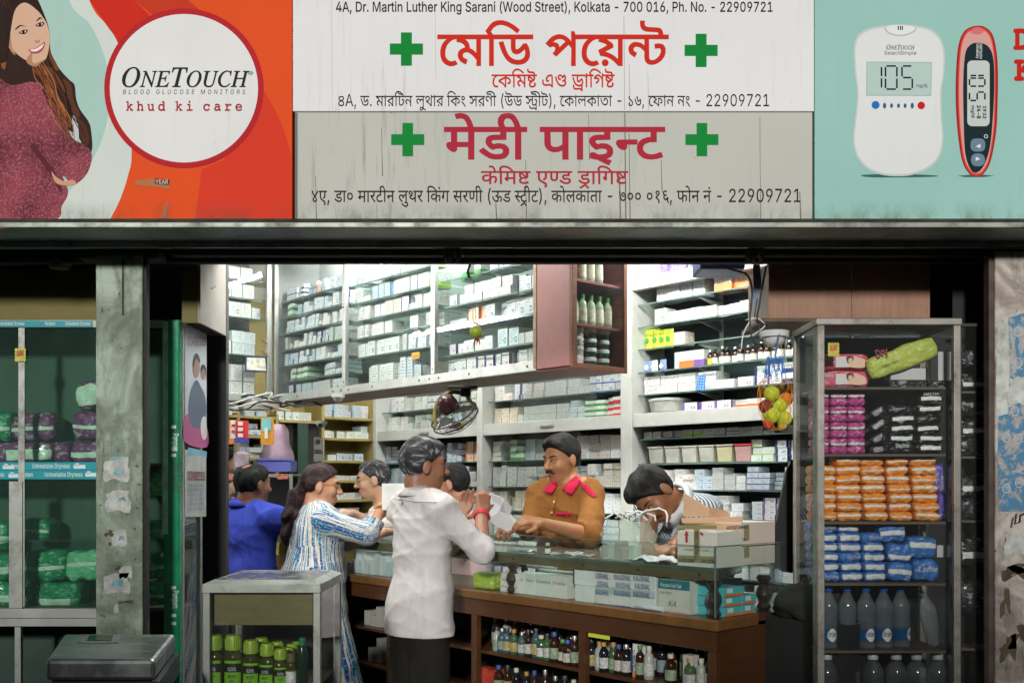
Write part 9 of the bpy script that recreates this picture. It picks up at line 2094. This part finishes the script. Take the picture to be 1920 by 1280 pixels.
def folds(amp, seed):
 """creases: soft swells with sharper ridges that run slantwise"""
 r = random.Random(seed); k = [(r.uniform(-16,16), r.uniform(-16,16), r.uniform(8,34), r.uniform(0,6.3), r.uniform(.5,1)) for _ in range(9)]
 def f(x, y, z):
  s_ = 0
  for a, b_, c, p, w in k: s_ = s_ + w*((1-np.abs(np.sin((a*x+b_*y+c*z+p+1.5*np.sin(7*z+6*x-5*y+p))*.5)))**3 - .25)
  return -amp*s_/1.6
 return f
def hand(S, w, d, n, side, curl=.6, tone=0, spread=.0, k=1.0):
 """w wrist, d towards the knuckles, n out of the back of the hand, side +1 when the thumb lies along d x n"""
 d = unit(d); n = unit(vec(n)-d*np.dot(n, d)); s_ = np.cross(d, n)*side
 for i, (o_, L1) in enumerate(((.029,.072),(.010,.080),(-.010,.075),(-.028,.060))):
  kn = w + d*(.085-.006*abs(i-1))*k + s_*o_*k; S.cone(w+s_*o_*.5*k, kn, .014*k, .0115*k, .014, tone)
  a = curl*(.8+.12*i); d1 = d*math.cos(a)-n*math.sin(a)+s_*spread*(1.5-i)*.3; d2 = d*math.cos(2*a)-n*math.sin(2*a); d3 = d*math.cos(2.7*a)-n*math.sin(2.7*a); m1 = kn+d1*L1*.48*k; m2 = m1+d2*L1*.32*k
  S.cone(kn, m1, .0098*k, .0090*k, .006, tone); S.cone(m1, m2, .0088*k, .0080*k, .006, tone); S.cone(m2, m2+d3*L1*.26*k, .0078*k, .0068*k, .006, tone)
 t0 = w+d*.022*k+s_*.024*k; t1 = t0+(d*.55+s_*.75-n*.25)*.042*k; t2 = t1+(d*.85+s_*.2-n*.45)*.036*k; S.cone(w+s_*.01*k, t0, .017*k, .015*k, .012, tone); S.cone(t0, t1, .0135*k, .0105*k, .01, tone); S.cone(t1, t2, .0105*k, .008*k, .006, tone)
def person(label, head, face, up, shoulder, facing, pelvis, arms, skin, shirt, hair, trousers=None, sleeve='long', hem=None, build=1.0, feet=True, seed=1, extra=None, brow=True, fold=.006, collar=None, skirt=None, loose=.014, hs=1.0, nape=0.0):
 """joints are world points; arms: (shoulder side, elbow, wrist, hand direction, back of hand, curl)"""
 head, shoulder, pelvis = vec(head), vec(shoulder), vec(pelvis); f = unit((facing[0], facing[1], 0)); rt = np.array((f[1], -f[0], 0)); face = unit(face); up = unit(vec(up)-face*np.dot(up, face)); hr = np.cross(face, up)
 Hm = np.stack([hr, face, up], 1); hp = lambda x, y, z: head + Hm @ (vec((x, y, z))*hs); spine = shoulder-pelvis; tu = unit(spine); front_ax = unit(np.cross(tu, rt)) if np.dot(np.cross(tu, rt), f) > 0 else -unit(np.cross(tu, rt)); torso_m = np.stack([rt, front_ax, tu], 1)
 S = Shape(); e = lambda c, r, k=.012, tone=0, sub=False: S.ell(hp(*c), vec(r)*hs, Hm, k*hs, tone, sub=sub)
 b_ = build; zg = .0
 def torso(S, g, t=0):
  S.ell(pelvis+spine*.76+front_ax*.008, (.158*b_+g,.102*b_+g,.155+g), torso_m, .06, t); S.ell(pelvis+spine*.38+front_ax*.018*b_, (.150*b_+g,.108*b_+g,.17+g), torso_m, .08, t); S.ell(pelvis+front_ax*-.005, (.160*b_+g,.112*b_+g,.14+g), torso_m, .08, t)
  for s_ in (-1, 1): S.cone(shoulder+rt*s_*.05-tu*.0, shoulder+rt*s_*.152*b_-tu*.022, .060+g*.7, .054+g*.7, .05, t)
 torso(S, 0)
 nb = hp(0,-.035,-.075); S.cone(shoulder-tu*.01-front_ax*.012, nb, .062, .052*hs, .035)
 for s_, kk in ((-1,.03),(1,.03)): S.cone(shoulder+rt*s_*.02+tu*.01-front_ax*.01, shoulder+rt*s_*.10*b_+tu*.022-front_ax*.01, .045, .04, .04)
 e((0,-.012,.022),(.074,.094,.084),.03); e((0,.030,-.045),(.055,.058,.070),.04); e((0,.058,-.088),(.026,.024,.022),.03); e((0,.072,.024),(.046,.016,.012),.025)
 for s_ in (-1,1):
  e((s_*.036,.058,-.030),(.022,.024,.024),.025); e((s_*.031,.094,.004),(.013,.012,.009),.014, sub=True); e((s_*.031,.076,.003),(.0135,.0125,.011),.004); e((s_*.077,-.008,-.012),(.009,.021,.033),.010); e((s_*.010,.098,-.034),(.008,.009,.007),.010)
 S.cone(hp(0,.086,.010), hp(0,.112,-.030), .008*hs, .0115*hs, .014*hs); e((0,.084,-.061),(.023,.013,.006),.006,1); e((0,.083,-.071),(.020,.013,.0065),.006,1)
 G = Shape(); torso(G, loose)
 for s_ in (-1,1): G.cone(shoulder+rt*s_*.03+tu*.008-front_ax*.012, shoulder+rt*s_*.10*b_+tu*.022-front_ax*.01, .056, .048, .04)
 if feet:
  for s_ in (-1,1):
   hp_ = pelvis+rt*s_*.085-np.array((0,0,.04)); kn = hp_*np.array((1,1,0))+f*.02+np.array((0,0,.47)); an = kn*np.array((1,1,0))-f*.02+np.array((0,0,.08)); S.cone(hp_, kn, .08, .055, .04); S.cone(kn, an, .053, .036, .03); S.cone(an-f*.03-np.array((0,0,.045)), an+f*.14-np.array((0,0,.05)), .034, .026, .03)
 for s_, el, wr, hd, hn, cu in arms:
  sh_ = shoulder+rt*s_*.165*b_-tu*.03; el, wr = vec(el), vec(wr); S.cone(sh_, el, .050, .040, .03); S.cone(el, wr, .042, .027, .02, sq=None); hand(S, wr, hd, hn, s_, cu, k=1.0)
  c_ = ((el+(wr-el)*.22, unit(wr-el)),) if sleeve == 'rolled' else ((wr-(wr-el)*.04, unit(wr-el)),); G.cone(sh_-rt*s_*.01, el, .053+loose*.9, .046+loose*.7, .035, 1)
  if sleeve == 'short': G.pr.pop(); G.cone(sh_, el, .058+loose, .056+loose, .035, 1, cuts=((el-(el-sh_)*.15, unit(el-sh_)),))
  else: G.cone(el, wr, .046+loose*.7, (.040 if sleeve == 'long' else .05)+loose*.4, .03, 1, cuts=c_)
 o = S.mesh('person', .0047, pelvis[2]-.02, m=M_skin, tones=[skin, tuple(x*q for x, q in zip(skin, (.92,.66,.66)))]); tag(o, label, 'person')
 G.warp = folds(fold, seed)
 zq0 = hem if hem else pelvis[2]-.05
 if not skirt: G.cone(pelvis+tu*.06, (pelvis[0], pelvis[1], zq0-.12), .168*b_+loose, .178*b_+loose, .05, 0, sq=(front_ax, .74))
 if skirt:
  zq = np.array((0,0,1.0)); q0 = vec(skirt[0]); G.cone(pelvis+zq*.05, q0, .15*b_+loose, skirt[1], .10, 0, sq=(front_ax, .8)); hem = q0[2]
 G.cuts = [((0,0,hem if hem else pelvis[2]-.05), (0,0,-1))]
 nk = shoulder+tu*(.052+nape); G.cuts.append((nk+front_ax*.03, unit(tu*.95+front_ax*.35)))
 G.mesh('shirt', .006, m=shirt, parent=o)
 if trousers and feet:
  Q = Shape(); Q.ell(pelvis-np.array((0,0,.03)), (.155*b_,.112*b_,.12), torso_m, .06)
  for s_ in (-1,1):
   h0 = pelvis+rt*s_*.082-np.array((0,0,.06)); an = h0*np.array((1,1,0))+np.array((0,0,.07)); Q.cone(h0, an, .092, .072, .05)
  Q.cuts = [((0,0,.04),(0,0,-1))]; Q.warp = folds(.004, seed+5); Q.mesh('trousers', .010, m=trousers, parent=o)
 if hair:
  H = Shape(); kind = hair[1]; hc = lambda x, y, z: hp(x, y, z); q = .010 if kind == 'thin' else .014
  H.ell(hp(0,-.012,.024), (vec((.074,.094,.084))+q)*hs, Hm, .02)
  if kind == 'quiff': H.ell(hp(0,.045,.085), vec((.055,.045,.026))*hs, Hm, .03); H.ell(hp(.0,-.02,.092), vec((.06,.06,.03))*hs, Hm, .03)
  if kind == 'mop': H.ell(hp(0,.045,.075), vec((.072,.050,.042))*hs, Hm, .03); H.ell(hp(0,-.02,.09), vec((.07,.07,.03))*hs, Hm, .03)
  pl = {'mop': ((0,.062,.040), (0,.80,-.60)), 'thin': ((0,.05,.075), (0,.62,-.78)), 'long': ((0,.068,.070), (0,.70,-.71))}.get(kind, ((0,.066,.066), (0,.74,-.67)))
  H.cuts = [(hp(*pl[0]), Hm @ unit(pl[1]))]
  if kind != 'long': H.cuts.append((hp(0,-.07,-.070), Hm @ unit((0,.25,-.97))))
  r = random.Random(seed); ph = [r.uniform(0,6) for _ in range(3)]
  def hw(x, y, z):
   lx, ly, lz = [(x-head[0])*Hm[0][i]+(y-head[1])*Hm[1][i]+(z-head[2])*Hm[2][i] for i in range(3)]; return .0022*(np.sin(150*lx+30*ly+ph[0])+np.sin(90*lx-60*lz+ph[1])+np.sin(70*ly+40*lx+ph[2]))
  H.warp = hw
  for s_ in (-1,1): H.ell(hp(s_*.082,-.004,-.014), vec((.03,.024,.034))*hs, Hm, .006, sub=True)
  if kind == 'bald': H.ell(hp(0,-.055,.098), vec((.048,.052,.034))*hs, Hm, .008, sub=True)
  ho = H.mesh('hair', .0045, m=hair[0], parent=o)
  if kind == 'long':
   Pn = Shape(); pts = [hp(0,-.095,-.01)] + [vec(p) for p in hair[2]]
   for i in range(len(pts)-1): Pn.cone(pts[i], pts[i+1], (.030,.040,.044,.036)[min(i,3)], (.040,.044,.036,.012)[min(i,3)], .02)
   Pn.warp = lambda x, y, z: .004*(np.sin(90*x+70*y+6*np.sin(12*z))+np.sin(120*y-50*x+14*z)); Pn.mesh('ponytail', .006, m=hair[0], parent=o)
   mb = MB(); mb.tube([tuple(pts[0]+Hm @ np.array((.03*math.cos(a),-.005,.03*math.sin(a)))) for a in np.linspace(0,6.28,13)[:-1]], .008, 6, closed=True); mb.build('hair_tie', flat('dark_band', (.01,.01,.01)), o)
 M_e = flat('eye_white', srgb(196,186,176), .2); M_i = flat('iris', (.008,.006,.005), .15); M_b = flat('eyebrow_hair', (.012,.010,.009), .8)
 for s_ in (-1,1):
  mb = MB(); mb.tube([tuple(hp(s_*(.016+.033*t), .0915-.018*t*t, .003+.006*math.sin(3.0*t)-.001)) for t in np.linspace(0,1,6)], [.0015,.0022,.0026,.0024,.002,.001], 5); mb.build('eyelashes', M_b, o)
  mb = MB(); mb.lathe([(.0068*math.sin(math.pi*j/8)+.0001,-.0068*math.cos(math.pi*j/8)) for j in range(9)], tuple(hp(s_*.031,.0835,.001)), 10); ey = mb.build('eye', M_e, o, smooth=True)
  mb = MB(); mb.lathe([(.0035*math.sin(math.pi*j/6)+.0001,-.0035*math.cos(math.pi*j/6)) for j in range(7)], tuple(hp(s_*.031,.0882,.0)), 8); mb.build('iris', M_i, ey, smooth=True)
  mb = MB(); mb.tube([tuple(hp(s_*(.012+.040*t), .0945-.022*t*t, .019+.009*math.sin(2.4*t))) for t in np.linspace(0,1,7)], [.002,.0036,.0042,.004,.0034,.0026,.001], 5); mb.build('eyebrow', M_b, o)
 if extra:
  for ex in extra:
   if ex[0] == 'moustache':
    mb = MB(); mb.tube([tuple(hp(x, .099-12*x*x, -.048-8*x*x-.006*(abs(x) > .02))) for x in np.linspace(-.032,.032,9)], [.002,.005,.0075,.0085,.008,.0085,.0075,.005,.002], 7); mb.build('moustache', M_b, o, smooth='all')
   if ex[0] == 'spectacles':
    mb = MB(); mm = mat('spectacle_frame', ex[1], .3, .5)
    for s_ in (-1,1): mb.tube([tuple(hp(s_*.032+.022*math.cos(a), .104-.006*abs(math.cos(a)), .001+.016*math.sin(a))) for a in np.linspace(0,6.28,17)[:-1]], .0014, 5, closed=True); mb.tube([tuple(hp(s_*.054,.098,.006)), tuple(hp(s_*.074,.05,.008)), tuple(hp(s_*.080,-.01,.006))], .0018, 5)
    mb.tube([tuple(hp(-.010,.107,.004)), tuple(hp(0,.110,.007)), tuple(hp(.010,.107,.004))], .0014, 5); mb.build('spectacles', mm, o)
   if ex[0] == 'band':
    a, d = vec(ex[1]), unit(ex[2]); q = unit(np.cross(d,(.2,.9,.3))); w_ = np.cross(d,q); mb = MB()
    for i in range(3): mb.tube([tuple(a+d*(.007*i-.007)+(q*math.cos(t)+w_*math.sin(t))*(ex[3]+.001*(i % 2))) for t in np.linspace(0,6.28,15)[:-1]], .0038, 5, closed=True)
    mb.build(ex[5], ex[4], o)
 if collar:
  mb = MB(); n = 22; c0 = shoulder+tu*(.048+nape*.7); vs = []
  for (z, rx, ry, fl) in ((-.04,.092,.086,0),(.024,.066,.066,0),(.030,.069,.070,0),(-.018,.100,.098,1)):
   for i in range(n+1):
    a = -math.pi/2*.0 + math.pi*2*(i/n) + math.pi/2; w_ = 1-.5*math.exp(-((i/n-.0)**2)*60)-.5*math.exp(-((i/n-1)**2)*60); dd = rt*math.cos(a)*rx+front_ax*math.sin(a)*ry
    vs.append(tuple(c0+dd+tu*(z-.05*(1-w_)*(1.6 if fl else .5))+front_ax*(.012 if 1-w_ > .2 else 0)))
  mb.add(vs, [(j*(n+1)+i, j*(n+1)+i+1, (j+1)*(n+1)+i+1, (j+1)*(n+1)+i) for j in range(3) for i in range(n)]); q = mb.build('collar', collar, o, smooth='all'); sd = q.modifiers.new('thickness','SOLIDIFY'); sd.thickness = .003
 return o
def drape(owner, name, m, pts, off=.004, step=5.0, target='shirt'):
 """a patch of cloth laid on a garment where the photograph shows it: pixel outline, projected along the sight lines"""
 sh = [c for c in owner.children if c.name.startswith(target)][0]
 vv_, ff_ = [], []
 for q in (sh, owner): n = len(vv_); vv_ += [v.co for v in q.data.vertices]; ff_ += [tuple(n+i for i in p.vertices) for p in q.data.polygons]
 bv = BVHTree.FromPolygons(vv_, ff_); cp = Vector((0,0,CAMZ))
 ol = []
 for i in range(len(pts)):
  a, b_ = Vector(pts[i]), Vector(pts[(i+1) % len(pts)]); k = max(1, int((b_-a).length/step)); ol += [a+(b_-a)*j/k for j in range(k)]
 x0, x1 = min(p.x for p in ol), max(p.x for p in ol); y0, y1 = min(p.y for p in ol), max(p.y for p in ol)
 pl = [(p.x, p.y) for p in ol]; inner = [Vector((x, y)) for x in np.arange(x0+step/2, x1, step) for y in np.arange(y0+step/2, y1, step) if inpoly((x, y), pl)]
 ov, _, of = delaunay_2d_cdt(ol+inner, [(i, (i+1) % len(ol)) for i in range(len(ol))], [], 1, 1e-4)[:3]
 mid = bv.ray_cast(cp, (P(sum(p.x for p in ol)/len(ol), sum(p.y for p in ol)/len(ol), 1.0)-cp).normalized())[0]; vs = []
 for p in ov:
  d = (P(p.x, p.y, 1.0)-cp).normalized(); h = bv.ray_cast(cp, d)[0]
  if h is None or (h-mid).length > .12: h = cp + d*((mid-cp).length)
  vs.append(h - d*off)
 mb = MB(); mb.add(vs, [tuple(f) for f in of]); o = mb.build(name, m, owner, smooth='all'); md = o.modifiers.new('thickness', 'SOLIDIFY'); md.thickness = off*.9; md.offset = -1
 return o
SK = lambda *c: srgb(*c)
pw = lambda x, y, Y: np.array(P(x, y, Y))
M_trou = cloth_mat('dark_trousers', col=(.016,.0145,.011)); M_blackhair = hair_mat('black_hair', (.007,.0065,.0065), .02); M_greyhair = hair_mat('greying_hair', (.034,.034,.037), .26); M_brownhair = hair_mat('dark_brown_hair', (.020,.010,.010), .03)
M_wshirt = cloth_mat('white_shirt', col=srgb(206,200,199)); M_red = cloth_mat('crimson_cloth', col=srgb(176,28,62)); M_thread = flat('red_thread', srgb(196,36,48), .6)
# white shirted customer with the prescription
el, wr = pw(903,1030,4.42), pw(903,960,4.60)
person('man in white shirt holding up a paper at the counter, greying hair, dark trousers', pw(795,871,4.5), (.93,.34,-.05), (0,0,1), pw(788,943,4.5), (.747,.664), (-.415,4.47,.90),
 [(1, el, wr, pw(906,925,4.62)-wr, (.3,-.8,.1), 1.1), (-1, (-.30,4.80,1.21), pw(858,975,4.74), pw(876,938,4.76)-pw(858,975,4.74), (.2,.9,.1), .25)], SK(150,104,80), M_wshirt, (M_greyhair, 'quiff'), M_trou, 'rolled', hem=.825, seed=3,
 extra=[('band', wr-(wr-el)*.10, wr-el, .034, M_thread, 'thread_bracelet')], collar=M_wshirt, loose=.016, fold=.008, build=.95)
wm_ = bpy.data.objects['person']; drape(wm_, 'yoke_seam', M_wshirt, [(736,933),(780,938),(829,941),(829,943),(780,940.4),(736,935.2)], .004)
# prescription and pink slip in his hand
pr_o = thing('prescription', 'creased white prescription paper held out over the counter', 'paper', pw(940,965,4.7)); mb = MB()
q = [P(918,922,4.62), P(946,934,4.66), P(960,951,4.72), P(957,962,4.72), P(975,985,4.74), P(951,996,4.70), P(914,975,4.6), P(906,955,4.6)]
mb.add(q + [P(935,958,4.64)], [(0,1,8),(1,2,8),(2,3,8),(3,4,8),(4,5,8),(5,6,8),(6,7,8),(7,0,8)]); sd = mb.build('sheet', mat('prescription_paper', srgb(226,226,228), .7, var=.04), pr_o); md = sd.modifiers.new('thickness','SOLIDIFY'); md.thickness = .0008
for i in range(6): write('baby care dry Night wood', 'lettering', flat('print_grey', srgb(110,110,116)), pr_o, P(921+i*1.5,929+i*5,4.62+.005*i)-Vector((0,.006,0)), P(944,937,4.65)-P(921,928,4.62), (0,-.1,1), width=.055, height=.011)
# shopkeeper in brown
ls, lw = pw(1106,1003,4.86), pw(1013,980,4.72)
kb_ = person('moustached shopkeeper in brown shirt with crimson collar reading at the counter', pw(1052,859,5.1), (-.74,-.64,-.2), (-.05,-.05,1), pw(1060,917,5.12), (-.5,-.86), (.29,5.2,.95),
 [(1, pw(992,990,5.08), pw(975,992,4.86), (-.6,-.6,.1), (.1,-.3,.9), .8), (-1, ls, lw, pw(975,972,4.68)-lw, (.1,-.5,.85), .7)], SK(160,112,76), cloth_mat('brown_cotton', col=srgb(126,82,38)), (M_blackhair, 'quiff'), M_trou, 'rolled', seed=8, extra=[('moustache',)], loose=.016, fold=.010, build=.97)
drape(kb_, 'collar', M_red, [(1040,899),(1019,921),(1035,927),(1046,909)], .012); drape(kb_, 'collar', M_red, [(1081,893),(1089,903),(1073,928),(1054,919),(1064,908)], .012)
drape(kb_, 'yoke', M_red, [(1088,902),(1100,908),(1120,930),(1112,932),(1092,916)], .004); drape(kb_, 'pocket_trim', M_red, [(1042,960),(1072,961),(1071,968),(1043,966)], .004)
M_brown = MATS['brown_cotton']; drape(kb_, 'placket', M_brown, [(1037,932),(1043,931),(1038,966),(1032,966)], .004)
for x, y in ((1039,941),(1035,960)): drape(kb_, 'button', flat('brass_button', srgb(200,170,110)), [(x-1.6,y-1.6),(x+1.6,y-1.6),(x+1.6,y+1.6),(x-1.6,y+1.6)], .008, 2)
# woman in the striped kurta
we, ww = pw(688,1000,5.25), pw(712,962,5.42)
M_kurta = cloth_mat('ikat_stripes', stops=[(.0,srgb(206,196,178)),(.34,srgb(200,188,166)),(.39,srgb(22,112,150)),(.44,srgb(34,60,140)),(.475,srgb(214,206,192)),(.52,srgb(196,184,164)),(.55,srgb(30,140,170)),(.60,srgb(24,44,122)),(.66,srgb(26,110,150)),(.71,srgb(206,196,180))], width=.026, warp=.5, dash=.4)
person('woman in blue and white striped kurta leaning on the counter, long ponytail and spectacles', pw(603,909,5.4), (.98,.12,-.12), (.05,0,1), pw(590,965,5.42), (.85,.53), (-1.08,5.35,.88),
 [(1, we, ww, pw(722,948,5.5)-ww, (.3,-.7,.4), .5), (-1, (-.95,5.75,1.18), (-.72,5.72,1.22), (.9,.1,0), (0,.2,.9), .5)], SK(190,138,108), M_kurta, (M_brownhair, 'long', [pw(555,930,5.38), pw(546,965,5.36), pw(540,1000,5.36), pw(536,1020,5.38)]), M_trou, 'long', seed=12,
 extra=[('spectacles', srgb(150,130,40)), ('band', ww+(ww-we)*.12, ww-we, .03, mat('gold_bangle', srgb(190,150,60), .3, .8), 'bangle')], skirt=((-.98,5.3,.36), .24), loose=.024, fold=.006, build=1.12, hs=.97)
# man in blue
M_blue = cloth_mat('royal_blue_cotton', col=srgb(54,68,168))
person('balding man in royal blue polo shirt seen from behind at the left', pw(475,906,5.6), (.66,.75,-.05), (0,0,1), pw(458,962,5.6), (.35,.93), (-1.52,5.55,.88),
 [(1, pw(541,972,5.72), pw(586,965,5.95), (.8,.5,0), (0,0,1), .5), (-1, (-1.86,5.62,1.12), (-1.72,5.9,1.2), (.5,.8,0), (0,0,1), .5)], SK(128,86,66), M_blue, (M_blackhair, 'bald'), M_trou, 'short', seed=15, collar=M_blue, loose=.022, fold=.006, build=1.15)
# staff behind the counter
person('spectacled man in pale striped shirt looking left behind the counter', pw(698,898,6.3), (-.97,-.18,-.16), (0,0,1), pw(722,962,6.36), (-.95,-.2), (-.80,6.4,.9),
 [(-1, pw(700,985,6.15), pw(662,962,6.1), (-.9,0,.1), (0,-.3,.9), .7)], SK(186,146,120), cloth_mat('pale_shirt_stripe', stops=[(0,srgb(222,208,198)),(.8,srgb(176,164,166))], width=.02, warp=0), (M_greyhair, 'short'), M_trou, 'long', seed=18, extra=[('spectacles', (.02,.02,.02))], loose=.02, feet=False, build=1.05)
person('man in pale pink shirt half hidden behind the white shirted customer', pw(845,906,5.85), (-.96,.16,-.12), (0,0,1), pw(858,965,5.88), (-.9,.1), (-.30,5.92,.9),
 [(-1, pw(878,1010,5.7), pw(850,1030,5.55), (-.8,-.3,0), (0,0,1), .6)], SK(150,104,80), cloth_mat('pink_shirt', col=srgb(224,190,194)), (M_blackhair, 'short'), M_trou, 'long', seed=21, extra=[('spectacles', (.02,.02,.02))], loose=.02, feet=False)
M_strip = cloth_mat('slate_stripe', stops=[(0,srgb(206,212,214)),(.5,srgb(60,78,96)),(.72,srgb(170,182,190)),(.8,srgb(60,78,96))], width=.016, warp=.1)
hd = pw(1226,926,4.35)
person('man in slate and white striped shirt bowed low over the counter writing', hd, (-.40,-.50,-.77), (-.72,-.10,.62), pw(1268,953,4.44), (-.72,-.70), (.95,5.02,1.10),
 [(1, pw(1219,972,4.40), pw(1212,1022,4.16), (.5,-.5,-.3), (-.3,-.2,.9), .8), (-1, pw(1286,1002,4.36), pw(1264,1024,4.14), (-.6,-.3,-.2), (0,-.2,.9), .8)], SK(142,96,66), M_strip, (M_blackhair, 'mop'), M_trou, 'long', seed=25, loose=.018, feet=False, extra=[('moustache',)], nape=.055, collar=M_strip)
person('young man in red and white striped shirt at the far left, face turned away', pw(417,868,6.6), (.86,.5,-.1), (0,0,1), pw(398,935,6.6), (.85,.3), (-2.05,6.6,.9),
 [(1, pw(392,962,6.4), pw(418,930,6.35), (.6,-.1,.5), (.2,-.8,.3), .7)], SK(206,158,132), cloth_mat('red_band_shirt', stops=[(0,srgb(220,212,206)),(.55,srgb(170,30,56))], width=.09, warp=0), (M_blackhair, 'short'), M_trou, 'short', seed=28, feet=False)
flush_cartons()
